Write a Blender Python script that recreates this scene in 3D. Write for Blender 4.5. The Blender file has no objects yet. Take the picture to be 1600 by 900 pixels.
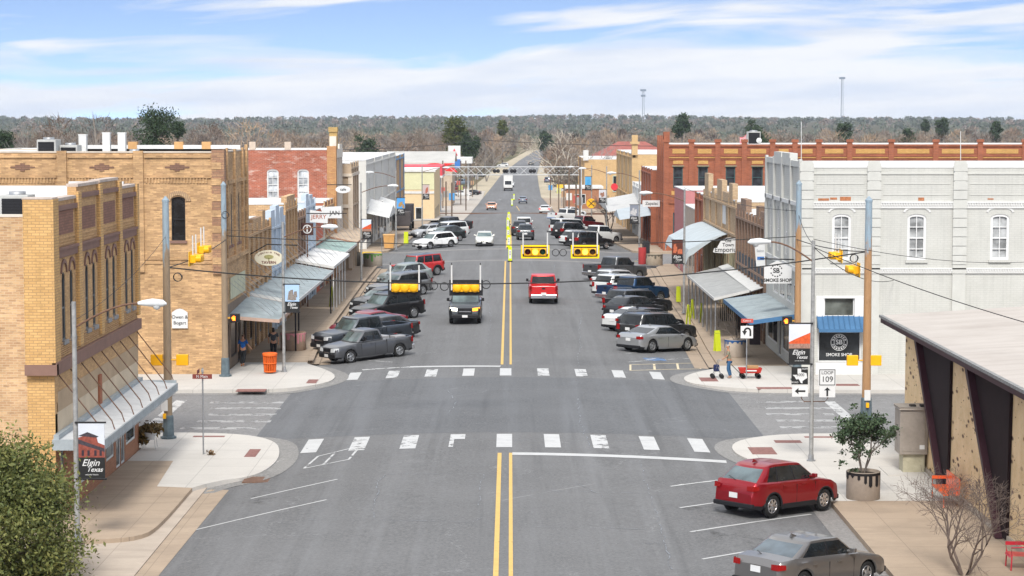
import bpy, bmesh, math, random
import numpy as np
from mathutils import Matrix, Vector, Euler
random.seed(7); np.random.seed(7)
R=math.radians
S=bpy.context.scene
COL=S.collection
# ------------------------------------------------------------------ camera, sky, sun, exposure
F=3300.0; CH=12.6; TH=math.atan(260/F); YW=math.atan(3/F)
cd=bpy.data.cameras.new('camera'); cam=bpy.data.objects.new('camera',cd); COL.objects.link(cam)
cd.sensor_width=36; cd.lens=F/1600*36; cd.clip_start=1; cd.clip_end=30000
cam.location=(0,0,CH); cam.rotation_euler=(math.pi/2-TH,0,-YW)
S.camera=cam
EXPOSURE=1.0; HAZE=7.5e-5; SKY=0.10; SUNE=2.0
S.view_settings.view_transform='Standard'; S.view_settings.look='None'
S.view_settings.exposure=EXPOSURE; S.view_settings.gamma=1; S.view_settings.use_curve_mapping=False
W_=bpy.data.worlds.new('World'); S.world=W_; W_.use_nodes=True
def world():
    nt=W_.node_tree; nt.nodes.clear(); N=nt.nodes; L=nt.links
    out=N.new('ShaderNodeOutputWorld'); bg=N.new('ShaderNodeBackground'); bg.inputs[1].default_value=SKY
    tc=N.new('ShaderNodeTexCoord'); sep=N.new('ShaderNodeSeparateXYZ'); L.new(tc.outputs['Generated'],sep.inputs[0])
    def M(op,a,b=None,c=None,clamp=False):
        n=N.new('ShaderNodeMath'); n.operation=op; n.use_clamp=clamp
        for i,v in enumerate((a,b,c)):
            if v is None: continue
            if isinstance(v,(int,float)): n.inputs[i].default_value=v
            else: L.new(v,n.inputs[i])
        return n.outputs[0]
    x,y,z=sep.outputs
    zz=M('ADD',M('MULTIPLY',M('MAXIMUM',z,0.0),5.0),0.24)
    cmb=N.new('ShaderNodeCombineXYZ'); L.new(x,cmb.inputs[0]); L.new(y,cmb.inputs[1]); L.new(zz,cmb.inputs[2])
    nrm=N.new('ShaderNodeVectorMath'); nrm.operation='NORMALIZE'; L.new(cmb.outputs[0],nrm.inputs[0])
    sky=N.new('ShaderNodeTexSky'); sky.sky_type='NISHITA'; sky.sun_disc=False
    sky.sun_elevation=R(44); sky.sun_rotation=R(184); sky.altitude=150; sky.air_density=1.0; sky.dust_density=0.6; sky.ozone_density=1.5
    L.new(nrm.outputs[0],sky.inputs[0])
    # clouds: long thin bands low over the horizon, broken high cover above
    ys=M('MAXIMUM',M('ABSOLUTE',y),0.15); u=M('DIVIDE',x,ys); v=M('DIVIDE',z,ys)
    tilt=M('SUBTRACT',v,M('MULTIPLY',u,0.055))
    c1=N.new('ShaderNodeCombineXYZ'); L.new(M('MULTIPLY',u,7.0),c1.inputs[0]); L.new(M('MULTIPLY',tilt,60.0),c1.inputs[1]); c1.inputs[2].default_value=3.7
    n1=N.new('ShaderNodeTexNoise'); n1.inputs['Scale'].default_value=1.1; n1.inputs['Detail'].default_value=9; n1.inputs['Roughness'].default_value=0.52; n1.inputs['Distortion'].default_value=0.5
    L.new(c1.outputs[0],n1.inputs['Vector'])
    # cover grows towards the horizon, thins out at the top of the view
    edge=M('ADD',M('MULTIPLY',u,0.05),0.036)
    nb=N.new('ShaderNodeTexNoise'); nb.inputs['Scale'].default_value=0.28; nb.inputs['Detail'].default_value=3; L.new(c1.outputs[0],nb.inputs['Vector'])
    nn=M('ADD',M('MULTIPLY',n1.outputs[0],0.95),M('MULTIPLY',nb.outputs[0],0.4))
    cov=M('MULTIPLY_ADD',M('SUBTRACT',edge,v),26.0,M('MULTIPLY_ADD',nn,7.0,-3.95),clamp=True)
    hi=N.new('ShaderNodeMapRange'); hi.inputs[1].default_value=0.10; hi.inputs[2].default_value=0.35; L.new(z,hi.inputs[0])
    n2=N.new('ShaderNodeTexNoise'); n2.inputs['Scale'].default_value=2.2; n2.inputs['Detail'].default_value=6; L.new(tc.outputs['Generated'],n2.inputs['Vector'])
    c2=M('MULTIPLY_ADD',n2.outputs[0],2.2,-0.45,clamp=True)
    cv=M('ADD',M('MULTIPLY',cov,M('SUBTRACT',1.0,hi.outputs[0])),M('MULTIPLY',c2,hi.outputs[0]),clamp=True)
    cvs=M('MULTIPLY',cv,0.93)
    # brightness of the cloud itself: a grey-blue tint in thicker folds
    n3=N.new('ShaderNodeTexNoise'); n3.inputs['Scale'].default_value=1.7; n3.inputs['Detail'].default_value=7; L.new(c1.outputs[0],n3.inputs['Vector'])
    cr=N.new('ShaderNodeValToRGB'); cr.color_ramp.elements[0].position=.36; cr.color_ramp.elements[0].color=(3.9,4.2,4.75,1); cr.color_ramp.elements[1].position=.6; cr.color_ramp.elements[1].color=(4.9,4.95,5.05,1)
    L.new(n3.outputs[0],cr.inputs[0])
    hc=N.new('ShaderNodeMix'); hc.data_type='RGBA'; L.new(hi.outputs[0],hc.inputs[0]); L.new(cr.outputs[0],hc.inputs[6]); hc.inputs[7].default_value=(8.8,8.8,8.7,1)
    blue=N.new('ShaderNodeMix'); blue.data_type='RGBA'; blue.blend_type='MULTIPLY'; blue.inputs[0].default_value=1
    L.new(sky.outputs[0],blue.inputs[6]); blue.inputs[7].default_value=SKYTINT
    mx=N.new('ShaderNodeMix'); mx.data_type='RGBA'; L.new(cvs,mx.inputs[0]); L.new(blue.outputs[2],mx.inputs[6]); L.new(hc.outputs[2],mx.inputs[7])
    L.new(mx.outputs[2],bg.inputs[0]); L.new(bg.outputs[0],out.inputs[0])
SKYTINT=(1.62,1.5,1.42,1)
world()
sd=bpy.data.lights.new('sun','SUN'); sd.energy=SUNE; sd.angle=R(14); sd.color=(1.0,0.96,0.9); sd.specular_factor=0.35
sun=bpy.data.objects.new('sun',sd); COL.objects.link(sun)
_az=R(184); _el=R(44)   # direction TO the sun: compass-style from +Y clockwise
_d=Vector((math.sin(_az)*math.cos(_el),math.cos(_az)*math.cos(_el),math.sin(_el)))
sun.rotation_euler=_d.to_track_quat('Z','Y').to_euler()
S.render.engine='CYCLES'
S.cycles.max_bounces=6; S.cycles.volume_bounces=0; S.cycles.transparent_max_bounces=12

# ------------------------------------------------------------------ survey helpers: a sight line met with the ground or a wall
def ray(px,py):
    x=(px-800)/F; y=(450-py)/F
    d=(x, math.cos(TH)+y*math.sin(TH), -math.sin(TH)+y*math.cos(TH))
    c,s=math.cos(YW),math.sin(YW)
    return (d[0]*c+d[1]*s,-d[0]*s+d[1]*c,d[2])
def onz(px,py,z=0.0):
    d=ray(px,py); t=(z-CH)/d[2]; return (d[0]*t,d[1]*t,z)
def onx(px,py,X):
    d=ray(px,py); t=X/d[0]; return (X,d[1]*t,CH+d[2]*t)
def ony(px,py,Y):
    d=ray(px,py); t=Y/d[1]; return (d[0]*t,Y,CH+d[2]*t)
_zp=[(0,0),(225,0),(300,-1.3),(370,-3.0),(510,-5.6),(700,-5.4),(1000,-5.6),(1300,-4.6),(1800,-3.0),(2600,4),(3600,12),(4600,17),(9000,18)]
def zl(y): return float(np.interp(y,[p[0] for p in _zp],[p[1] for p in _zp]))
def rz(x,y): return zl(y)-0.0035*min(abs(x),10.5)**2
def gr(px,py,dz=0.0):
    Y=100
    for i in range(40):
        p=onz(px,py,0); X=0
        z=zl(Y)+dz; q=onz(px,py,z); z=rz(q[0],Y)+dz; q=onz(px,py,z); Y=0.5*Y+0.5*q[1]
    return q

# ------------------------------------------------------------------ materials
def nm(name):
    m=bpy.data.materials.new(name); m.use_nodes=True; nt=m.node_tree
    return m,nt,nt.nodes,nt.links,nt.nodes['Principled BSDF']
def mixc(N,L,fac,a,b,bt='MIX'):
    n=N.new('ShaderNodeMix'); n.data_type='RGBA'; n.blend_type=bt
    if isinstance(fac,(int,float)): n.inputs[0].default_value=fac
    else: L.new(fac,n.inputs[0])
    for i,v in ((6,a),(7,b)):
        if isinstance(v,tuple): n.inputs[i].default_value=(v[0],v[1],v[2],1)
        else: L.new(v,n.inputs[i])
    return n.outputs[2]
def noise(N,L,vec,scale,detail=4,rough=.55,dist=0):
    n=N.new('ShaderNodeTexNoise'); n.inputs['Scale'].default_value=scale; n.inputs['Detail'].default_value=detail
    n.inputs['Roughness'].default_value=rough; n.inputs['Distortion'].default_value=dist
    if vec is not None: L.new(vec,n.inputs['Vector'])
    return n.outputs[0]
def rng(N,L,v,a,b,c=0,d=1):
    n=N.new('ShaderNodeMapRange'); n.inputs[1].default_value=a; n.inputs[2].default_value=b; n.inputs[3].default_value=c; n.inputs[4].default_value=d
    L.new(v,n.inputs[0]); return n.outputs[0]
def scl(N,L,vec,s):
    n=N.new('ShaderNodeMapping'); n.inputs['Scale'].default_value=s; L.new(vec,n.inputs[0]); return n.outputs[0]
def bump(N,L,B,h,strength=.3,dist=.02):
    b=N.new('ShaderNodeBump'); b.inputs['Strength'].default_value=strength; b.inputs['Distance'].default_value=dist
    L.new(h,b.inputs['Height']); L.new(b.outputs[0],B.inputs['Normal'])
def geo(N): return N.new('ShaderNodeNewGeometry')
_mc={}
def pm(c,rough=.65,var=.18,scale=1.5,metal=0.0,coat=0.0,bmp=0.0,spec=.22,key=''):
    k=('pm',c,rough,var,scale,metal,coat,bmp,spec,key)
    if k in _mc: return _mc[k]
    m,nt,N,L,B=nm(key or 'surface'); g=geo(N)
    n=noise(N,L,g.outputs['Position'],scale,6,.62)
    n2=noise(N,L,g.outputs['Position'],scale*7,4,.6)
    f=rng(N,L,n,.3,.7); f2=rng(N,L,n2,.35,.7)
    c1=mixc(N,L,f,tuple(v*(1-var) for v in c),tuple(min(1,v*(1+var*.6)) for v in c))
    c2=mixc(N,L,rng(N,L,n2,.35,.7,0,var*.8),c1,tuple(v*.62 for v in c))
    L.new(c2,B.inputs['Base Color']); B.inputs['Roughness'].default_value=rough; B.inputs['Metallic'].default_value=metal
    B.inputs['Coat Weight'].default_value=coat; B.inputs['Coat Roughness'].default_value=.06; B.inputs['Specular IOR Level'].default_value=spec
    if bmp: bump(N,L,B,n2,bmp,.02)
    _mc[k]=m; return m
def wallvec(N,L):
    g=geo(N); sp=N.new('ShaderNodeSeparateXYZ'); L.new(g.outputs['Position'],sp.inputs[0])
    sn=N.new('ShaderNodeSeparateXYZ'); L.new(g.outputs['True Normal'],sn.inputs[0])
    ab=N.new('ShaderNodeMath'); ab.operation='ABSOLUTE'; L.new(sn.outputs[0],ab.inputs[0])
    gt=N.new('ShaderNodeMath'); gt.operation='GREATER_THAN'; L.new(ab.outputs[0],gt.inputs[0]); gt.inputs[1].default_value=.5
    mx=N.new('ShaderNodeMix'); mx.data_type='FLOAT'; L.new(gt.outputs[0],mx.inputs[0]); L.new(sp.outputs[0],mx.inputs[2]); L.new(sp.outputs[1],mx.inputs[3])
    cb=N.new('ShaderNodeCombineXYZ'); L.new(mx.outputs[0],cb.inputs[0]); L.new(sp.outputs[2],cb.inputs[1])
    return g,cb.outputs[0],sp
def brick(c1,c2,mort,bw=.3,bh=.09,key='brick',stain=.25,patch=None,contrast=1.0,rough=.85):
    k=('br',c1,c2,mort,bw,bh,stain,patch,contrast)
    if k in _mc: return _mc[k]
    m,nt,N,L,B=nm(key); g,v,sp=wallvec(N,L)
    b=N.new('ShaderNodeTexBrick'); L.new(v,b.inputs['Vector']); b.inputs['Scale'].default_value=1
    b.inputs['Brick Width'].default_value=bw; b.inputs['Row Height'].default_value=bh; b.inputs['Mortar Size'].default_value=bh*.12
    b.inputs['Mortar Smooth'].default_value=.3; b.inputs['Bias'].default_value=0
    b.inputs['Color1'].default_value=(*c1,1); b.inputs['Color2'].default_value=(*c2,1); b.inputs['Mortar'].default_value=(*mort,1)
    n=noise(N,L,scl(N,L,v,(1,1.8,1)),.55,7,.62); big=rng(N,L,n,.35,.68)
    dark=tuple(x*(1-stain) for x in c1)
    st=mixc(N,L,big,(1-stain,1-stain*1.05,1-stain*1.15),(1+stain*.35,1+stain*.3,1+stain*.25))
    col=mixc(N,L,1.0,b.outputs[0],st,'MULTIPLY')
    # odd dark bricks, a few courses long
    n3=noise(N,L,scl(N,L,v,(1.7,6.5,1)),1.6,3,.7); col=mixc(N,L,rng(N,L,n3,.54,.70,0,min(.85,.5*contrast)),col,tuple(x*.5 for x in c2))
    n4=noise(N,L,scl(N,L,v,(1,2.5,1)),1.1,5,.7)
    if patch: col=mixc(N,L,rng(N,L,n4,.54,.66,0,.75),col,patch)
    # rain streaks
    n5=noise(N,L,scl(N,L,v,(5,.35,1)),1.0,4,.6); col=mixc(N,L,rng(N,L,n5,.5,.75,0,.22),col,tuple(x*.45 for x in c1))
    L.new(col,B.inputs['Base Color']); B.inputs['Roughness'].default_value=rough
    bump(N,L,B,b.outputs['Fac'],-.5,.012)
    _mc[k]=m; return m
def asphalt(base,key,streak=True,tint=(0,0,0)):
    m,nt,N,L,B=nm(key); g=geo(N); P=g.outputs['Position']
    sp=N.new('ShaderNodeSeparateXYZ'); L.new(P,sp.inputs[0])
    fine=noise(N,L,P,9,5,.9); mid=noise(N,L,P,2.2,6,.7); big=noise(N,L,P,.22,5,.6)
    c=tuple(base+t for t in tint)
    col=mixc(N,L,rng(N,L,fine,.36,.64),tuple(v*.5 for v in c),tuple(v*1.5 for v in c))
    col=mixc(N,L,rng(N,L,mid,.42,.7,0,.45),col,tuple(v*.7 for v in c))
    col=mixc(N,L,rng(N,L,big,.35,.65,0,.4),col,tuple(v*1.35 for v in c))
    if streak:
        st=noise(N,L,scl(N,L,P,(.75,.018,1)),1.0,5,.65)
        col=mixc(N,L,rng(N,L,st,.48,.66,0,.40),col,(c[0]*1.55,c[1]*1.57,c[2]*1.6))
        st2=noise(N,L,scl(N,L,P,(1.1,.03,1)),1.3,4,.6)
        col=mixc(N,L,rng(N,L,st2,.55,.7,0,.45),col,tuple(v*.6 for v in c))
    # transverse and wandering cracks, some sealed pale
    dv=N.new('ShaderNodeTexVoronoi'); dv.feature='DISTANCE_TO_EDGE'; dv.inputs['Scale'].default_value=.16
    wob=noise(N,L,P,.9,5,.7); off=N.new('ShaderNodeVectorMath'); off.operation='MULTIPLY_ADD'
    cx=N.new('ShaderNodeCombineXYZ'); L.new(wob,cx.inputs[0]); L.new(wob,cx.inputs[1]); L.new(cx.outputs[0],off.inputs[0]); off.inputs[1].default_value=(2.2,2.2,0); L.new(P,off.inputs[2])
    L.new(off.outputs[0],dv.inputs['Vector'])
    brk=noise(N,L,P,.35,4,.6)
    f=N.new('ShaderNodeMath'); f.operation='MULTIPLY'; L.new(rng(N,L,dv.outputs[0],.004,.001),f.inputs[0]); L.new(rng(N,L,brk,.5,.58),f.inputs[1])
    col=mixc(N,L,f.outputs[0],col,tuple(v*1.8 for v in c))
    L.new(col,B.inputs['Base Color']); B.inputs['Roughness'].default_value=.88
    bump(N,L,B,fine,.25,.01)
    return m
def concrete(c,key,joint=1.5,stain=.35,worn=False):
    m,nt,N,L,B=nm(key); g=geo(N); P=g.outputs['Position']
    b=N.new('ShaderNodeTexBrick'); b.offset=0; L.new(P,b.inputs['Vector']); b.inputs['Scale'].default_value=1
    b.inputs['Brick Width'].default_value=joint; b.inputs['Row Height'].default_value=joint; b.inputs['Mortar Size'].default_value=.012
    b.inputs['Color1'].default_value=(*c,1); b.inputs['Color2'].default_value=(*[v*.95 for v in c],1); b.inputs['Mortar'].default_value=(*[v*.6 for v in c],1)
    n=noise(N,L,P,.45,7,.65); n2=noise(N,L,P,9,4,.7)
    col=mixc(N,L,rng(N,L,n,.45,.72,0,stain),b.outputs[0],tuple(v*.55 for v in c))
    col=mixc(N,L,rng(N,L,n2,.35,.7,0,.25),col,tuple(v*.72 for v in c))
    if worn:
        n3=noise(N,L,scl(N,L,P,(.5,2.2,1)),.5,6,.6); col=mixc(N,L,rng(N,L,n3,.5,.66,0,.5),col,tuple(v*.62 for v in c))
    L.new(col,B.inputs['Base Color']); B.inputs['Roughness'].default_value=.9; bump(N,L,B,n2,.15,.01)
    return m
def paint(c,key,wear=.5,rough=.6):
    m,nt,N,L,B=nm(key); g=geo(N); P=g.outputs['Position']
    n=noise(N,L,P,1.7,6,.66); n2=noise(N,L,P,22,3,.8)
    col=mixc(N,L,rng(N,L,n,.3,.7),tuple(v*.82 for v in c),c)
    L.new(col,B.inputs['Base Color']); B.inputs['Roughness'].default_value=rough
    s=N.new('ShaderNodeMath'); s.operation='MULTIPLY_ADD'; L.new(n2,s.inputs[0]); s.inputs[1].default_value=.35; L.new(n,s.inputs[2])
    th=.98-.38*wear
    a=rng(N,L,s.outputs[0],th-.03,th+.03,1,.12); L.new(a,B.inputs['Alpha'])
    return m
def leafmat(c1,c2,key='foliage',rough=.6):
    k=('leaf',c1,c2)
    if k in _mc: return _mc[k]
    m,nt,N,L,B=nm(key); g=geo(N)
    n=noise(N,L,g.outputs['Position'],.5,3,.6)
    col=mixc(N,L,g.outputs['Random Per Island'],c1,c2)
    col=mixc(N,L,rng(N,L,n,.35,.65,0,.6),col,tuple(v*.7 for v in c1))
    L.new(col,B.inputs['Base Color']); B.inputs['Roughness'].default_value=rough; B.inputs['Specular IOR Level'].default_value=.25
    _mc[k]=m; return m
def carpaint(c,metal=.35):
    k=('car',c,metal)
    if k in _mc: return _mc[k]
    m,nt,N,L,B=nm('car_paint'); g=geo(N); n=noise(N,L,g.outputs['Position'],2.5,5,.6)
    # road dust on the lower panels is real dirt carried by the paint
    col=mixc(N,L,rng(N,L,n,.5,.8,0,.05),c,(.2,.18,.16)); L.new(col,B.inputs['Base Color'])
    B.inputs['Metallic'].default_value=metal; B.inputs['Roughness'].default_value=.36; B.inputs['Coat Weight'].default_value=.55; B.inputs['Coat Roughness'].default_value=.05; B.inputs['Specular IOR Level'].default_value=.35
    _mc[k]=m; return m
def emis(c,s,key='lit_lens'):
    k=('em',c,s)
    if k in _mc: return _mc[k]
    m,nt,N,L,B=nm(key); B.inputs['Base Color'].default_value=(*c,1); B.inputs['Emission Color'].default_value=(*c,1); B.inputs['Emission Strength'].default_value=s
    _mc[k]=m; return m
def glass(c=(.012,.015,.017),rough=.05,spec=.45):
    k=('gl',c,rough,spec)
    if k in _mc: return _mc[k]
    m,nt,N,L,B=nm('glass'); g=geo(N); n=noise(N,L,g.outputs['Position'],1.3,3,.5)
    L.new(mixc(N,L,rng(N,L,n,.35,.65),tuple(v*.5 for v in c),tuple(v*1.5 for v in c)),B.inputs['Base Color'])
    B.inputs['Roughness'].default_value=rough; B.inputs['Specular IOR Level'].default_value=spec
    _mc[k]=m; return m
MW=pm((.58,.58,.56),.6,.12,2,key='white_paint'); MBLK=pm((.015,.015,.017),.5,.1,key='black_plastic'); MGAL=pm((.36,.37,.38),.45,.3,3,.6,key='galvanised_steel')
MRUB=pm((.018,.018,.018),.85,.2,5,key='rubber'); MCHR=pm((.6,.6,.62),.18,.05,metal=.9,key='chrome'); MRIM=pm((.42,.43,.44),.3,.1,metal=.8,key='alloy')
MYEL=pm((.85,.42,.01),.45,.1,key='signal_yellow'); MWIRE=pm((.03,.03,.03),.6,.1,key='cable'); MRED=pm((.55,.03,.03),.5,.1,key='red')
MDK=pm((.03,.028,.026),.6,.2,key='dark'); MGLA=glass(); MWSH=glass((.075,.105,.105),.06,.8); MROOF=pm((.60,.60,.59),.8,.15,.8,key='white_roof_membrane')  # windshield glass: green tint, base colour lightened to stand in for reflected sky
MRUST=pm((.16,.09,.06),.75,.35,6,key='rusty_steel'); MTEXT=pm((.02,.02,.02),.6,.05,key='sign_black'); MSIGNW=pm((.62,.62,.61),.45,.06,key='sign_white')

# ------------------------------------------------------------------ object helpers
WM={}
def tag(o,label=None,cat=None,group=None,kind=None):
    if label: o['label']=label
    if cat: o['category']=cat
    if group: o['group']=group
    if kind: o['kind']=kind
    return o
def thing(name,label,cat,loc=(0,0,0),rotz=0,group=None):
    o=bpy.data.objects.new(name,None); COL.objects.link(o); o.location=loc; o.rotation_euler=(0,0,rotz); o.empty_display_size=.3
    WM[o]=Matrix.Translation(Vector(loc))@Matrix.Rotation(rotz,4,'Z')
    return tag(o,label,cat,group)
class MB:
    def __init__(s): s.v=[]; s.f=[]; s.sm=[]; s.ch=[]; s.fc=[]
    def add(s,vs,fs,smooth=False):
        n=len(s.v); s.ch.append((n,n+len(vs))); s.fc.append((len(s.f),len(s.f)+len(fs))); s.v+= [tuple(p) for p in vs]; s.f+=[tuple(n+i for i in f) for f in fs]; s.sm+=[smooth]*len(fs); return s
    def box(s,x0,x1,y0,y1,z0,z1):
        return s.add([(x0,y0,z0),(x1,y0,z0),(x1,y1,z0),(x0,y1,z0),(x0,y0,z1),(x1,y0,z1),(x1,y1,z1),(x0,y1,z1)],[(3,2,1,0),(4,5,6,7),(0,1,5,4),(1,2,6,5),(2,3,7,6),(3,0,4,7)])
    def tbox(s,T,u0,u1,z0,z1,d0,d1):
        P=[T(u,z,d) for z in (z0,z1) for (u,d) in ((u0,d0),(u1,d0),(u1,d1),(u0,d1))]
        return s.add(P,[(3,2,1,0),(4,5,6,7),(0,1,5,4),(1,2,6,5),(2,3,7,6),(3,0,4,7)])
    def quad(s,a,b,c,d): return s.add([a,b,c,d],[(0,1,2,3)])
    def prism(s,pts,off):
        n=len(pts); o=Vector(off); P=[tuple(p) for p in pts]+[tuple(Vector(p)+o) for p in pts]
        return s.add(P,[tuple(range(n)),tuple(range(2*n-1,n-1,-1))]+[(i,(i+1)%n,n+(i+1)%n,n+i) for i in range(n)])
    def tube(s,pts,r,n=6,cap=True,smooth=True):
        pts=[Vector(p) for p in pts]; rr=r if isinstance(r,(list,tuple)) else [r]*len(pts); V=[]; Fc=[]
        for i,p in enumerate(pts):
            d=(pts[min(i+1,len(pts)-1)]-pts[max(i-1,0)]); d=d.normalized() if d.length>1e-6 else Vector((0,0,1))
            a=Vector((0,0,1)) if abs(d.z)<.9 else Vector((1,0,0)); u=d.cross(a).normalized(); w=d.cross(u)
            for k in range(n): t=2*math.pi*k/n; V.append(p+(u*math.cos(t)+w*math.sin(t))*rr[i])
        for i in range(len(pts)-1):
            for k in range(n): Fc.append((i*n+k,i*n+(k+1)%n,(i+1)*n+(k+1)%n,(i+1)*n+k))
        s.add(V,Fc,smooth)
        if cap and n>2: s.add(V[:n],[tuple(range(n))[::-1]]); s.add(V[-n:],[tuple(range(n))])
        return s
    def lathe(s,c,prof,n=16,axis='z',smooth=True,ang=(0,2*math.pi)):
        V=[];Fc=[]; full=abs(ang[1]-ang[0]-2*math.pi)<1e-6; m=n if full else n+1
        for (r,h) in prof:
            for k in range(m):
                t=ang[0]+(ang[1]-ang[0])*k/n; a,b=r*math.cos(t),r*math.sin(t)
                V.append((c[0]+a,c[1]+b,c[2]+h) if axis=='z' else ((c[0]+a,c[1]+h,c[2]+b) if axis=='y' else (c[0]+h,c[1]+a,c[2]+b)))
        for i in range(len(prof)-1):
            for k in range(n):
                k2=(k+1)%m; Fc.append((i*m+k,i*m+k2,(i+1)*m+k2,(i+1)*m+k))
        s.add(V,Fc,smooth)
        if full:
            if prof[0][0]>1e-4: s.add(V[:m],[tuple(range(m))[::-1]])
            if prof[-1][0]>1e-4: s.add(V[-m:],[tuple(range(m))])
        return s
    def split(s,name,mat,parent=None,local=False):
        out=[]
        for i,(a,b) in enumerate(s.ch):
            m=MB(); m.v=s.v[a:b]; k=s.fc[i]; m.f=[tuple(q-a for q in f) for f in s.f[k[0]:k[1]]]; m.sm=s.sm[k[0]:k[1]]; out.append(m.build(name,mat,parent,local))
        return out
    def build(s,name,mat,parent=None,local=False,bevel=0):
        if not s.v: return None
        me=bpy.data.meshes.new(name); V=s.v
        if parent is not None and not local:
            I=WM[parent].inverted(); V=[tuple(I@Vector(p)) for p in V]
        me.from_pydata([tuple(p) for p in V],[],s.f); me.polygons.foreach_set('use_smooth',s.sm)
        ms=mat if isinstance(mat,(list,tuple)) else [mat]
        for m in ms: me.materials.append(m)
        me.update()
        o=bpy.data.objects.new(name,me); COL.objects.link(o)
        if parent is not None: o.parent=parent; WM[o]=WM[parent]
        else: WM[o]=Matrix.Identity(4)
        if bevel:
            b=o.modifiers.new('bevel','BEVEL'); b.width=bevel; b.segments=2; b.limit_method='ANGLE'
        return o
def recalc(o):
    bm=bmesh.new(); bm.from_mesh(o.data); bmesh.ops.recalc_face_normals(bm,faces=bm.faces); bm.to_mesh(o.data); bm.free()
def struct(name,mb,mat):
    o=mb.build(name,mat); o['kind']='structure'; return o
def arrmesh(name,V,Fc,mat,parent=None,smooth=False):
    me=bpy.data.meshes.new(name); k=Fc.shape[1]
    me.vertices.add(len(V)); me.vertices.foreach_set('co',np.asarray(V,dtype=np.float32).ravel())
    me.loops.add(Fc.size); me.loops.foreach_set('vertex_index',Fc.astype(np.int32).ravel())
    me.polygons.add(len(Fc)); me.polygons.foreach_set('loop_start',np.arange(0,Fc.size,k,dtype=np.int32))
    if smooth: me.polygons.foreach_set('use_smooth',[True]*len(Fc))
    me.materials.append(mat); me.update(calc_edges=True)
    o=bpy.data.objects.new(name,me); COL.objects.link(o)
    if parent is not None: o.parent=parent; WM[o]=WM[parent]
    return o
_texts=[]
def text(s,size,loc,mat,parent,name='lettering',rotz=0,shear=0,sx=1,ext=.004,bold=0):
    """lettering on a sign, facing -Y when rotz is 0"""
    c=bpy.data.curves.new('t','FONT'); c.body=s; c.size=size; c.align_x='CENTER'; c.align_y='CENTER'; c.extrude=ext; c.shear=shear; c.offset=bold
    o=bpy.data.objects.new('t',c); COL.objects.link(o); _texts.append((o,Matrix.Translation(Vector(loc))@Matrix.Rotation(rotz,4,'Z')@Matrix.Rotation(math.pi/2,4,'X')@Matrix.Diagonal((sx,1,1,1)),mat,parent,name))
def flush_texts():
    dg=bpy.context.evaluated_depsgraph_get(); dg.update()
    for o,M,mat,parent,name in _texts:
        me=bpy.data.meshes.new_from_object(o.evaluated_get(dg)); me.materials.clear(); me.materials.append(mat)
        me.transform(WM[parent].inverted()@M)
        n=bpy.data.objects.new(name,me); COL.objects.link(n); n.parent=parent
        bpy.data.objects.remove(o)
# ================================================================== GROUND, ROADS, PAVEMENTS
M_ASPH=asphalt(.114,'asphalt',tint=(.004,.004,.004)); M_ASPN=asphalt(.097,'newer_asphalt',tint=(0,.003,.007)); M_ASPX=asphalt(.165,'old_asphalt',False,(.006,.003,0)); M_GUT=asphalt(.19,'gutter_asphalt',False,(.01,.004,-.006))
M_CONW=concrete((.50,.475,.435),'new_concrete',1.9,.28); M_CONT=concrete((.375,.29,.21),'old_concrete',1.5,.5,True); M_CONL=concrete((.42,.38,.33),'lot_concrete',4,.3)
def grid(name,xs,ys,zf,mat,kind='structure',xc=None):
    V=np.array([[x+(xc(y) if xc else 0),y,zf(x,y)] for y in ys for x in xs],dtype=float); nx=len(xs)
    Fc=np.array([[j*nx+i,j*nx+i+1,(j+1)*nx+i+1,(j+1)*nx+i] for j in range(len(ys)-1) for i in range(nx-1)])
    o=arrmesh(name,V,Fc,mat,smooth=True); o['kind']=kind; return o
def hills(x,y):
    b=np.interp(y,[1400,3500],[0,1])
    return b*(2.2*math.sin(x*.0021+1.3)+1.6*math.sin(x*.0053+y*.002)+1.2*math.sin(x*.011-y*.004+2)+(1.8 if x<-400 else 0)*min(1,(-x-400)/600 if x<-400 else 0))
def groundmat():
    m,nt,N,L,B=nm('dry_ground'); g=geo(N); P=g.outputs['Position']
    n=noise(N,L,P,.02,7,.65); n2=noise(N,L,P,.25,6,.7)
    col=mixc(N,L,rng(N,L,n,.4,.6),(.20,.16,.10),(.085,.09,.04)); col=mixc(N,L,rng(N,L,n2,.4,.7,0,.6),col,(.12,.10,.07))
    sp=N.new('ShaderNodeSeparateXYZ'); L.new(P,sp.inputs[0])
    col=mixc(N,L,rng(N,L,sp.outputs[1],1500,2400),col,mixc(N,L,rng(N,L,n2,.35,.65),(.05,.055,.03),(.10,.085,.055)))
    L.new(col,B.inputs['Base Color']); B.inputs['Roughness'].default_value=1; B.inputs['Specular IOR Level'].default_value=0.1
    return m
xs=sorted(set([x*s for x in (0,15,30,60,100,160,250,400) for s in (1,-1)]+list(range(-6000,-399,280))+list(range(400,6001,280))))
ys=[-60,0,40,80,120,160,225,260,300,340,370,420,510,600,700,850,1000,1150,1300,1500,1800,2100,2400,2700,3000,3300,3600,4000,4600,5500,7000,9000]
grid('ground',xs,ys,lambda x,y:zl(y)-.62+hills(x,y),groundmat())
ysr=[30]+list(range(35,421,5))
grid('main_road',[i*.5-14 for i in range(57)],ysr,lambda x,y:rz(x,y)-(.0 if y<340 else 0),M_ASPH)
def xc(y): return float(np.interp(y,[0,520,750,1000,1250,1400],[0,.6,3.5,9.5,19,28]))
def hw(y): return float(np.interp(y,[410,600,1000,1300],[7.6,6.6,5.2,4.6]))
ysf=list(range(412,1321,12))
V=[];Fq=[]
for j,y in enumerate(ysf):
    for i in range(9): x=(i/4-1)*hw(y); V.append((x+xc(y),y,zl(y)-.12-.0015*x*x))
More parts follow.
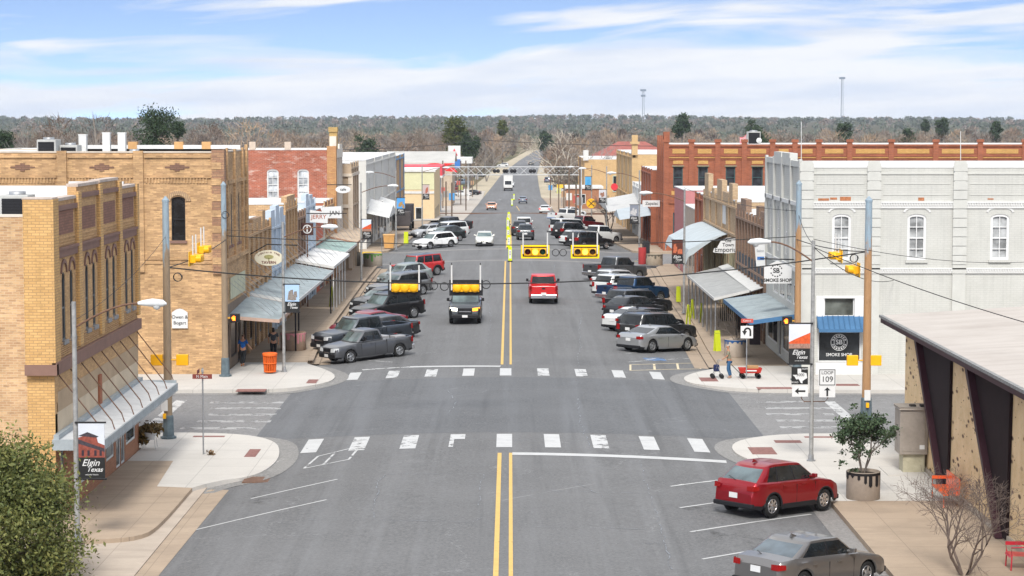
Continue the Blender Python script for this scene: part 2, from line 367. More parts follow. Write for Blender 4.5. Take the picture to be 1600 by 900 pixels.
for j in range(len(ysf)-1):
    for i in range(8): Fq.append((j*9+i,j*9+i+1,(j+1)*9+i+1,(j+1)*9+i))
arrmesh('far_road',np.array(V),np.array(Fq),M_ASPH,smooth=True)['kind']='structure'
# pale verges beyond the railway
V=[];Fq=[]
for j,y in enumerate(ysf):
    for s in (-1,1):
        V.append((xc(y)+s*hw(y),y,zl(y)-.30)); V.append((xc(y)+s*(hw(y)+float(np.interp(y,[412,520,700,1300],[16,6,5,5 if s<0 else 2]))),y,zl(y)-.32))
for j in range(len(ysf)-1):
    for k in (0,2): Fq.append((j*4+k,j*4+k+1,j*4+k+5,j*4+k+4))
arrmesh('road_verge',np.array(V),np.array(Fq),pm((.42,.36,.26),.95,.3,.15,key='dry_verge'))['kind']='structure'
for s in (-1,1):
    m=MB(); X0,X1=(10.5,95) if s>0 else (-95,-10.5)
    m.box(X0,X1,84,103,-.60,-.381); struct('side_street',m,M_ASPX)
    m=MB(); m.box(*( (13.9,80) if s>0 else (-80,-13.9)),190.5,209,-.60,-.381); struct('side_street',m,M_ASPX)
m=MB(); nx=43
grid('intersection_paving',[i*.5-10.5 for i in range(nx)],[85.2+i*1.86 for i in range(11)],lambda x,y:rz(x,y)+.004,M_ASPN)
grid('joint_strip',[i*.5-12 for i in range(49)],[191.6,192.8],lambda x,y:rz(x,y)+.005,pm((.24,.23,.22),.9,.2,2,key='pale_strip'))
grid('joint_strip',[i*.5-12 for i in range(49)],[208.6,210.0],lambda x,y:rz(x,y)+.005,pm((.24,.23,.22),.9,.2,2,key='pale_strip'))
grid('joint_strip',[i*.5-7 for i in range(36)],[347,349.5],lambda x,y:rz(x,y)+.02,pm((.30,.28,.26),.9,.2,2,key='pale_strip2'))
grid('concrete_lot',[-75,-40,-20,-10,-6.6],[300,320,340,360,370,400,430,470,510,560],lambda x,y:zl(y)-(.13 if x>-15 else .3)+(.06 if y<420 else -.05),M_CONL)
grid('concrete_lot',[7.8,10,14,30,60],[352,370,400,430,470,510],lambda x,y:zl(y)-.12+(.0 if y<420 else -.05),M_CONT)
def slab(name,pts,top,mat,h=.45,rake=None):
    m=MB(); pts=[(p[0],p[1]) for p in pts]
    m.prism([(x,y,top-h) for x,y in pts],(0,0,h)); o=struct(name,m,mat); recalc(o); return o
def offset(pts,d):
    out=[]
    for i,p in enumerate(pts):
        a=pts[max(i-1,0)]; b=pts[min(i+1,len(pts)-1)]; t=Vector((b[0]-a[0],b[1]-a[1],0)).normalized(); out.append((p[0]+t.y*d,p[1]-t.x*d))
    return out
def ribbon(name,pa,pb,zf,mat,dz=.008,parentmb=None):
    m=parentmb or MB(); V=[];Fc=[]
    for a,b in zip(pa,pb):
        for k in range(3): x=a[0]+(b[0]-a[0])*k/2; y=a[1]+(b[1]-a[1])*k/2; V.append((x,y,zf(x,y)+dz))
    for i in range(len(pa)-1):
        for k in range(2): Fc.append((i*3+k,i*3+k+1,(i+1)*3+k+1,(i+1)*3+k))
    m.add(V,Fc); return m if parentmb else struct(name,m,mat)
def dense(pts,step=1.2):
    out=[]
    for a,b in zip(pts[:-1],pts[1:]):
        n=max(1,int(math.hypot(b[0]-a[0],b[1]-a[1])/step)); out+=[(a[0]+(b[0]-a[0])*i/n,a[1]+(b[1]-a[1])*i/n) for i in range(n)]
    return out+[pts[-1]]
def rnd(pts,it=2):
    for _ in range(it):
        q=[pts[0]]
        for a,b in zip(pts[:-1],pts[1:]): q+=[(a[0]*.75+b[0]*.25,a[1]*.75+b[1]*.25),(a[0]*.25+b[0]*.75,a[1]*.25+b[1]*.75)]
        pts=q+[pts[-1]]
    return pts
RZ=lambda x,y:rz(x,y)
GN=[(-11.15,73.3),(-10.5,74.7),(-9.3,75.7),(-8.85,78.2),(-8.88,81),(-9.4,84.2),(-10.9,86.1),(-13.2,86.5)]
c=rnd(GN); slab('sidewalk_corner',c+[(-60,86.5),(-60,82.4),(-14.5,82.4),(-14.5,79.2),(-12.75,79.2),(-12.43,73.6)],-.20,M_CONW)
ribbon('gutter',c+[(-60,86.5)],offset(c+[(-60,86.5)],.75),RZ,M_GUT,.014)
cc=rnd([(-14.6,64.1),(-12.8,64.0),(-11.4,64.6),(-11.15,66.5),(-11.15,73.3)])
slab('sidewalk',cc+[(-12.43,73.596),(-12.75,79.196),(-14.5,79.196),(-14.6,70)],-.203,M_CONT)
slab('sidewalk_apron',[(-30,40),(-10.75,40),(-10.75,70),(-10.75,74.2),(-11.3,73.6),(-30,66)],-.335,concrete((.44,.37,.30),'apron_concrete',3,.4,True),.3)
ribbon('gutter',[(-10.75,40),(-10.75,60),(-10.75,74)],[(-10.05,40),(-10.05,60),(-9.9,73.6)],RZ,M_CONT,.012)
FL=[(-60,99.7),(-12.5,100.4),(-10.4,101.1),(-8.9,103.3),(-8.75,106.2),(-9.7,109.2),(-10.75,111.4)]
c=rnd(FL); slab('sidewalk_corner',c+[(-10.8,112),(-14.5,112),(-14.5,106.9),(-60,106.9)],-.20,M_CONW)
ribbon('gutter',c,offset(c,.7),RZ,M_GUT,.014)
KL=[(-10.8,112),(-11.1,118.7),(-11.5,136),(-11.9,165.7),(-12,186),(-13.0,190.2),(-16,191.2)]
slab('sidewalk',KL+[(-45,191.2),(-45,188),(-14.5,188),(-14.5,112.004)],-.203,M_CONT)
ribbon('kerb',KL[:5],offset(KL[:5],.30),lambda x,y:-.203,M_CONT,.10); 
ribbon('kerb_step',KL[:5],offset(KL[:5],.62),lambda x,y:-.30,M_CONT,0)
ribbon('gutter',offset(KL[:5],.62),offset(KL[:5],1.2),RZ,M_CONT,.012)
FR=[(60,99.7),(13,100.3),(10.6,101.2),(8.8,102.9),(8.6,105.2),(9.4,107.4),(10.8,109.4)]
c=rnd(FR); slab('sidewalk_corner',c+[(10.95,110.4),(14.7,110.4),(14.7,106.7),(60,106.7)],-.20,M_CONW)
ribbon('gutter',c,offset(c,-.7),RZ,M_GUT,.014)
KR=[(10.95,110.4),(11.2,120.4),(11.75,136),(12.4,169),(12.9,186),(14,190.2),(17,191)]
slab('sidewalk',KR+[(60,191),(60,189),(14.7,189),(14.7,110.404)],-.203,M_CONT)
ribbon('kerb_step',KR[:5],offset(KR[:5],-.5),lambda x,y:-.30,M_CONT,0)
ribbon('gutter',offset(KR[:5],-.5),offset(KR[:5],-1.25),RZ,M_CONT,.012)
NR=[(60,86.5),(13,86.4),(10.7,85.9),(9.0,84.2),(8.6,81.5),(9.3,78.6),(10.7,76.2),(10.9,74)]
c=rnd(NR); slab('sidewalk_corner',c+[(10.85,70.7),(15.3,70.75),(15.3,81.3),(60,81.3)],-.20,M_CONW)
ribbon('gutter',c,offset(c,.7),RZ,M_GUT,.014)
slab('sidewalk',[(10.85,40),(10.85,70.696),(15.3,70.746),(15.3,40)],-.203,M_CONT)
ribbon('gutter',[(10.85,40),(10.85,60),(10.85,75)],[(10.1,40),(10.1,60),(10.1,74.6)],RZ,asphalt(.17,'gutter_concrete',False,(.02,.01,0)),.012)
for s in (-1,1):
    ysb=[207.5,210,225,250,275,300,320,345]
    V=[];Fc=[]
    for y in ysb:
        xi=float(np.interp(y,[207.5,212,300,320,345],[13.5,11.0,11.3,9.5 if s<0 else 11.3,7.4 if s<0 else 11.3]))
        for x,z in ((xi,-.5),(xi,-.19),(xi+.3,-.18),(40,-.18)): V.append((s*x,y,zl(y)+z))
    for j in range(len(ysb)-1):
        for i in range(3): Fc.append((j*4+i,j*4+i+1,j*4+i+5,j*4+i+4))
    m=MB(); m.add(V,Fc); m.quad((s*13.5,207.5,-.6),(s*40,207.5,-.6),(s*40,207.5,-.18),(s*13.5,207.5,-.18)); struct('sidewalk',m,M_CONT)
m=MB(); m.box(-20,-12.6,207.2,207.45,-.6,-.165); m.box(11.6,12.4,196.5,196.7,-.5,-.38); struct('painted_kerb',m,pm((.75,.5,.08),.6,.2,key='kerb_yellow'))
# tactile pads
def pad(px0,py0,px1,py1):
    a=onz(px0,py1,-.2); b=onz(px1,py0,-.2); m=MB(); m.box(min(a[0],b[0]),max(a[0],b[0]),a[1],max(b[1],a[1]+.35),-.22,-.192); return struct('tactile_paving',m,pm((.24,.12,.105),.85,.3,6,key='brick_red_pad'))
for p in [(368,608,417,611.5),(478,593,498,599),(235,668,262,672),(381,702,408,714),(301,681,352,683),(1096,590,1118,596),(1184,605,1236,608),(1176,699,1206,710),(1212,688,1250,692),(1290,600,1340,603),(1258,682,1300,684)]: pad(*p)
# drain inlets at the corners
for (a,b) in (((-9.6,74.8),(-8.2,76.0)),):
    m=MB(); m.box(a[0],b[0],a[1],b[1],rz(-9,75)-.01,rz(-9,75)+.02); struct('drain_grate',m,MRUST)
# ================================================================== MARKINGS (sheets just above the road)
MKW=paint((.50,.50,.49),'road_paint_white',.3); MKWW=paint((.52,.52,.51),'road_paint_worn',.62); MKY=paint((.62,.40,.10),'road_paint_yellow',.35); MKTH=paint((.62,.62,.60),'road_paint_thin',.75)
def mark(name,pts,mat,dz=.010,n=6):
    """quad a,b,c,d draped on the road"""
    a,b,c_,d=pts; V=[];Fc=[]
    for j in range(n+1):
        for i in range(n+1):
            u,v=i/n,j/n; x=(a[0]*(1-u)+b[0]*u)*(1-v)+(d[0]*(1-u)+c_[0]*u)*v; y=(a[1]*(1-u)+b[1]*u)*(1-v)+(d[1]*(1-u)+c_[1]*u)*v
            V.append((x,y,rz(x,y)+dz))
    for j in range(n):
        for i in range(n): Fc.append((j*(n+1)+i,j*(n+1)+i+1,(j+1)*(n+1)+i+1,(j+1)*(n+1)+i))
    m=MB(); m.add(V,Fc); return struct(name,m,mat)
def line(name,p,q,w,mat,dz=.010,n=None):
    t=Vector((q[0]-p[0],q[1]-p[1],0)); L_=t.length; t.normalize(); s=Vector((t.y,-t.x,0))*w/2
    return mark(name,[(p[0]-s.x,p[1]-s.y),(p[0]+s.x,p[1]+s.y),(q[0]+s.x,q[1]+s.y),(q[0]-s.x,q[1]-s.y)],mat,dz,n or max(2,min(16,int(L_/1.5))))
for px,w in [(492,0),(563,1),(640,1),(714,2),(788,0),(863,0),(937,1),(1013,0),(1088,0)]:
    x=gr(px,690)[0]; 
    if w==2: mark('crosswalk_bar',[(x-.3,83.4),(x+.3,83.4),(x+.3,84.7),(x-.3,84.7)],MKWW); mark('crosswalk_bar',[(x-.3,81.4),(x-.12,81.4),(x-.12,83.4),(x-.3,83.4)],MKWW); continue
    mark('crosswalk_bar',[(x-.31,81.2),(x+.31,81.2),(x+.31,84.7),(x-.31,84.7)],MKWW if w else MKW)
for px,w in [(556,0),(615,1),(674,1),(732,0),(790,0),(849,1),(908,1),(966,0),(1024,0)]:
    x=gr(px,583)[0]; mark('crosswalk_bar',[(x-.29,104.4),(x+.29,104.4),(x+.29,107.5),(x-.29,107.5)],MKWW if w else MKW)
a=gr(800,709); b=gr(1135,721.5); line('stop_line',a,b,.62,MKW,n=14)
a=gr(782,572.5); b=gr(640,573.5); line('stop_line',a,b,.55,MKW,n=10); b2=gr(566,578); line('stop_line',b,b2,.35,MKWW,n=6)
line('centre_line',(-.40,35),(-.40,79.8),.15,MKY,n=30); line('centre_line',(.02,35),(.02,79.8),.12,MKY,n=30)
line('centre_line',(-.42,109.2),(-.42,191),.14,MKY,n=40); line('centre_line',(.03,109.2),(.03,191),.12,MKY,n=40)
line('centre_line',(-.35,210),(-.35,345),.16,MKY,n=50); line('centre_line',(.1,210),(.1,345),.14,MKY,n=50)
line('lane_line',(1.2+xc(400),372),(1.2,410),.14,MKY,.012,20)
for k in range(5): line('stop_line',(-5.2+k*2.6,478),(-4.4+k*2.6,478),1.6,MKTH,.05,2)
for s in (-1,1):
    for k in range(-4,3):
        if s<0 and k in(-4,-3,1,2): continue
        x0=9.95; y0=69.0+4.1*k; 
        if s>0: line('parking_line',(x0,y0),(x0-4.35,y0-4.2),.10,MKW)
    for k in range(0,18):
        y0=115.4+4.1*k; x0=10.15
        if y0>187: break
        line('parking_line',(s*x0,y0),(s*(x0-3.9),y0-3.9),.10,MKTH)
    for k in range(0,14):
        y0=214.5+4.3*k; line('parking_line',(s*9.9,y0),(s*6.2,y0-3.7),.10,MKTH)
line('parking_line',gr(392,779),gr(527,749),.10,MKW); line('parking_line',gr(294,830),gr(510,781),.10,MKW)
line('parking_line',gr(1051,759),gr(1111,752),.10,MKTH)
# no-parking boxes
for pts in ([(376,577),(0,0)],):
    pass
B0=[(475,732),(545,718),(563,697),(497,713)]
q=[gr(*p) for p in B0]
for i in range(4): line('hatched_box',q[i],q[(i+1)%4],.09,MKWW)
line('hatched_box',gr(505,726),gr(523,708),.09,MKWW)
B1=[(985,579),(1095,576),(1088,567),(985,570)]; q=[gr(*p) for p in B1]
MKC=paint((.66,.55,.36),'road_paint_cream',.4)
for i in range(4): line('hatched_box',q[i],q[(i+1)%4],.10,MKC)
line('hatched_box',gr(1023,578),gr(1022,569),.12,MKC); line('hatched_box',gr(1060,577),gr(1058,568),.12,MKC)
q=[gr(*p) for p in [(1010,563.5),(1042,564),(1036,559),(1004,559)]]; mark('parking_symbol',[(p[0],p[1]) for p in q],paint((.10,.2,.38),'road_paint_blue',.8))
q=gr(1018,561.5); line('parking_symbol',(q[0]-.3,q[1]-.3),(q[0]+.25,q[1]+.5),.16,MKW,.014)
MKX=paint((.36,.36,.355),'road_paint_faded',.75)
def xbars(cx,ys_,w,l=3.0):
    for y,dx,ww in ys_: m=MB(); m.box(cx+dx-l/2,cx+dx+l/2,y-.3,y+.3,-.40,-.374); struct('crosswalk_bar',m,MKX)
xbars(-12.0,[(88.9,-.3,0),(91.0,.1,0),(93.1,.3,1),(95.2,.1,1),(97.2,-.2,1)],0,3.4)
xbars(13.0,[(89.2,0,1),(91.2,.1,1),(93.2,-.1,1),(95.2,.1,1),(97.4,-.2,1)],0,3.0)
m=MB(); m.box(14.6,15.1,88,97.5,-.40,-.374); m.box(-15.6,-15.1,88,98,-.40,-.374); struct('stop_line',m,MKWW)
# sealed cracks: pale wandering ribbons in the near lanes
MSEAL=paint((.20,.21,.225),'crack_seal',.8,.5)
def crack(pts,w=.017,j=.07):
    P=dense([gr(*p)[:2] for p in pts],.5); P=[(x+random.uniform(-j,j),y+random.uniform(-j,j)) for x,y in P]
    V=[];Fc=[]
    for i,p in enumerate(P):
        a=P[max(i-1,0)];b=P[min(i+1,len(P)-1)];t=Vector((b[0]-a[0],b[1]-a[1],0)).normalized();ww=w*random.uniform(.4,1.3)
        for s in(-1,1): x=p[0]+s*t.y*ww;y=p[1]-s*t.x*ww;V.append((x,y,rz(x,y)+.013))
    for i in range(len(P)-1): Fc.append((2*i,2*i+1,2*i+3,2*i+2))
    m=MB();m.add(V,Fc);struct('crack_seal',m,MSEAL)
for c_ in [[(583,812),(592,750),(605,741),(752,741)],[(755,742),(752,765),(748,790)],[(480,812),(740,816),(755,808)],[(905,620),(903,640),(905,655),(918,690),(922,700)],[(620,687),(760,688)],[(790,688),(905,690),(1060,688)],[(900,755),(925,768),(945,778)],[(800,767),(1000,771)],[(830,824),(1010,827)],[(905,580),(903,560),(908,540),(905,515),(909,490)],[(765,430),(762,470),(768,500),(760,540)],[(1000,720),(1010,760),(1035,830),(1050,890)],[(840,850),(1050,850)],[(640,570),(720,568)],[(870,408),(858,440)],[(560,640),(700,628)],[(700,650),(712,628),(700,610)]]: crack(c_)
def stainmat():
    m,nt,N,L,B=nm('oil_stain'); g=geo(N); P=g.outputs['Position']; n=noise(N,L,P,1.6,6,.7); B.inputs['Base Color'].default_value=(.035,.034,.033,1); B.inputs['Roughness'].default_value=.8; L.new(rng(N,L,n,.54,.70,0,.45),B.inputs['Alpha']); return m
MST=stainmat()
def stain(px,py,w,l):
    q=gr(px,py); mark('oil_stain',[(q[0]-w,q[1]-l),(q[0]+w,q[1]-l),(q[0]+w,q[1]+l),(q[0]-w,q[1]+l)],MST,.006,5)
for a_ in [(1160,835,1.2,.9),(1210,852,.9,.8),(1085,792,.8,.8),(430,780,.9,1.0),(1010,545,1.0,1.2),(620,572,1.2,1.2),(640,530,1.0,2)]: stain(*a_)
# railway rails where the street crosses
m=MB()
for y in (347.6,349.0): m.box(-30,30,y,y+.12,zl(348)-.3,zl(348)+.03)
struct('railway_rails',m,MRUST)
# ================================================================== BUILDINGS
def TS(Y): return lambda u,z,d:(u,Y-d,z)          # wall facing the camera end of the street
def TL(X): return lambda u,z,d:(X+d,u,z)          # left-hand facade, facing +x
def TR(X): return lambda u,z,d:(X-d,u,z)          # right-hand facade, facing -x
def arc(a,b,zs,rise,n=8):
    return [((a+b)/2-(b-a)/2*math.cos(math.pi*i/n), zs+rise*math.sin(math.pi*i/n)) for i in range(n+1)]
def wall(m,T,u0,u1,z0,z1,ops=(),dep=.22):
    if abs(T(0,0,1)[0]-T(0,0,0)[0])>.5: dep=.05
    us=sorted(set([u0,u1]+[o[0] for o in ops]+[o[1] for o in ops])); zs=sorted(set([z0,z1]+[o[2] for o in ops]+[o[3] for o in ops]))
    for a,b in zip(us[:-1],us[1:]):
        for c,d in zip(zs[:-1],zs[1:]):
            um,zm=(a+b)/2,(c+d)/2
            if any(o[0]<um<o[1] and o[2]<zm<o[3] for o in ops): continue
            m.quad(T(a,c,0),T(b,c,0),T(b,d,0),T(a,d,0))
    for o in ops:
        a,b,c,d=o[:4]; rise=o[4] if len(o)>4 else 0; zt=d-rise
        m.quad(T(a,c,0),T(a,zt,0),T(a,zt,-dep),T(a,c,-dep)); m.quad(T(b,c,0),T(b,c,-dep),T(b,zt,-dep),T(b,zt,0)); m.quad(T(a,c,0),T(a,c,-dep),T(b,c,-dep),T(b,c,0))
        if rise:
            A=arc(a,b,zt,rise)
            for p,q in zip(A[:-1],A[1:]):
                m.quad(T(p[0],p[1],0),T(q[0],q[1],0),T(q[0],d+.0005,0),T(p[0],d+.0005,0)); m.quad(T(p[0],p[1],0),T(p[0],p[1],-dep),T(q[0],q[1],-dep),T(q[0],q[1],0))
        else: m.quad(T(a,d,0),T(b,d,0),T(b,d,-dep),T(a,d,-dep))
def window(root,T,o,fm,gm,nx=1,nz=2,fw=.07,dep=.2,sill=None,name='window',mw=.035):
    a,b,c,d=o[:4]; rise=o[4] if len(o)>4 else 0; zt=d-rise; f=MB(); E0,E1,E2,E3=.12,.115,.10,.095
    if abs(T(0,0,1)[0]-T(0,0,0)[0])>.5: dep=.055; E0,E1,E2,E3=.03,.028,.026,.024
    f.tbox(T,a,a+fw,c,zt,-dep+.012,-dep+E0); f.tbox(T,b-fw,b,c,zt,-dep+.012,-dep+E0); f.tbox(T,a+fw,b-fw,c,c+fw,-dep+.012,-dep+E1)
    if rise:
        A=arc(a,b,zt,rise); Bq=arc(a+fw,b-fw,zt,rise-fw)
        for p,q,r,s in zip(A[:-1],A[1:],Bq[:-1],Bq[1:]): f.quad(T(p[0],p[1],-dep+E0),T(q[0],q[1],-dep+E0),T(s[0],s[1],-dep+E0),T(r[0],r[1],-dep+E0))
    else: f.tbox(T,a+fw,b-fw,d-fw,d,-dep+.012,-dep+E1)
    for i in range(1,nz):
        z=c+(zt+rise*.5-c)*i/nz; w=mw if i!=nz//2 else mw*1.6; f.tbox(T,a+fw,b-fw,z-w/2,z+w/2,-dep+.012,-dep+E2)
    for i in range(1,nx):
        u=a+(b-a)*i/nx; f.tbox(T,u-mw/2,u+mw/2,c+fw,zt+rise*.7 if rise else d-fw,-dep+.012,-dep+E3)
    w=f.build(name,fm,root)
    g=MB(); P=[(a,c),(b,c)]+(list(reversed(arc(a,b,zt,rise))) if rise else [(b,d),(a,d)])
    g.add([T(u,z,-dep+.011) for u,z in P],[tuple(range(len(P)))]); g.build('pane',gm,w)
    if sill:
        s=MB(); s.tbox(T,a-.08,b+.08,c-.14,c,-.02,.09); s.build('sill',sill,w)
    return w
def shell(m,x0,x1,y0,y1,z0,z1,rz_,th=.3,skip=()):
    """solid-looking block: outer walls, parapet and its inner face; sides named in skip are made by wall()"""
    if 'S' not in skip: m.quad((x0,y0,z0),(x1,y0,z0),(x1,y0,z1),(x0,y0,z1))
    m.quad((x0,y1,z0),(x1,y1,z0),(x1,y1,z1),(x0,y1,z1))
    if 'W' not in skip: m.quad((x0,y0,z0),(x0,y1,z0),(x0,y1,z1),(x0,y0,z1))
    if 'E' not in skip: m.quad((x1,y0,z0),(x1,y1,z0),(x1,y1,z1),(x1,y0,z1))
def roofset(root,x0,x1,y0,y1,rz_,z1,th=.3,cap=None,roofm=None,capc=None,rname='roof'):
    m=MB(); m.quad((x0+th,y0+th,rz_),(x1-th,y0+th,rz_),(x1-th,y1-th,rz_),(x0+th,y1-th,rz_))
    for (a,b,c,d) in ((x0+th,y0+th,x1-th,y0+th),(x1-th,y0+th,x1-th,y1-th),(x1-th,y1-th,x0+th,y1-th),(x0+th,y1-th,x0+th,y0+th)): m.quad((a,b,rz_),(c,d,rz_),(c,d,z1-.02),(a,b,z1-.02))
    r=m.build(rname,roofm or MROOF,root)
    c=MB(); o=.03
    c.box(x0-o,x1+o,y0-o,y0+th,z1-.02,z1+.06); c.box(x0-o,x1+o,y1-th,y1+o,z1-.02,z1+.06); c.box(x0-o,x0+th,y0+th,y1-th,z1-.02,z1+.055); c.box(x1-th,x1+o,y0+th,y1-th,z1-.02,z1+.055)
    c.build('coping',cap or MROOF,r); return r
def corr(m,p00,p10,p11,p01,n=24,h=.03,th=.05):
    """ribbed sheet: edge p00-p10 runs along the wall, p01-p11 along the street"""
    p=[Vector(q) for q in (p00,p10,p11,p01)]
    m.add([tuple(v) for v in p]+[tuple(v-Vector((0,0,th))) for v in p],[(0,1,2,3),(7,6,5,4),(0,4,5,1),(1,5,6,2),(2,6,7,3),(3,7,4,0)])
    for i in range(n):
        t=(i+.5)/n; a=p[0].lerp(p[1],t); b=p[3].lerp(p[2],t); d=(p[1]-p[0]).normalized()*.03
        m.add([tuple(a-d+Vector((0,0,.003))),tuple(a+d+Vector((0,0,.003))),tuple(b+d+Vector((0,0,.003))),tuple(b-d+Vector((0,0,.003))),tuple(a+Vector((0,0,h))),tuple(b+Vector((0,0,h)))],[(0,4,5,3),(4,1,2,5)])
BR_A=brick((.57,.36,.17),(.42,.25,.115),(.44,.27,.12),.23,.078,'yellow_brick',.12); BR_AP=brick((.62,.385,.15),(.52,.31,.115),(.34,.21,.10),.25,.09,'pier_brick',.12); BR_AO=brick((.60,.40,.215),(.42,.25,.13),(.55,.42,.28),.24,.08,'old_buff_brick',.22,contrast=1.3)
BR_B=brick((.62,.40,.20),(.38,.235,.12),(.44,.28,.15),.34,.10,'tan_brick',.3,contrast=1.9); BR_BD=brick((.24,.135,.085),(.19,.10,.07),(.12,.07,.05),.34,.10,'brown_brick',.2)
BR_P=brick((.27,.13,.085),(.21,.10,.07),(.15,.08,.05),.25,.09,'dark_panel_brick',.15)
BR_RED=brick((.37,.115,.05),(.29,.085,.038),(.22,.10,.07),.3,.1,'red_brick',.2); BR_REDW=brick((.38,.10,.05),(.28,.07,.035),(.36,.22,.17),.34,.11,'worn_red_brick',.25,patch=(.50,.38,.32))
BR_W=brick((.49,.49,.455),(.475,.475,.44),(.43,.43,.40),.34,.11,'painted_brick',.06,contrast=.15); BR_SH=brick((.36,.15,.075),(.30,.115,.055),(.30,.2,.13),.26,.09,'shop_brick',.15)
M_STUC=pm((.56,.46,.33),.85,.15,.8,key='stucco'); M_TANB=pm((.42,.31,.20),.8,.15,1,key='tan_band'); M_GRF=pm((.30,.33,.35),.5,.15,key='grey_frame'); M_MAUV=pm((.22,.13,.10),.7,.15,key='brown_stone')
M_BLUE=pm((.06,.15,.28),.5,.15,key='blue_metal'); M_GMET=pm((.30,.345,.36),.5,.25,1.2,.25,key='grey_metal_roof'); M_PMET=pm((.50,.55,.58),.5,.15,1,.15,key='pale_metal')
def hvac(label,x,y,z,w=1.6,d=1.4,h=1.1,dark=True):
    t=thing('air_conditioner',label,'air conditioner',(x,y,z)); m=MB(); m.box(x-w/2,x+w/2,y-d/2,y+d/2,z,z+h); m.build('cabinet',pm((.40,.40,.38),.6,.2,key='hvac') ,t,bevel=.02)
    m=MB(); m.box(x-w/2+.08,x+w/2-.08,y-d/2-.02,y-d/2-.005,z+.12,z+h-.12)
    for i in range(7): zz=z+.18+(h-.36)*i/6; m.box(x-w/2+.08,x+w/2-.08,y-d/2-.05,y-d/2-.02,zz-.015,zz+.015)
    m.build('grille',MBLK,t); m=MB(); m.lathe((x,y,z+h),[(w*.3,0),(w*.3,.12),(w*.26,.12),(0,.1)],14); m.build('fan_housing',MGAL,t); return t
# ---- A: two-storey yellow brick shop, near left
XA=-14.55
A=thing('brick_building','yellow brick two storey shop with arched windows and white canopy, nearest on the left','building',(-22,74.5,-.2))
T=TL(XA); y0,y1=67.0,82.1; bays=[67.0,70.85,74.6,78.3,82.1]
ops=[]
for i in range(4):
    b0,b1=bays[i],bays[i+1]; c=(b0+b1)/2+.15
    for dx in (-.72,.52): ops.append((c+dx-.02,c+dx+.52,5.5,7.72,.26))
door_ops=[(70.0,72.3,.36,2.05),(75.4,76.9,.36,2.05),(77.3,78.15,-.2,2.05),(78.25,79.05,-.2,2.05),(79.3,81.3,.36,2.05),(67.75,68.25,-.2,2.0)]
m=MB(); wall(m,T,y0,y1,3.75,10.1,ops); shell(m,-34,XA,y0,y1,-.3,9.6,0,skip=('E',)); 

for (a,b,zt) in ((0,1,10.05),(1,2,10.42),(2,3,10.45),(3,4,10.1)): m.box(XA-.3,XA-.012,bays[a]+.002,bays[b]-.002,9.6,zt); m.tbox(T,bays[a]+.01,bays[b]-.01,10.1,zt-.003,-.2,-.0)
m.build('wall',BR_A,A)
m=MB(); m.box(-34,-15.35,y0-.012,y0-.001,-.3,9.62); m.build('side_wall',BR_AO,A)
m=MB(); m.box(-15.4,XA+.02,y0-.07,y0-.014,-.3,10.0); m.box(-15.4,XA+.12,y0-.3,y0+.5,4.55+.35,10.15)
for i,b in enumerate(bays[1:4]): m.box(XA,XA+.13,b-.26,b+.26,5.1,10.15+(.25 if i else .12))
m.box(XA,XA+.13,81.75,82.14,5.1,10.2); m.split('pilaster',BR_AP,A)
m=MB()
for i in range(4): 
    b0,b1=bays[i]+(.5 if i==0 else .26),bays[i+1]-.26
    m.tbox(T,b0+.42,b1-.42,8.95,9.72,.0,.03)
m.split('brick_panel',BR_P,A)
m=MB()
for i in range(4):
    b0,b1=bays[i]+(.5 if i==0 else .26),bays[i+1]-.26; zt=10.0 if i in(0,3) else 10.3
    m.tbox(T,b0,b1,8.22,8.46,0,.09); m.tbox(T,b0,b1,8.46,8.55,0,.14); m.tbox(T,b0,b1,zt-.26,zt-.1,0,.1)
    c=(bays[i]+bays[i+1])/2+.15
    for dx in (-.74,.50):
        A0=arc(c+dx-.16,c+dx+.76,7.72,.42,8); B0=arc(c+dx-.10,c+dx+.70,7.68,.34,8)
        for p,q,r,s in zip(A0[:-1],A0[1:],B0[:-1],B0[1:]): m.prism([T(p[0],p[1],.001),T(q[0],q[1],.001),T(s[0],s[1],.001),T(r[0],r[1],.001)],(.05,0,0))
m.tbox(T,y0-.3,y1+.05,4.55,4.95,-.0,.16); m.box(-15.42,XA+.16,y0-.32,y0-.07,4.55,4.9); m.build('brick_band',M_MAUV,A)
m=MB()
for i in range(7): z=5.0+i*.07; m.tbox(T,y0+.5,y1-.3,z,z+.035,0,.04+.012*(i%2))
for i in range(4): b0,b1=bays[i]+.5,bays[i+1]-.3; [m.tbox(T,b0,b1,8.6+k*.1,8.64+k*.1,0,.03) for k in range(3)]
m.build('brick_courses',BR_A,A)
m=MB(); m.tbox(T,y0,y1,3.6,4.55,-.001,.02); m.tbox(T,y0,y1,3.25,3.75,-.02,.0); m.build('upper_band',BR_A,A)
m=MB(); m.tbox(T,y0+.35,y1-.1,3.3,3.95,.02,.035); m.build('tan_band',M_TANB,A)
m=MB(); m.tbox(T,y0+.35,y1-.15,2.35,3.3,.0,.03); m.build('stucco_panel',M_STUC,A)
m=MB(); m.tbox(T,73.9,74.35,2.45,3.7,.03,.1); m.build('rusty_vent',pm((.34,.13,.07),.8,.3,6,key='rust_red'),A)
m=MB(); wall(m,T,y0,y1,-.3,2.35,door_ops,.3); m.build('shopfront_wall',BR_SH,A)
for o in door_ops:
    nm_='door' if o[2]<0 else 'window'
    window(A,T,o,pm((.60,.62,.62),.5,.1,key='pale_frame') if o[1]-o[0]>.6 else M_GRF,glass((.05,.065,.07)),nx=max(1,int((o[1]-o[0])/1.1)),nz=1,fw=.08,dep=.28,name=nm_)
for o in ops: window(A,T,o,pm((.16,.18,.19),.5,.15,key='dark_grey_frame'),glass((.022,.026,.028),.35,.12),1,2,.05,.2,sill=MGAL)
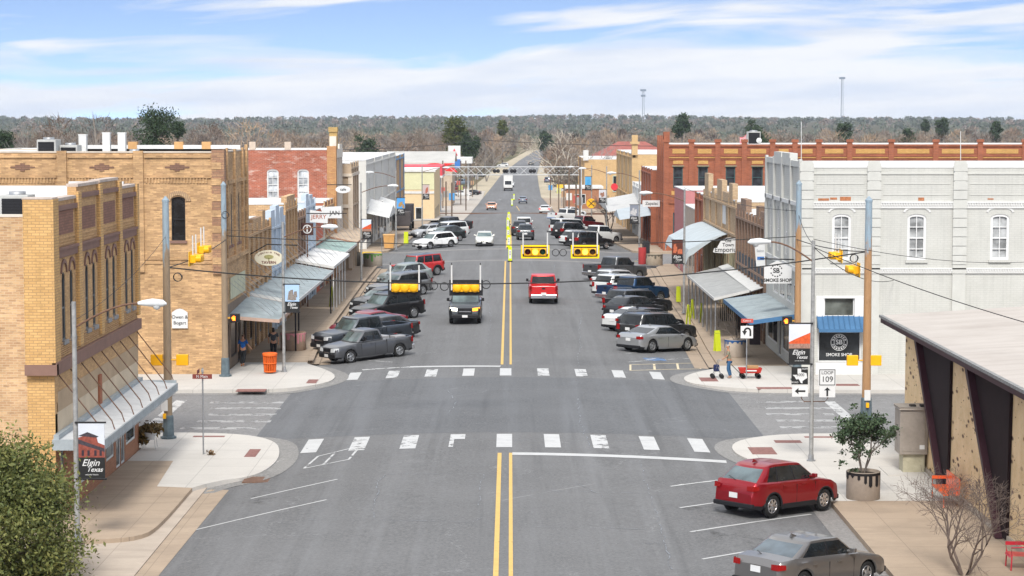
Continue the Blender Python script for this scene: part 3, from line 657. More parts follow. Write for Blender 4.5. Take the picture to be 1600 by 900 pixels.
roofset(A,-34,XA-.3,y0,y1,9.0,9.6,cap=pm((.6,.55,.48),.8,.2,key='weathered_coping'))
m=MB()
for (a,b,zt) in ((0,1,10.05),(1,2,10.42),(2,3,10.45),(3,4,10.1)): m.box(XA-.34,XA+.05,bays[a]+.05,bays[b]-.05,zt,zt+.1)
m.box(-15.42,XA+.1,y0-.32,y0+.5,10.15,10.2); m.build('coping',pm((.5,.42,.36),.85,.3,3,key='worn_coping'),A)
m=MB(); m.box(-34,-14.9,81.6,82.08,9.0,10.12); m.box(-17.0,-14.9,81.4,81.6,9.0,10.3); m.build('rear_parapet',MROOF,A)
hvac('dark grilled air conditioner on the white roof of the nearest left shop',-17.6,75.5,9.0,1.0,1.2,1.0)
cn=MB(); e0=2.52; e1=2.40
cn.add([(XA,66.6,e0),(XA,82.0,e0+.02),(XA+1.5,82.0,e1),(XA+1.5,66.6,e1),(XA,66.6,e0-.08),(XA,82.0,e0-.06),(XA+1.5,82.0,e1-.08),(XA+1.5,66.6,e1-.08)],[(0,1,2,3),(7,6,5,4)])
can=cn.build('canopy',pm((.52,.53,.53),.55,.15,2,key='canopy_white'),A)
m=MB(); m.box(XA+1.5,XA+1.56,66.55,82.05,e1-.22,e1+.02); m.box(XA,XA+1.5,66.52,66.6,e1-.22,e0-.0); m.box(XA,XA+1.5,82.0,82.08,e1-.22,e0); m.box(XA+.03,XA+.2,66.6,82,e0,e0+.14)
for i in range(60): y=66.7+i*.256; m.box(XA+1.56,XA+1.575,y,y+.14,e1-.28,e1-.2)
m.build('fascia',pm((.34,.38,.40),.5,.2,2,.2,key='gutter_metal'),can)
for i in range(9):
    m=MB(); y=67.6+i*1.78; m.tube([(XA+.02,y,4.46),(XA+1.3,y+.35,e1+.28),(XA+1.42,y+.2,e1)],.022,5); m.build('tie_rod',MRUST,can)
# ---- B: large tan brick building across the side street
Bd=thing('brick_building','large two storey tan brick corner building with brick diamonds and one dark arched window','building',(-30,111,-.2))
YB=106.75; T=TS(YB); zt=11.05; wo=(-17.12,-16.42,6.6,8.82,.16)
m=MB(); wall(m,T,-50,XA,-.3,zt,[wo],.25)
fo=[]
for c in (109.15,110.3,112.25,113.35): fo.append((c-.27,c+.27,6.2,8.85,.27))
wall(m,TL(XA),YB,116.3,3.2,zt,fo,.25); shell(m,-50,XA,YB,116.3,-.3,zt,0,skip=('S','E')); m.build('wall',BR_B,Bd)
m=MB()
for (a,b) in ((-22.85,-22.37),(-19.0,-18.5),(-30,-29.5),(-26.5,-26.0)): m.tbox(T,a,b,5.0,zt+.08,.0,.12)
m.tbox(TL(XA),111.1,111.5,5.6,zt+.1,0,.13); m.tbox(TL(XA),114.4,114.8,5.6,zt+.15,0,.13); m.tbox(TL(XA),115.9,116.3,5.6,zt+.3,0,.16); m.tbox(TL(XA),108.2,108.5,5.6,zt+.2,0,.1)
m.split('pilaster',BR_B,Bd)
m=MB(); m.tbox(T,-15.05,XA+.001,4.9,zt+.14,.0,.14); m.box(XA,XA+.14,YB-.14,YB+.6,4.9,zt+.141)
m.build('corner_pier',brick((.40,.235,.13),(.30,.16,.10),(.22,.14,.09),.34,.12,'mottled_brown_brick',.25,contrast=1.8),Bd); m=MB()
for k in range(7): m.tbox(T,-15.04,XA-.01,5.4+k*.8,5.75+k*.8,.14,.165)
m.build('corner_quoins',BR_B,Bd)
for cx in (-16.8,-20.6,-24.6):
    m=MB()
    for r in range(5): w=.62-abs(r-2)*.25; m.tbox(T,cx-w,cx+w,10.10+r*.081,10.18+r*.081,.0,.03)
    m.build('brick_diamond',BR_BD,Bd)
m=MB()
for (a,b) in ((-50,-30),(-29.5,-26.5),(-26,-22.9),(-22.32,-19.05),(-18.45,-15.1)):
    m.tbox(T,a,b,10.78,10.9,0,.09); m.tbox(T,a,b,9.76,9.82,0,.07)
    n=int((b-a)/.16)
    for i in range(n): u=a+(i+.3)*.16; m.tbox(T,u,u+.08,9.5,9.76,0,.06)
m.tbox(T,-24,-15.1,5.62,5.7,0,.05); m.tbox(T,-24,-15.1,5.42,5.5,0,.05); m.tbox(TL(XA),YB,116.3,5.4,5.62,0,.16); m.tbox(TL(XA),YB,116.3,9.4,9.6,0,.1)
m.build('corbel_course',BR_B,Bd)
A0=arc(-17.42,-16.12,8.6,.52,10); B0=arc(-17.16,-16.38,8.6,.30,10); m=MB()
for p,q,r,s in zip(A0[:-1],A0[1:],B0[:-1],B0[1:]): m.prism([T(p[0],p[1],.001),T(q[0],q[1],.001),T(s[0],s[1],.001),T(r[0],r[1],.001)],(0,-.06,0))
m.build('window_arch',brick((.52,.36,.2),(.45,.3,.15),(.3,.2,.12),.1,.3,'arch_brick',.1),Bd)
window(Bd,T,wo,MBLK,glass((.012,.013,.014),.25),1,2,.05,.2,sill=M_MAUV)
for o in fo: window(Bd,TL(XA),o,pm((.16,.18,.19),.5,.15,key='dark_grey_frame'),glass((.022,.026,.028),.35,.12),1,2,.05,.2,sill=M_MAUV)
so=[(108.2,109.0,-.2,2.2),(109.6,111.9,.3,2.2),(112.3,113.2,-.2,2.2),(113.7,115.8,.3,2.2)]
m=MB(); wall(m,TL(XA),YB,116.3,-.3,3.2,so,.4); m.build('shopfront_wall',pm((.20,.15,.11),.7,.2,key='dark_shopfront'),Bd)
for o in so: window(Bd,TL(XA),o,MBLK,glass((.03,.02,.02)),1,1,.09,.35,name='door' if o[2]<0 else 'window')
m=MB(); m.tbox(TL(XA),109.2,115.2,3.4,4.5,.02,.07); m.build('painted_sign_panel',pm((.50,.50,.36),.7,.2,key='pale_green_panel'),Bd)
roofset(Bd,-50,XA,YB,116.3,10.2,zt,cap=pm((.55,.48,.40),.8,.2,key='coping_tan'))
m=MB(); m.box(-25.5,-14.8,116.0,116.28,10.3,11.32); m.build('rear_parapet',MROOF,Bd)
for px in (208,280,323): q=ony(px,226,116.2); m=MB(); m.box(q[0]-.24,q[0]+.24,115.95,116.4,11.1,11.5); m.build('parapet_pier',pm((.52,.30,.13),.8,.2,key='capped_pier'),Bd)
hvac('grey rooftop condenser at the centre of the tan brick roof',-20.2,113.8,10.2,.9,.9,.8)
sg=thing('wall_sign','white arched wall sign reading Owen & Bogart on the tan brick side wall','sign',(-16.75,YB-.1,2.2)); m=MB()
P=[(-17.15,2.15),(-16.35,2.15),(-16.35,2.95)]+[(-16.35-.8*t,2.95+.2*math.sin(math.pi*t)) for t in (.15,.3,.5,.7,.85)]+[(-17.15,2.95)]
m.prism([(x,YB-.06,z) for x,z in P],(0,-.05,0)); m.build('panel',MSIGNW,sg); text('Owen &',.24,(-16.75,YB-.12,2.72),MTEXT,sg); text('Bogart',.24,(-16.75,YB-.12,2.42),MTEXT,sg)
hvac('large black rooftop air conditioner behind the tan brick parapet, leftmost of the pair',-24.5,112.5,10.2,1.0,1.4,1.45)
hvac('low wide rooftop air conditioner behind the tan brick parapet, right of the large black one',-23.5,113.2,10.2,.95,1.2,1.15)
for i,(px,h) in enumerate(((130,1.9),(167,2.0),(191,2.0))):
    q=ony(px,236,114.5); t=thing('roof_vent',['white square roof flue left of the two others on the tan brick building','white roof flue in the middle of three above the tan brick parapet','white roof flue rightmost of three above the tan brick parapet'][i],'roof vent',(q[0],114.5,10.2))
    m=MB(); m.box(q[0]-.2,q[0]+.2,114.3,114.7,10.2,10.2+h-.25); m.build('flue',MW,t); m=MB(); m.box(q[0]-.22,q[0]+.22,114.28,114.72,10.2+h-.25,10.2+h-.18); m.build('cap',MW,t)
# ---- small shops between B and C
def shop(name,label,side,y0,y1,zt,mat,z_mid=3.2,par=(),pil=0,pmat=None,ops=(),depth=22,roofz=None,win=(),base=-.3,copm=None,gm=None,fm=None,X=None,roofm=None):
    s=1 if side=='R' else -1; X=X if X is not None else (14.75 if s>0 else XA); T=TR(X) if s>0 else TL(X)
    t=thing(name,label,'building',(X+s*depth/2,(y0+y1)/2,base+.1)); m=MB(); x0,x1=(X,X+depth) if s>0 else (X-depth,X)
    wall(m,T,y0,y1,base,zt,list(win)+list(ops),.25); shell(m,x0,x1,y0,y1,base,zt,0,skip=('W',) if s>0 else ('E',))
    for (a,b,z) in par: m.tbox(T,a,b,zt-.4,z,-.3,.001 if not pil else .06)
    m.build('wall',mat,t)
    if pil:
        m=MB()
        for i in range(pil+1): u=y0+.2+(y1-y0-.4)*i/pil; m.tbox(T,u-.18,u+.18,base,zt+.12,.0,.12)
        m.split('pilaster',pmat or mat,t); m=MB(); m.tbox(T,y0,y1,zt-.5,zt-.35,0,.135); m.tbox(T,y0,y1,z_mid+.3,z_mid+.45,0,.14); m.build('string_course',pmat or mat,t)
    for o in win: window(t,T,o,fm or MW,gm or glass((.04,.045,.045)),1,2,.06,.2,sill=pmat or mat)
    for o in ops: window(t,T,o,fm or M_GRF,gm or glass((.03,.03,.03)),2 if o[1]-o[0]>1.5 else 1,1,.08,.22,name='door' if o[2]<base+.5 else 'window')
    roofset(t,x0,x1,y0,y1,roofz or zt-.8,zt,cap=copm or MROOF,roofm=roofm); return t,T
def sops(y0,y1,n,z=2.4):
    w=(y1-y0)/n; return [(y0+w*i+.3,y0+w*(i+1)-.3,-.2 if i%2 else .4,z) for i in range(n)]
def wops(y0,y1,n,z0,z1,w=.6,rise=.2):
    s=(y1-y0)/n; return [(y0+s*(i+.5)-w/2,y0+s*(i+.5)+w/2,z0,z1,rise) for i in range(n)]
BR_T2=brick((.58,.39,.21),(.48,.30,.155),(.28,.18,.11),.3,.1,'buff_brick',.2,contrast=1.2); BR_BR=brick((.30,.20,.14),(.24,.15,.10),(.2,.13,.09),.3,.1,'dull_brown_brick',.2)
M_LBL=pm((.46,.53,.60),.7,.12,key='pale_blue_paint'); M_ORG=pm((.50,.13,.07),.8,.15,key='orange_red_paint')
shop('shop_building','low buff brick shop with a stepped parapet beside the tan corner building','L',116.32,127.6,6.7,BR_T2,par=((117,119,6.9),(119,123,7.1),(123.5,125,7.4)),pil=5,ops=sops(116.5,127.4,4),win=wops(117,127,3,4.2,5.6,.7))
shop('shop_building','low shop with a pale blue painted front and stepped cornice on the left side','L',127.62,135.6,6.5,M_LBL,par=((128,130,7.2),(130.5,132.5,7.4),(133,135,7.2)),pil=3,ops=sops(127.8,135.4,3),win=wops(128,135.2,3,4.0,5.5,.6,.1),fm=M_LBL)
shop('shop_building','narrow tall buff brick shop front beside the pale blue one','L',135.62,143.4,7.3,BR_T2,par=((137,142.2,7.75),),pil=4,ops=sops(135.8,143.2,2),win=wops(136,143,3,3.6,4.4,.5,.1))
shop('shop_building','small dull brown brick shop front between buff and pale blue fronts','L',143.42,149.2,6.4,BR_BR,pil=3,ops=sops(143.6,149,2))
shop('shop_building','tall narrow pale blue shop front with a blocky top on the left side','L',149.22,156.6,6.9,M_LBL,par=((150,152,7.45),(152.5,155,7.3)),pil=2,ops=sops(149.4,156.4,2),fm=M_LBL)
shop('shop_building','orange red painted low shop front with white sloped parapet','L',156.62,164.5,6.0,M_ORG,pil=1,pmat=pm((.5,.47,.4),.8,.2,key='cream_trim'),ops=sops(156.8,164.3,2))
shop('shop_building','low orange brick shop against the worn red brick side wall','L',164.52,173.3,6.3,BR_RED,pil=3,pmat=BR_T2,ops=sops(164.7,173.1,3))
# ---- C: worn red brick two storey
C_=thing('brick_building','worn red brick two storey building with two white arched side windows','building',(-25,177,-.2)); YC=173.4; T=TS(YC)
co=[(-19.95,-18.98,6.3,8.72,.25),(-17.45,-16.5,6.3,8.72,.25)]
m=MB(); wall(m,T,-42,XA,-.3,10.3,co,.25); shell(m,-42,XA,YC,181,-.3,10.3,0,skip=('S','E')); wall(m,TL(XA-.02),YC,181,-.3,10.3,[],.2); m.build('wall',BR_REDW,C_)
for o in co: window(C_,T,o,MW,glass((.42,.44,.46),.2,.5),2,4,.12,.18)
m=MB(); m.tbox(TL(XA),YC-.15,YC+.7,-.2,10.6,-.0,.3); m.tbox(T,-15.0,XA+.28,4,10.6,.0,.1); m.build('pilaster',brick((.5,.27,.10),(.42,.2,.08),(.3,.18,.1),.3,.1,'orange_brick',.1),C_)
m=MB(); 
for i in range(5): y=174.5+i*1.5; m.tbox(TL(XA),y,y+.5,.0,9.6,0,.2)
m.split('front_column',pm((.62,.58,.50),.7,.15,key='cream_paint'),C_); m=MB()
m.tbox(TL(XA),174.1,180.9,9.6,10.35,0,.25); m.tbox(TL(XA),174.1,180.9,5.0,5.5,0,.25); m.tbox(TL(XA),174.1,175.5,10.3,11.4,-.3,.25); m.tbox(TL(XA),178,180.9,10.35,10.7,-.3,.2); m.split('front_cornice',pm((.62,.58,.50),.7,.15,key='cream_paint'),C_)
m=MB(); m.tbox(TL(XA),174.4,175.1,10.35,12.0,-.35,.3); m.tbox(TL(XA),174.3,175.2,11.75,12.15,-.4,.34); m.build('finial',brick((.5,.34,.12),(.42,.28,.1),(.3,.2,.1),.3,.1,'gold_brick',.1),C_)
for i in range(2): 
    o=MB(); px=(395,450)[i]; q=ony(px,229,YC+.3); o.box(q[0]-.25,q[0]+.25,YC-.05,YC+.45,10.3,10.95); o.build('chimney',pm((.55,.45,.36),.8,.2,key='capped_brick'),C_)
roofset(C_,-42,XA,YC,181,9.6,10.3)
# ---- D tan corner building and blocks beyond second cross street (left)
D,T=shop('corner_building','tan brick corner building with flat cornice and column strips at the second left corner','L',181.6,190.4,9.0,pm((.44,.34,.24),.8,.12,2,key='tan_render'),par=(),pil=3,z_mid=5,X=-13.75,ops=sops(181.8,190.2,3,3),win=wops(182,190,3,5.8,7.6,.6))
m=MB(); m.tbox(TS(181.6),-36,-13.6,7.9,8.15,0,.2); m.tbox(TS(181.6),-36,-13.6,5.2,5.5,0,.15); m.tbox(TL(-13.75),181.6,190.4,7.9,8.15,0,.2); [m.tbox(TS(181.6),-16.3+i*1.2,-15.9+i*1.2,.0,7.9,0,.12) for i in range(3)]; m.build('cornice',pm((.60,.52,.42),.8,.12,key='pale_trim'),D)
def shopz(*a,**k): return shop(*a,**k)
z_=lambda y:zl(y)
E_,T=shop('white_building','long white painted brick building beyond the second cross street on the left','L',212,267,8.7,pm((.56,.55,.51),.75,.08,2,key='white_brick_paint'),pil=4,z_mid=3.5,ops=[(214+i*6,218+i*6,-.3 if i%2 else .4,2.4) for i in range(8)],win=wops(214,266,5,5,6.8,.9,0),depth=40,base=-1)
shop('tan_building','narrow tan brick building with a blue corner strip right of the long white one','L',268,289,8.2,BR_T2,pil=2,pmat=pm((.12,.25,.42),.6,.15,key='blue_trim'),depth=18,base=-1.5)
G_,T=shop('yellow_building','low cream yellow building with pale green upper band left of the street','L',312,338,5.3,pm((.60,.46,.28),.8,.08,2,key='cream_yellow'),depth=16,base=-3.2,X=-11.2,ops=[(315+i*5,318+i*5,-2.6,-.3) for i in range(4)])
m=MB(); m.tbox(TS(312),-27.2,-11.2,2.6,5.2,0,.06); m.build('green_band',pm((.55,.54,.34),.8,.08,key='pale_green_band'),G_); m=MB(); m.tbox(TS(312),-27.4,-11.0,5.2,5.5,0,.25); m.tbox(TS(312),-27.2,-11.2,2.0,2.35,0,.12); m.build('trim',MW,G_)
window(G_,TS(311.9),(-21,-19,-2.2,0),MW,glass(),2,1,.1,.0,name='window'); window(G_,TS(311.9),(-14,-13,-3,0),MW,glass(),1,1,.1,.0,name='door')
def gable(name,label,x0,x1,y0,y1,z0,ze,zr,wm,rm):
    t=thing(name,label,'building',((x0+x1)/2,(y0+y1)/2,z0)); m=MB(); m.box(x0,x1,y0,y1,z0,ze); m.add([(x0,y0,ze),(x0,y1,ze),(x0,(y0+y1)/2,zr-.1)],[(0,1,2)]); m.add([(x1,y0,ze),(x1,y1,ze),(x1,(y0+y1)/2,zr-.1)],[(0,1,2)]); m.build('wall',wm,t)
    m=MB(); ym=(y0+y1)/2; o=.5
    for a,b in ((y0-o,ze-.15),(y1+o,ze-.15)): m.add([(x0-o,a,b),(x1+o,a,b),(x1+o,ym,zr),(x0-o,ym,zr)],[(0,1,2,3)])
    m.box(x0-o,x1+o,y0-o-.05,y0-o+.1,ze-.4,ze-.1); m.build('roof',rm,t)
    for i in range(3): 
        u=x0+(x1-x0)*(.2+.3*i); window(t,TS(y0-.03),(u-.6,u+.6,z0+1,z0+2.4),MW,glass(),2,1,.08,.0)
    return t
gable('metal_roofed_store','long low store with a pale metal roof and brown fascia behind the cream yellow building','',0,0,0,0,0,0,0) if False else gable('metal_roofed_store','long low store with a pale metal roof behind the cream yellow building',-24.5,-11.5,420,440,zl(430),zl(430)+8.6,zl(430)+10.7,pm((.44,.36,.27),.8,.15,key='tan_siding'),pm((.42,.41,.38),.6,.15,.3,key='pale_metal_roof'))
cnp=thing('petrol_canopy','red fuel station canopy with a white stripe behind the cream yellow building','canopy',(-18,365,zl(365)))
m=MB(); m.box(-24,-11.5,358,372,zl(365)+6.3,zl(365)+8.0); m.build('canopy_roof',pm((.58,.06,.08),.5,.1,key='canopy_red'),cnp)
m=MB(); m.box(-24.05,-11.45,357.9,372.1,zl(365)+6.0,zl(365)+6.35); m.build('stripe',MW,cnp)
for x in (-23,-12.5): m=MB(); m.box(x-.2,x+.2,364.8,365.2,zl(365)-.5,zl(365)+6.1); m.build('post',MW,cnp)
t=thing('road_sign_tall','red oval roadside sign with white lettering and an orange tail','sign',(-13.6,400,zl(400)))
m=MB(); m.tube([(-13.6,400,zl(400)-.5),(-13.6,400,zl(400)+6.8)],.12); m.build('post',MGAL,t)
m=MB(); q=zl(400)+7.6; m.prism([(-13.6+1.9*math.cos(a)-.7,399.8,q+.75*math.sin(a)) for a in [i*math.pi/10 for i in range(20)]],(0,.3,0)); m.prism([(-12.6,399.85,q-.7),(-9.9,399.85,q-1.0),(-10.6,399.85,q-.2),(-12.2,399.85,q+.1)],(0,.2,0)); m.prism([(-12.6,399.85,q+.7),(-10.4,399.85,q+.7),(-12.2,399.85,q+.12)],(0,.2,0)); m.build('panel',pm((.62,.03,.03),.5,.05,key='sign_red'),t)
text('Conoco',1.0,(-14.3,399.75,q),MSIGNW,t,sx=.9,bold=.02)
t=thing('fuel_price_sign','white pole sign with a red triangle above red and blue panels','sign',(-11.9,452,zl(452)))
z0=zl(452); m=MB(); m.box(-12.1,-11.8,451.9,452.1,z0-1,z0+8); m.build('post',MGAL,t); m=MB(); m.box(-13.2,-10.6,451.7,451.9,z0+9.2,z0+12); m.build('panel',MSIGNW,t)
m=MB(); m.prism([(-12.6,451.68,z0+9.9),(-11.2,451.68,z0+9.9),(-11.9,451.68,z0+11.4)],(0,-.05,0)); m.build('triangle',pm((.7,.03,.05),.5,.05,key='logo_red'),t)
m=MB(); m.box(-13.2,-12.0,451.7,451.9,z0+7.2,z0+9.1); m.build('price_panel',pm((.62,.05,.06),.5,.05,key='panel_red'),t); m=MB(); m.box(-11.95,-10.6,451.7,451.9,z0+7.2,z0+9.1); m.build('price_panel',pm((.05,.17,.45),.5,.05,key='panel_blue'),t)
cnp=thing('petrol_canopy','flat white fuel station canopy beside the white pole sign','canopy',(-10,480,zl(480))); m=MB(); m.box(-21,-3.5-5,474,486,zl(480)+8.3,zl(480)+9.6); m.build('canopy_roof',MW,cnp)
for x in (-20,-14,-9.5): m=MB(); m.box(x-.2,x+.2,479.8,480.2,zl(480)-.5,zl(480)+8.4); m.build('post',MW,cnp)
# ---- R1: cream painted brick corner building (smoke shop)
XR=14.75; R1=thing('painted_brick_building','two storey cream painted brick corner building with white arched windows and blue awnings','building',(30,113,-.2)); Y1=106.6; T=TS(Y1); YE=121.3
pcs=[14.95,18.35,22.7,27.4,32.2,37]
so=[]
for i,c in enumerate((16.75,20.55,24.75,29.8,34.6)): so.append((c-.48,c+.48,5.62,7.95,.22))
sh=[(15.92,17.45,2.75,3.72),(15.62,17.82,.42,2.0),(26.2,27.6,2.6,3.9,.4)]
m=MB(); wall(m,T,XR,50,-.3,10.3,so+sh,.25)
fo=[]
for i in range(4):
    b0=107.5+i*3.4
    for dx in (.75,1.85): fo.append((b0+dx-.3,b0+dx+.3,5.5,8.1,.3))
go=[(108,109.4,.3,2.2),(109.8,110.8,-.2,2.2),(111.2,114,.3,2.2),(114.5,115.5,-.2,2.2),(116,120.6,.3,2.2),(107.6,109.8,3.1,4.2),(110.3,112.6,3.1,4.2),(113.2,115.5,3.1,4.2),(116,118,3.1,4.2)]
wall(m,TR(XR),Y1,YE,-.3,10.4,fo+go,.25); shell(m,XR,50,Y1,YE,-.3,10.3,0,skip=('S','W')); m.build('wall',BR_W,R1)
m=MB()
for i,c in enumerate(pcs):
    m.tbox(T,c-.33,c+.33,-.2,9.55,0,.1); m.tbox(T,c-.30,c+.30,9.55,10.62,0,.12)
m.split('pilaster',pm((.50,.50,.465),.75,.08,2,key='painted_trim'),R1); m=MB()
for c in pcs:
    m=MB()
    for k in range(12): z=4.9+k*.47; m.tbox(T,c-.35,c+.35,z+.04,z+.44,.1,.14)
    m.build('quoin_blocks',pm((.50,.50,.465),.75,.08,2,key='painted_trim'),R1)
m=MB()
for i in range(5):
    y=107+i*3.5; m.tbox(TR(XR),y-.22,y+.22,4.9,10.7,0,.14); 
for k in range(4): y=107+k*3.5; m.tbox(TR(XR),y+.22,y+3.28,10.3,10.5+(.45 if k in(1,2) else .1),-.3,.12)
m.split('pilaster',pm((.50,.50,.465),.75,.08,2,key='painted_trim'),R1)
m=MB()
for (c0,c1) in zip(pcs[:-1],pcs[1:]):
    m.tbox(T,c0+.33,c1-.33,7.88+.36,8.16+.36,0,.07); m.tbox(T,c0+.33,c1-.33,8.5,8.58,0,.13)
    n=int((c1-c0)/.13)
    for i in range(n): u=c0+.33+i*.13; m.tbox(T,u,min(u+.07,c1-.33),8.38,8.5,.07,.12)
m.tbox(T,XR,50,4.95,5.15,0,.09); m.tbox(T,XR,50,5.15,5.22,0,.14)
for i in range(250): u=XR+i*.13; m.tbox(T,u,u+.07,5.04,5.15,.09,.13)
m.tbox(TR(XR),Y1,YE,4.9,5.15,0,.12); m.tbox(TR(XR),Y1,YE,8.3,8.5,0,.14)
for o in so:
    A0=arc(o[0]-.22,o[1]+.22,8.05,.30,10); B0=arc(o[0]-.12,o[1]+.12,8.02,.25,10)
    for p,q,r,s in zip(A0[:-1],A0[1:],B0[:-1],B0[1:]): m.prism([T(p[0],p[1],.001),T(q[0],q[1],.001),T(s[0],s[1],.001),T(r[0],r[1],.001)],(0,-.04,0))
m.build('cornice',pm((.60,.60,.58),.7,.06,2,key='cornice_white'),R1)
m=MB()
for (c0,c1) in zip(pcs[:-1],pcs[1:]):
    a,b=c0+.5,c1-.5
    for q in ((a,b,9.45,9.5),(a,b,8.9,8.94)): m.tbox(T,*q,0,.025)
    m.tbox(T,c0+.33,c1-.33,9.95,10.05,0,.05)
m.build('brick_moulding',pm((.5,.5,.46),.75,.06,2,key='moulding_paint'),R1)  # thin mouldings in their own pale cream paint
mw_=pm((.64,.64,.63),.5,.04,key='window_white')
for o in so: window(R1,T,o,mw_,glass((.33,.34,.34),.2,.5),2,4,.13,.16,sill=BR_W,mw=.04)
for o in fo: window(R1,TR(XR),o,mw_,glass((.4,.41,.41),.2,.5),1,2,.1,.18)
window(R1,T,sh[0],mw_,glass((.10,.11,.10)),1,1,.05,.2); window(R1,T,sh[2],mw_,glass((.03,.03,.03)),2,2,.1,.2)
w=window(R1,T,sh[1],mw_,glass((.022,.024,.026)),1,1,.07,.2,sill=mw_)
m=MB(); m.tbox(T,15.5,17.95,3.68,3.8,0,.06); m.tbox(T,15.5,15.92,2.72,3.7,0,.05); m.tbox(T,17.45,17.95,2.72,3.7,0,.05); m.tbox(T,15.5,17.95,-.2,.42,0,.08); m.split('shop_surround',mw_,R1)
for o in go: window(R1,TR(XR),o,mw_,glass((.05,.055,.05)),2 if o[1]-o[0]>1.3 else 1,1,.1,.2,name='door' if o[2]<0 else 'window')
roofset(R1,XR,50,Y1,YE,9.6,10.3,cap=mw_)
m=MB()
for k,(a,b) in enumerate(((15.55,16.1),(16.15,16.5),(16.65,17.2),(24.1,24.4),(20.6,20.9))): m.tbox(T,a,b,8.62+.05*(k%2),8.74+.04*(k%3),0,.012)
m.split('bare_brick_patch',pm((.42,.17,.08),.85,.4,9,key='bare_brick'),R1)
# logo on the shop window
lg=MB(); cx,cz,yy=16.72,1.42,Y1-.02+.2
def ring(m,cx,cz,y,r0,r1,n=32,a0=0,a1=2*math.pi):
    for i in range(n):
        t0=a0+(a1-a0)*i/n;t1=a0+(a1-a0)*(i+1)/n
        m.add([(cx+r0*math.cos(t0),y,cz+r0*math.sin(t0)),(cx+r1*math.cos(t0),y,cz+r1*math.sin(t0)),(cx+r1*math.cos(t1),y,cz+r1*math.sin(t1)),(cx+r0*math.cos(t1),y,cz+r0*math.sin(t1))],[(0,1,2,3)])
yy=Y1+.165
ring(lg,cx,cz,yy,.40,.43); ring(lg,cx,cz,yy,.24,.27)
for i in range(16): 
    t=i*math.pi/8
    if abs(math.sin(t))>.3: ring(lg,cx,cz,yy,.30,.37,1,t-.12,t+.12)
lg.build('window_logo',MSIGNW,w); text('SB',.34,(cx,yy,cz),MSIGNW,w,'window_lettering',bold=.006); text('SMOKE SHOP',.22,(cx,yy,.78),MSIGNW,w,'window_lettering',bold=.003)
def scoop(root,T,u0,u1,zt,zb,out,mat,name='awning',val=.16,n=9):
    m=MB(); m.quad(T(u0,zt,.02),T(u1,zt,.02),T(u1,zb,out),T(u0,zb,out)); m.tbox(T,u0,u1,zb-val,zb,out-.02,out); 
    m.add([T(u0,zt,.02),T(u0,zb,out),T(u0,zb,.02)],[(0,1,2)]); m.add([T(u1,zt,.02),T(u1,zb,out),T(u1,zb,.02)],[(0,1,2)])
    for i in range(n+1):
        u=u0+(u1-u0)*i/n; a=Vector(T(u,zt+.02,.03)); b=Vector(T(u,zb+.02,out)); m.tube([a,b],.022,4)
    return m.build(name,mat,root)
scoop(R1,T,15.55,17.95,2.78,2.18,.75,M_BLUE)
def awn(root,X,Xo,y0,y1,zw,zo,mat,fm,posts=(),pm_=None,n=30,fh=.16,name='awning',rods=0,rodz=None,zw1=None,zo1=None,pz=-.2):
    zw1=zw1 or zw; zo1=zo1 or zo; m=MB(); corr(m,(X,y0,zw),(X,y1,zw1),(Xo,y1,zo1),(Xo,y0,zo),n)
    a=m.build(name,mat,root); m=MB(); s=1 if Xo>X else -1
    def fb(x0,ya,za,x1,yb,zb): 
        d=Vector((x1-x0,yb-ya,0)).normalized(); q=Vector((d.y,-d.x,0))*.02
        m.add([(x0-q.x,ya-q.y,za-fh),(x1-q.x,yb-q.y,zb-fh),(x1-q.x,yb-q.y,zb+.015),(x0-q.x,ya-q.y,za+.015),(x0+q.x,ya+q.y,za-fh),(x1+q.x,yb+q.y,zb-fh),(x1+q.x,yb+q.y,zb+.015),(x0+q.x,ya+q.y,za+.015)],[(0,1,2,3),(7,6,5,4),(3,2,6,7),(0,4,5,1),(1,5,6,2),(0,3,7,4)])
    fb(Xo,y0-.03,zo,Xo,y1+.03,zo1); fb(X,y0-.03,zw,Xo,y0-.03,zo); fb(X,y1+.03,zw1,Xo,y1+.03,zo1); m.build('fascia',fm,a)
    for y in posts: m=MB(); m.tube([(Xo-s*.1,y,pz-.05),(Xo-s*.1,y,zo-.05)],.045,8); m.build('post',pm_ or MGAL,a)
    for i in range(rods):
        y=y0+(y1-y0)*(i+.5)/rods; m=MB(); m.tube([(X+s*.02,y,rodz or zw+1.7),(Xo-s*.5,y+.3,zo+.1)],.013,4); m.build('tie_rod',MGAL,a)
    return a
awn(R1,XR,12.3,107.9,121.2,2.75,2.40,M_GMET,M_BLUE,n=30,fh=.2,rods=0)
# ---- small right-hand shops
R2,T=shop('shop_building','brown brick one storey shop with ribbed front beside the cream corner building','R',121.32,137,6.9,BR_BR,par=((121.5,124,7.35),(124.5,126,7.6),(131.5,134.5,7.75),(134.8,136.8,7.3)),pil=9,pmat=BR_BR,ops=sops(121.6,136.8,5))
m=MB(); m.tbox(TR(14.75),122,128.6,3.2,4.3,.02,.1); m.tbox(TR(14.75),129.2,136,3.2,4.3,.02,.1); m.build('dark_transom',pm((.05,.065,.08),.6,.1,key='slate_panel'),R2)
awn(R2,XR,11.95,123.2,142,2.95,2.30,pm((.34,.345,.335),.6,.2,1.5,key='pale_canopy'),MW,posts=[123.4+i*2.65 for i in range(8)],n=0,fh=.14)
m=MB(); m.quad((XR-.02,122.2,3.0),(XR-.02,141.8,3.1),(XR-.75,141.8,2.88),(XR-.75,122.2,2.78)); m.build('flashing',MW,R2)
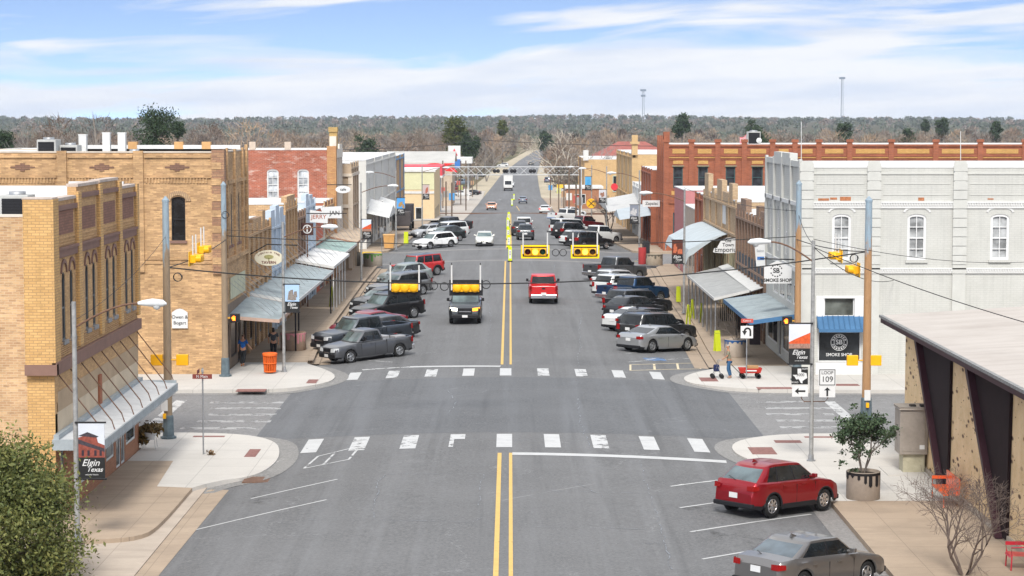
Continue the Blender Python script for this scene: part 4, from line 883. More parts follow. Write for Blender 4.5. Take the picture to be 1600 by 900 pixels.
R3b,T=shop('shop_building','buff brick one storey right hand shop with stepped parapet blocks and white panel','R',137.02,160,7.4,brick((.50,.37,.23),(.42,.29,.17),(.34,.24,.15),.3,.1,'pale_buff_brick',.2),par=((139.5,141.8,8.5),(142,146,7.8),(146.5,150,8.55),(152,154,7.8),(156.5,159.5,8.75)),pil=5,ops=sops(137.3,159.8,6),z_mid=4.8)
m=MB(); m.tbox(TR(14.75),144,146.2,5.6,7.0,.02,.06); m.build('white_panel',MW,R3b); m=MB(); [m.tbox(TR(14.75),137.3+i*1.1,137.8+i*1.1,.0,4.4,.02,.12) for i in range(20)]; m.build('ribbed_front',pm((.30,.27,.17),.7,.2,key='olive_ribs'),R3b)
# barrel awning
m=MB(); n=10; prof=[(XR-2.85*(i/n)**.92-.12*(i>=n-1),5.05-1.25*(i/n)**1.5-(.42 if i==n else 0)) for i in range(n+1)]
for (p,q) in zip(prof[:-1],prof[1:]): m.add([(p[0],142.3,p[1]),(p[0],160.2,p[1]),(q[0],160.2,q[1]),(q[0],142.3,q[1])],[(0,1,2,3)],True)
for k in range(1,3): pass
for ye in (142.3,160.2): [m.add([(p[0],ye,p[1]),(q[0],ye,q[1]),(q[0],ye,q[1]-.55*(k_+1)/n),(p[0],ye,p[1]-.55*k_/n)],[(0,1,2,3)]) for k_,(p,q) in enumerate(zip(prof[:-1],prof[1:]))]
bw=m.build('barrel_awning',pm((.43,.48,.50),.7,.12,1,key='pale_blue_canvas'),R3b)
R4b,T=shop('shop_building','small dark red brick shop front left of the buff stepped one on the right side','R',160.02,167.3,7.0,BR_RED,pil=2,ops=sops(160.2,167.1,2))
R5b,T=shop('shop_building','pink painted shop with a plain side wall in front of the large red brick building','R',179,189.5,6.8,pm((.42,.17,.17),.8,.1,1.5,key='pink_stucco'),ops=sops(179.3,189.3,3)); m=MB(); m.tbox(TS(179),15.3,15.8,3.9,5.4,0,.04); m.build('window',MW,R5b)
shop('shop_building','low white roofed block behind the pink and buff shops','R',167.35,178.9,5.6,pm((.4,.33,.27),.8,.15,key='plain_render'),ops=sops(167.5,178.7,3),depth=30)
# ---- R3: large red brick building
R3=thing('red_brick_building','long two storey red brick building with gold panels and dark green windows','building',(38,214,-.2)); X3=15.4; Y3=209.5; T=TS(Y3); k=209.5/203.25
pil=[(15.24,16.0),(18.1,18.9),(21.0,21.8),(23.1,24.0),(24.95,25.6),(27.2,27.9),(29.4,30.1),(32.3,33.0),(36.3,37.0),(40.6,41.3),(44.9,45.6),(49.2,49.9),(53.6,54.3)]
pil=[((a-.25)*k,(b-.25)*k) for a,b in pil]; wn=[(15.69,16.62),(18.1+.05,19.0),(20.73,21.59),(23.25,24.32)]
wn=[(16.15,17.1),(18.65,19.6),(21.35,22.25),(24.0,25.05),(28.2,29.2),(33.5,34.6),(38,39.1),(42.5,43.6)]
wn=[(a+.0,b) for a,b in [(ony(px0,262,Y3)[0],ony(px1,262,Y3)[0]) for px0,px1 in ((1052,1067),(1091,1106),(1134,1149),(1175,1192))]]+[(30,31.1),(35,36.1),(39.5,40.6),(44,45.1)]
ops=[(a,b,6.0,8.15) for a,b in wn]+[(a,b,.9,3.6) for a,b in wn[:1]]
m=MB(); wall(m,T,X3,60,-.4,10.35,ops,.3); shell(m,X3,60,Y3,219,-.4,10.35,0,skip=('S','W')); 
wf=wops(210,218.6,3,6,8.1,.9,0)+sops(210,218.6,3,3.2); wall(m,TR(X3),Y3,219,-.4,10.6,wf,.3); m.build('wall',BR_RED,R3)
m=MB()
pp=[ony(px,225,Y3)[0] for px in (1041,1080.5,1121.5,1163,1207,1242,1279.5,1327.5,1392.5,1462,1531.5,1601,1670)]
for x in pp: m.tbox(T,x-.26,x+.26,-.3,10.75,0,.16); m.tbox(T,x-.34,x+.34,10.55,10.85,-.1,.24)
m.tbox(T,X3,60,10.15,10.35,0,.14); m.tbox(T,X3,60,9.15,9.25,0,.1); m.tbox(T,X3,60,8.85,8.93,0,.08); m.tbox(T,X3,60,4.5,4.7,0,.12); m.tbox(TR(X3),Y3,219,4.5,4.8,0,.15)
for y in (Y3+.4,212.8,215.8,218.7): m.tbox(TR(X3),y-.35,y+.35,-.3,11.2,0,.2)
m.tbox(TR(X3),Y3,210.6,10.6,11.6,-.4,.2); m.split('pilaster',BR_RED,R3)
m=MB(); gold=brick((.58,.34,.10),(.50,.28,.08),(.35,.2,.08),.3,.1,'gold_panel_brick',.1)
for a,b in zip(pp[:-1],pp[1:]): m.tbox(T,a+.62,b-.62,9.45,9.9,0,.05)
for a,b in wn: m.tbox(T,a-.02,b+.02,8.42,8.75,0,.05)
m.tbox(T,X3+.05,60,9.0,9.1,0,.06); m.tbox(T,16.0,17.2,5.35,5.75,0,.04)
m.split('gold_panel',gold,R3); m=MB()
for a,b in wn: m.tbox(T,a-.12,b+.12,8.15,8.28,0,.12)
m.split('lintel',pm((.22,.19,.12),.7,.1,key='lintel_stone'),R3)
fg=pm((.05,.10,.10),.6,.1,key='dark_green_frame')
for o in ops: window(R3,T,o,fg,glass((.03,.035,.04)),1,2,.09,.25,sill=BR_RED)
for o in wf: window(R3,TR(X3),o,fg,glass(),1,2,.09,.25)
roofset(R3,X3,60,Y3,219,9.5,10.35)
hvac('white boxed air conditioner on the red brick roof left of the flag',24.6,214,10.0,1.3,1.2,1.6)
# ---- beyond on the right
shop('brick_shop','low red brick shop with white coping left of the large red brick building','R',219.3,236,7.6,BR_RED,pil=4,ops=sops(220,235,4),depth=15,base=-.6)
shop('brick_shop','low white and tan shopfront between the red and the tan brick buildings','R',236.3,253,5.4,MW,pil=3,ops=sops(237,252.5,4),depth=16,base=-1)
TB=brick((.56,.38,.18),(.50,.33,.15),(.4,.28,.16),.3,.1,'golden_tan_brick',.12)
H2,T=shop('tan_brick_building','golden tan two storey building with a small corner tower, left of the red brick one','R',254,291,8.7,TB,par=((254,256.5,9.3),),pil=4,ops=[(257+i*6,260+i*6,-1,2.0) for i in range(5)],depth=30,base=-1.5,win=wops(257,290,4,4,6.2,1,0))
m=MB(); m.box(14.6,15.3,253.6,254.4,8.6,11.0); m.box(14.4,15.5,253.4,254.6,9.9,10.2); m.build('tower',TB,H2)
H1,T=shop('tan_brick_building','farther golden tan brick building with white stepped coping and a single green window','R',416,455,5.2,TB,par=(),pil=3,depth=27,base=-4.6,win=wops(420,450,4,1,3,1.2,0))
m=MB(); m.box(14.4,15.4,415.5,416.5,5.0,7.0); m.build('corner_post',MW,H1); window(H1,TS(415.95),(20.2,22,-1.2,2.0),pm((.4,.5,.42),.6,.1,key='green_frame'),glass(),1,2,.12,0)
t=thing('red_roofed_house','small house with a faded red hipped roof behind the farther tan brick building','house',(27,470,-5)); m=MB(); m.box(19,35,462,480,-5.5,5.0); m.build('wall',TB,t); m=MB(); m.add([(18.3,461,5.0),(36,461,5),(36,481,5),(18.3,481,5),(24,470,8.2),(30,470,8.2)],[(0,1,5,4),(1,2,5),(2,3,4,5),(3,0,4)]); m.build('roof',pm((.30,.10,.08),.8,.2,.8,key='faded_red_roof'),t)
t=thing('railway_hut','small orange brick shop below the farther tan building','hut',(13,395,-3.5)); m=MB(); m.box(10.5,17,392,402,-4,0.2); m.build('wall',BR_SH,t); m=MB(); m.box(10.2,17.3,391.7,402.3,.2,.6); m.build('roof',MW,t); window(t,TS(391.95),(12,14,-2.6,-.8),MW,glass(),2,1,.1,0)
# awnings left, second block
hostA=[o for o in COL.objects if o.get('label','').startswith('large two storey tan')][0]
awn(hostA,XA,-11.9,108.4,117.2,2.62,2.42,M_GMET,pm((.42,.30,.24),.6,.2,key='pinkish_fascia'),n=22,rods=6,rodz=4.3,zw1=2.95)
h2=[o for o in COL.objects if o.get('label','').startswith('low buff brick shop with a stepped')][0]
awn(h2,XA,-11.9,117.3,141.5,3.1,2.62,M_GMET,pm((.55,.56,.55),.5,.1,key='white_fascia'),posts=[117.6,119.4,140.8],pm_=MBLK,n=44,rods=11,rodz=4.9)
h3=[o for o in COL.objects if o.get('label','').startswith('tall narrow pale blue')][0]
awn(h3,XA,-11.9,142.3,156,3.3,2.85,pm((.62,.62,.61),.5,.15,1.5,.1,key='white_metal_roof'),MW,posts=[143+i*2.5 for i in range(5)],pm_=MW,n=26,rods=5,rodz=5.0)
h4=[o for o in COL.objects if o.get('label','').startswith('low orange brick shop')][0]
awn(h4,XA,-12.2,156.3,168,3.3,2.95,pm((.28,.38,.36),.6,.2,1.5,.1,key='green_metal_roof'),MW,n=24,rods=4,rodz=5.0)
awn(C_,XA,-12.2,168.2,186,3.5,3.0,pm((.46,.37,.28),.7,.2,1.5,key='tan_roof'),pm((.35,.2,.13),.7,.2,key='brown_fascia'),n=26,rods=6,rodz=5.4)
def tent(root,X,Xo,y0,y1,zr,ze,mat,name='awning'):
    m=MB(); ym=(y0+y1)/2; m.add([(X,y0,ze),(X,ym,zr),(X,y1,ze),(Xo,y0,ze-.5),(Xo,ym,zr-.7),(Xo,y1,ze-.5)],[(0,1,4,3),(1,2,5,4),(3,4,5)]); m.build(name,mat,root)
tent(E_,XA,-12.2,213,228,4.6,3.4,MW); tent(E_,XA,-12.2,229,246,4.2,3.2,MW)
H2s=[o for o in COL.objects if o.get('label','').startswith('low white and tan')][0]; H1s=[o for o in COL.objects if o.get('label','').startswith('low red brick shop with white')][0]
tent(H1s,14.75,11.4,219.6,233,3.9,2.9,pm((.40,.45,.48),.7,.1,key='pale_awning')); tent(H2s,14.75,11.0,237,262,4.2,3.0,pm((.46,.46,.45),.7,.1,key='white_awning'))
# ---- R4: modern stone building, near right
R4=thing('modern_building','low modern speckled stone building with dark plum fins and a pale flat roof','building',(25,65,-.2))
def stone():
    m,nt,N,L,B=nm('speckled_stone'); g,v,sp=wallvec(N,L); n=noise(N,L,v,1.2,7,.65); n2=noise(N,L,v,9,4,.6)
    col=mixc(N,L,rng(N,L,n,.35,.65),(.74,.54,.31),(.58,.40,.20)); col=mixc(N,L,rng(N,L,n2,.4,.7,0,.5),col,(.66,.53,.36))
    vo=N.new('ShaderNodeTexVoronoi'); vo.inputs['Scale'].default_value=3.6; L.new(scl(N,L,v,(.38,1,1)),vo.inputs['Vector']); h=N.new('ShaderNodeSeparateColor'); L.new(vo.outputs['Color'],h.inputs[0])
    f=N.new('ShaderNodeMath'); f.operation='MULTIPLY'; L.new(rng(N,L,vo.outputs['Distance'],.30,.18),f.inputs[0]); L.new(rng(N,L,h.outputs[0],.22,.28),f.inputs[1])
    col=mixc(N,L,f.outputs[0],col,(.10,.05,.03)); 
    v2=N.new('ShaderNodeTexVoronoi'); v2.inputs['Scale'].default_value=7; L.new(scl(N,L,v,(.35,1,1)),v2.inputs['Vector']); h2=N.new('ShaderNodeSeparateColor'); L.new(v2.outputs['Color'],h2.inputs[0])
    f2=N.new('ShaderNodeMath'); f2.operation='MULTIPLY'; L.new(rng(N,L,v2.outputs['Distance'],.2,.12),f2.inputs[0]); L.new(rng(N,L,h2.outputs[1],.6,.66),f2.inputs[1]); col=mixc(N,L,f2.outputs[0],col,(.16,.08,.04))
    L.new(col,B.inputs['Base Color']); B.inputs['Roughness'].default_value=.9; bump(N,L,B,n2,.5,.03); return m
m=MB(); m.box(15.25,42,35,81,-.3,4.9); m.build('wall',stone(),R4)
m=MB(); T=TR(15.25); m.tbox(T,35,81.0,-.3,-.02,0,.08); m.build('plinth',pm((.38,.33,.27),.9,.2,key='plinth'),R4)
plum=pm((.016,.007,.008),.85,.3,2,key='dark_plum'); edge=pm((.05,.018,.024),.5,.2,2,key='plum_edge')
for c in (72.2,63.5,54.8,46):
    m=MB(); m.prism([T(c+.0,4.7,.01),T(c+5.5,4.7,.01),T(c+.75,-.15,.01),T(c+.25,-.15,.01)],(-.10,0,0)); f=m.build('fin',plum,R4)
    m=MB(); m.prism([T(c+5.2,4.7,.11),T(c+5.6,4.7,.11),T(c+.85,-.18,.11),T(c+.62,-.18,.11)],(-.22,0,0)); m.build('fin_edge',edge,f)
def roofmat():
    m,nt,N,L,B=nm('pale_roof'); g=geo(N); P=g.outputs['Position']; n=noise(N,L,P,.5,6,.6); n2=noise(N,L,scl(N,L,P,(.25,2.5,1)),.8,6,.65)
    col=mixc(N,L,rng(N,L,n,.4,.7,0,.5),(.43,.39,.35),(.33,.29,.255)); col=mixc(N,L,rng(N,L,n2,.48,.72,0,.6),col,(.31,.27,.235)); 
    dv=N.new('ShaderNodeTexBrick'); dv.offset=0; L.new(P,dv.inputs['Vector']); dv.inputs['Scale'].default_value=1; dv.inputs['Brick Width'].default_value=60; dv.inputs['Row Height'].default_value=3.2; dv.inputs['Mortar Size'].default_value=.03
    col=mixc(N,L,rng(N,L,dv.outputs['Fac'],0,1,0,.25),col,(.4,.34,.3))
    L.new(col,B.inputs['Base Color']); B.inputs['Roughness'].default_value=.9; return m
zr=lambda x:5.02+.062*(x-14.6)
m=MB(); m.add([(14.6,34,zr(14.6)),(43,34,zr(43)),(43,82.6,zr(43)),(14.6,82.6,zr(14.6))],[(0,1,2,3)]); m.build('roof',roofmat(),R4)
m=MB(); m.add([(14.62,34,4.75),(43,34,6.4),(43,82.5,6.4),(14.62,82.5,4.75)],[(0,3,2,1)]); m.build('soffit',plum,R4)
m=MB(); m.box(14.56,14.66,34,82.64,4.73,4.93); m.prism([(14.66,82.56,4.70),(43,82.56,6.46),(43,82.56,6.72),(14.66,82.56,4.98)],(0,.08,0)); m.build('fascia',edge,R4)
m=MB(); m.box(14.5,14.64,34,82.66,4.93,5.03); m.build('drip_edge',pm((.28,.28,.27),.7,.5,8,.3,key='speckled_flashing'),R4)
m=MB(); q=ony(1440,540,81.1); m.box(15.0,15.2,80.9,81.3,-.2,2.2); 
# ================================================================== VEHICLES
_wh={}
def wheel(root,x,y,r,w,side,det,rim=MRIM,dark=False):
    k=(round(r,3),w,side,det,dark)
    if k not in _wh:
        m=MB(); m.lathe((0,0,0),[(r*.62,-w/2*.8),(r*.93,-w/2),(r,-w/2*.75),(r,w/2*.75),(r*.93,w/2),(r*.62,w/2*.8)],20 if det else 12,'y'); ty=m
        g=MB(); o=side*w/2; g.lathe((0,0,0),[(r*.64,o*.80),(r*.60,o*.98),(r*.56,o*.82),(r*.5,o*.55)],20 if det else 12,'y')
        if det:
            n=7 if r>.36 else 5
            for i in range(n):
                a=2*math.pi*i/n; c,s=math.cos(a),math.sin(a); w1,w2=.05,.03
                P=[(c*.05-s*w1,s*.05+c*w1),(c*.05+s*w1,s*.05-c*w1),(c*r*.58+s*w2,s*r*.58-c*w2),(c*r*.58-s*w2,s*r*.58+c*w2)]
                g.prism([(p[0],o*.86,p[1]) for p in P],(0,-o*.2,0))
        g.lathe((0,0,0),[(.001,o*.93),(.07,o*.93),(.08,o*.8)],10,'y')
        h=MB(); h.lathe((0,0,0),[(.001,o*.5),(r*.6,o*.5)],16,'y')
        _wh[k]=[ty,g,h]
    ty,g,h=_wh[k]
    def off(mb): n=MB(); n.v=[(p[0]+x,p[1]+y,p[2]+r) for p in mb.v]; n.f=mb.f; n.sm=mb.sm; return n
    t=off(ty).build('wheel',MRUB,root,local=True); off(g).build('rim',rim,t,local=True)
    if det: off(h).build('rim_backing',MDK,t,local=True)  # added dark disc closing off the wheel behind the spokes
KIND=dict(
 sedan=dict(L=4.75,W=1.82,H=1.45,r=.33,wb=2.75,belt=.93,top=[(-2.37,.80),(-2.25,.98),(-1.75,1.03),(.95,.96),(2.0,.78),(2.3,.66),(2.37,.5)],g=(1.05,.35,-1.05,-1.95),gs=(-1.5,-.85),pil=(-.32,),gc=.20),
 fast=dict(L=4.97,W=1.95,H=1.44,r=.36,wb=2.96,belt=.95,top=[(-2.48,.80),(-2.35,1.0),(-2.0,1.05),(1.15,.97),(2.1,.76),(2.4,.62),(2.48,.5)],g=(1.3,.35,-.85,-2.15),gs=(-1.3,-.65),pil=(-.2,),gc=.18),
 cuv=dict(L=4.55,W=1.86,H=1.72,r=.37,wb=2.70,belt=1.12,top=[(-2.27,.78),(-2.23,1.02),(-2.12,1.17),(-1.0,1.15),(1.0,1.12),(1.75,1.02),(2.12,.88),(2.27,.62)],g=(1.12,.38,-1.45,-2.12),gs=(-1.62,-1.25),pil=(-.15,-1.05),gc=.26,clad=1,wr=.68),
 suv=dict(L=5.1,W=1.98,H=1.80,r=.39,wb=3.0,belt=1.12,top=[(-2.55,.85),(-2.5,1.1),(-2.4,1.15),(1.1,1.16),(2.15,1.04),(2.48,.92),(2.55,.65)],g=(1.15,.50,-2.1,-2.42),gs=(-2.12,-1.90),pil=(-.1,-1.15),gc=.26),
 wagon=dict(L=4.8,W=1.84,H=1.62,r=.36,wb=2.75,belt=1.0,top=[(-2.4,.75),(-2.33,.98),(-2.2,1.04),(1.05,1.03),(2.0,.90),(2.33,.76),(2.4,.6)],g=(1.1,.4,-1.75,-2.25),gs=(-1.95,-1.5),pil=(-.15,-1.15),gc=.24,clad=1),
 pickup=dict(L=5.85,W=2.03,H=1.93,r=.41,wb=3.68,belt=1.24,top=[(-2.92,1.1),(-2.9,1.26),(-1.0,1.28),(1.35,1.26),(2.55,1.18),(2.85,1.05),(2.92,.7)],g=(1.38,.8,-.72,-.95),gs=(-.72,-.56),pil=(.12,),gc=.34,bed=(-2.82,-1.05,.80)),
 small_pickup=dict(L=5.1,W=1.78,H=1.68,r=.36,wb=3.18,belt=1.08,top=[(-2.55,.9),(-2.53,1.06),(-.75,1.08),(1.15,1.06),(2.2,.96),(2.48,.86),(2.55,.6)],g=(1.2,.62,-.42,-.66),gs=(-.46,-.26),pil=(.02,),gc=.28,bed=(-2.46,-.78,.70)),
 jeep=dict(L=4.7,W=1.80,H=1.86,r=.41,wb=2.95,belt=1.18,top=[(-2.3,1.0),(-2.28,1.18),(-2.1,1.2),(.85,1.2),(2.1,1.13),(2.3,1.05),(2.35,.7)],g=(.85,.55,-2.05,-2.22),gs=(-2.0,-1.85),pil=(-.15,-1.1),gc=.32,clad=1),
 van=dict(L=5.2,W=2.0,H=1.95,r=.36,wb=3.1,belt=1.12,top=[(-2.6,.9),(-2.57,1.1),(-2.4,1.14),(1.5,1.12),(2.3,.98),(2.55,.85),(2.6,.6)],g=(1.7,.9,-2.35,-2.52),gs=(-2.25,-2.10),pil=(.2,-1.1),gc=.22),
)
def car(kind,label,x,y,deg,color,cat='car',metal=.35,det=True,roofc=None,glassm=None,rear_glass=None,lights=None,group=None,name=None,bed_load=None,dark_trim=False,rails=False,plate=True,chrome=False,hs=1.0,rimm=None):
    K=dict(KIND[kind]); L,W,H=K['L'],K['W'],K['H']*hs; r=K['r']; gc=K['gc']; belt=K['belt']
    z0=min(rz(x+1.2*math.cos(R(deg)),y),rz(x-1.2*math.cos(R(deg)),y)); 
    zf=rz(x+1.4*math.cos(R(deg)),y+1.4*math.sin(R(deg))); zb_=rz(x-1.4*math.cos(R(deg)),y-1.4*math.sin(R(deg)))
    nmn=name or {'sedan':'parked_car','fast':'parked_car','cuv':'parked_suv','suv':'parked_suv','wagon':'parked_car','pickup':'pickup_truck','small_pickup':'pickup_truck','jeep':'off_road_car','van':'parked_van'}[kind]
    root=thing(nmn,label,cat,(x,y,(zf+zb_)/2),0,group); root.rotation_euler=(0,-math.atan2(zf-zb_,2.8),R(deg))
    WM[root]=Matrix.Translation(root.location)@root.rotation_euler.to_matrix().to_4x4()
    PM=carpaint(color,metal); ax=K['wb']/2; sh=.06 if 'pickup' in kind else 0; axs=(ax+(.02),-ax-(0)); 
    tx=[p[0] for p in K['top']]; tz=[p[1] for p in K['top']]; top=lambda X:float(np.interp(X,tx,tz))
    xs=set([-L/2,L/2,-L/2+.06,L/2-.06,-L/2+.2,L/2-.2,-L/2+.35,L/2-.35]+[p[0] for p in K['top']])
    Ra=r+.06
    n=9 if det else 5
    for a in axs:
        for i in range(n+1): xs.add(round(a-Ra*math.cos(math.pi*i/n),4))
    X=-L/2+.5
    while X<L/2-.5: 
        if all(abs(X-a)>Ra+.05 for a in axs): xs.add(round(X,3))
        X+=.35
    bed=K.get('bed')
    if bed: xs|={bed[0],bed[0]-.005,bed[1],bed[1]+.005}
    xs=sorted(v for v in xs if -L/2<=v<=L/2); q=[xs[0]]
    for v in xs[1:]:
        if v-q[-1]>.004: q.append(v)
    xs=q
    def sec(X):
        e=max(0,(abs(X)-(L/2-.45))/.45); w=W/2*(1-.17*e*e-.015*(abs(X)/(L/2))**2); zb=gc+(.06*e)
        fl=0
        for a in axs:
            if abs(X-a)<Ra: zb=max(zb,r*.98+math.sqrt(max(0,Ra*Ra-(X-a)**2))); 
            if abs(X-a)<Ra+.12: fl=max(fl,.018*(1-max(0,abs(X-a)-Ra)/.12))
        zt=top(X); inside=K['g'][3]+.05<X<K['g'][0]; zs=min(belt,zt-.035) if not bed or X>bed[1] else min(belt,zt-.03)
        if bed and X<=bed[1]: zs=zt-.03
        w+=fl; h=zs-zb
        P=[(X,w*.955,zb),(X,w*.995,zb+.16*h),(X,w,zb+.5*h),(X,w*.985,zb+.86*h),(X,w*.95,zs)]
        if bed and bed[0]<=X<=bed[1]: P+=[(X,w*.93,zt),(X,w*.83,zt),(X,w*.83,bed[2]),(X,0,bed[2])]
        else: P+=[(X,w*.90,zt-.008),(X,w*.70,zt+.004),(X,w*.35,zt+.016),(X,0,zt+.022)]
        return P
    secs=[sec(v) for v in xs]; npnt=len(secs[0]); body=MB(); trim=MB()
    V=[]; 
    for s_ in secs: V+=s_+[(p[0],-p[1],p[2]) for p in s_]
    fb=[];ft=[]
    for i in range(len(xs)-1):
        for sd in (0,1):
            o0=i*2*npnt+sd*npnt; o1=(i+1)*2*npnt+sd*npnt
            for k in range(npnt-1):
                f=(o0+k,o1+k,o1+k+1,o0+k+1) if sd==0 else (o0+k+1,o1+k+1,o1+k,o0+k)
                xm=(xs[i]+xs[i+1])/2; arch=any(abs(xm-a)<Ra+.03 for a in axs)
                (ft if (k==0 and (K.get('clad') or abs(xm)>L/2-.3)) or (K.get('clad') and arch and k==0) else fb).append(f)
    e=(len(xs)-1)*2*npnt
    for o in (0,e):
        for k in range(npnt-1): f=(o+k,o+k+1,o+npnt+k+1,o+npnt+k); (ft if k==0 else fb).append(f)
    body.add(V,fb,True); b=body.build('body',PM,root,local=True); trim.add(V,ft,True)
    t=trim.build('lower_trim',MBLK,root,local=True)
    for o in (b,t):
        if not o: continue
        bm=bmesh.new(); bm.from_mesh(o.data)
        for v in [v for v in bm.verts if not v.link_faces]: bm.verts.remove(v)
        bmesh.ops.recalc_face_normals(bm,faces=bm.faces)
        for ed in bm.edges:
            if len(ed.link_faces)==2 and ed.calc_face_angle(0)>R(32): ed.smooth=False
        bm.to_mesh(o.data); bm.free()
    if det:
        u=MB(); u.box(-L/2+.25,L/2-.25,-W/2+.28,W/2-.28,gc+.02,belt-.25 if not bed else .68); u.build('underbody',MDK,root,local=True)
    # greenhouse
    xf0,xf1,xr1,xr0=K['g']; wbh=W/2*.895; wr=W/2*K.get('wr',.74 if kind not in('jeep','pickup','suv','van') else .80); zb0=belt-.02; zt=H-.035
    if bed and kind: zb0=belt+.0
    cols=[(xf0+.07,0,xf1+.05,0),(xf0+.04,.5*wbh,xf1+.03,.5*wr),(xf0-.04,.9*wbh,xf1-.03,.93*wr),(xf0-.17,wbh,xf1-.15,wr)]; kinds=['windshield','windshield','p']
    sb,sr=K['gs']; ps=sorted(K['pil'],reverse=True); prev=cols[-1]
    a0,a1=prev[0],prev[2]
    for p in ps:
        tb=(a0-p)/(a0-sb); xrp=a1+(sr-a1)*tb; xrp=.5*xrp+.5*min(p,a1-.05) if True else xrp
        cols+= [(p+.045,wbh,xrp+.035,wr),(p-.045,wbh,xrp-.035,wr)]; kinds+=['side_window','dp']
    cols.append((sb,wbh,sr,wr)); kinds.append('side_window')
    cols+= [(xr0+.13,wbh*.99,xr1+.10,wr),(xr0+.03,.88*wbh,xr1+.0,.9*wr),(xr0-.02,.45*wbh,xr1-.03,.45*wr),(xr0-.03,0,xr1-.04,0)]; kinds+=['p','p','rear_window','rear_window']
    tl=[0,.07,.5,.88,1.0]; rows=[]
    for c in cols:
        col=[]
        for t_ in tl:
            bl=.022*math.sin(math.pi*t_); zz=zb0+(zt-zb0)*t_; drop=(.07 if kind=='cuv' else .03)*max(0,(abs(c[2]-(xf1+xr1)/2)/(abs(xf1-xr1)/2))**4)*t_
            col.append((c[0]+(c[2]-c[0])*t_,(c[1]+(c[3]-c[1])*t_)*(1+bl),zz-drop))
        rows.append(col)
    bins={}
    def addf(kn,vs,sm=True):
        bins.setdefault(kn,MB()).add(vs,[(0,1,2,3)],sm); bins[kn].add([(v[0],-v[1],v[2]) for v in vs],[(3,2,1,0)],sm)
    for i in range(len(cols)-1):
        for j in range(len(tl)-1):
            kn=kinds[i]; g_=kn in('windshield','side_window','rear_window') and 1<=j<=2
            if kn=='side_window' and g_:
                bins.setdefault('sw%d'%i,MB()).add([rows[i][j],rows[i+1][j],rows[i+1][j+1],rows[i][j+1]],[(0,1,2,3)],True); bins.setdefault('sx%d'%i,MB()).add([(v[0],-v[1],v[2]) for v in [rows[i][j],rows[i+1][j],rows[i+1][j+1],rows[i][j+1]]],[(3,2,1,0)],True); continue
            addf(kn if g_ else ('dp' if kn=='dp' and 1<=j<=2 else 'cab'),[rows[i][j],rows[i+1][j],rows[i+1][j+1],rows[i][j+1]])
    cc=MB()
    for i in range(len(cols)-1):
        a,b2=rows[i][-1],rows[i+1][-1]
        for (f0,z0_,f1,z1_) in ((1,0,.9,.028),(.9,.028,.5,.038),(.5,.038,0,.042)):
            g0=lambda p,f,z:(p[0],p[1]*f,p[2]+z*max(0,1-(abs(p[0]-(xf1+xr1)/2)/((xf1-xr1)/2+.02))**4)+(rows[0][-1][2]-p[2])*(1-f)*.0)
            vs=[g0(a,f0,z0_),g0(b2,f0,z0_),g0(b2,f1,z1_),g0(a,f1,z1_)]; cc.add(vs,[(0,1,2,3)],True); cc.add([(v[0],-v[1],v[2]) for v in vs],[(3,2,1,0)],True)
    RM=carpaint(roofc,metal) if roofc else PM
    ro=cc.build('roof',RM,root,local=True); gm=glassm or MGLA
    if 'cab' in bins:
        o=bins['cab'].build('cab',PM,root,local=True); bm=bmesh.new(); bm.from_mesh(o.data); bmesh.ops.remove_doubles(bm,verts=bm.verts,dist=.002); bmesh.ops.recalc_face_normals(bm,faces=bm.faces)
        for ed in bm.edges:
            if len(ed.link_faces)==2 and ed.calc_face_angle(0)>R(70): ed.smooth=False
        bm.to_mesh(o.data); bm.free()
    if 'dp' in bins: bins['dp'].build('pillar',PM if kind=='jeep' else MBLK,root,local=True)
    ws_=bins['windshield'].build('windshield',MWSH if det else gm,root,local=True); bins['rear_window'].build('rear_window',rear_glass or gm,root,local=True)
    for kn in sorted(bins):
        if kn[:2] in('sw','sx'): bins[kn].build('side_window',gm,root,local=True)
    # lamps, grille, bumpers, plate, mirrors, handles
    lit=lights or {}; zl_=top(L/2-.12)-.10; we=W/2*.86; pk='pickup' in kind or kind in('jeep',)
    HL=emis((1,.93,.8),1.6,'lit_headlight') if lit.get('head') else pm((.55,.57,.58),.15,.1,key='lamp_lens')
    for sd in (1,-1):
        m=MB(); hh=.10 if pk else .07; cx=L/2-.07; y0,y1=we-.10,we-.40
        m.add([(L/2+.012,sd*y1,zl_-hh-.02),(L/2+.008,sd*(y0),zl_-hh),(L/2-.22,sd*(we+.075),zl_-hh+.02),(L/2-.22,sd*(we+.06),zl_+hh+.02),(L/2-.02,sd*y0,zl_+hh),(L/2-.01,sd*y1,zl_+hh-.03)],[(0,1,4,5),(1,2,3,4)] if sd<0 else [(5,4,1,0),(4,3,2,1)],False)
        hmat=HL if sd==lit.get('head') or not lit else (emis((1,.36,.02),1.0,'lit_indicator') if lit.get('amber')==sd else (HL if lit.get('both') else pm((.55,.57,.58),.15,.1,key='lamp_lens')))
        m.build('headlight',hmat,root,local=True)
        m=MB(); zr_=top(-L/2+.12)-.14; tall=.17 if (pk or kind in('suv','van')) else .085; ww=.14 if pk else .30
        m.add([(-L/2-.012,sd*(we-ww+.06),zr_-tall),(-L/2-.012,sd*(we+.01),zr_-tall),(-L/2+.20,sd*(we+.115),zr_-tall*.7),(-L/2+.20,sd*(we+.10),zr_+tall*.8),(-L/2-.008,sd*(we+.0),zr_+tall),(-L/2-.008,sd*(we-ww+.06),zr_+tall*.8)],[(0,1,4,5),(1,2,3,4)] if sd>0 else [(5,4,1,0),(4,3,2,1)],False)
        m.build('tail_light',emis((.9,.03,.02),1.2,'lit_tail') if lit.get('tail') else pm((.24,.008,.008),.2,.1,key='tail_lens'),root,local=True)
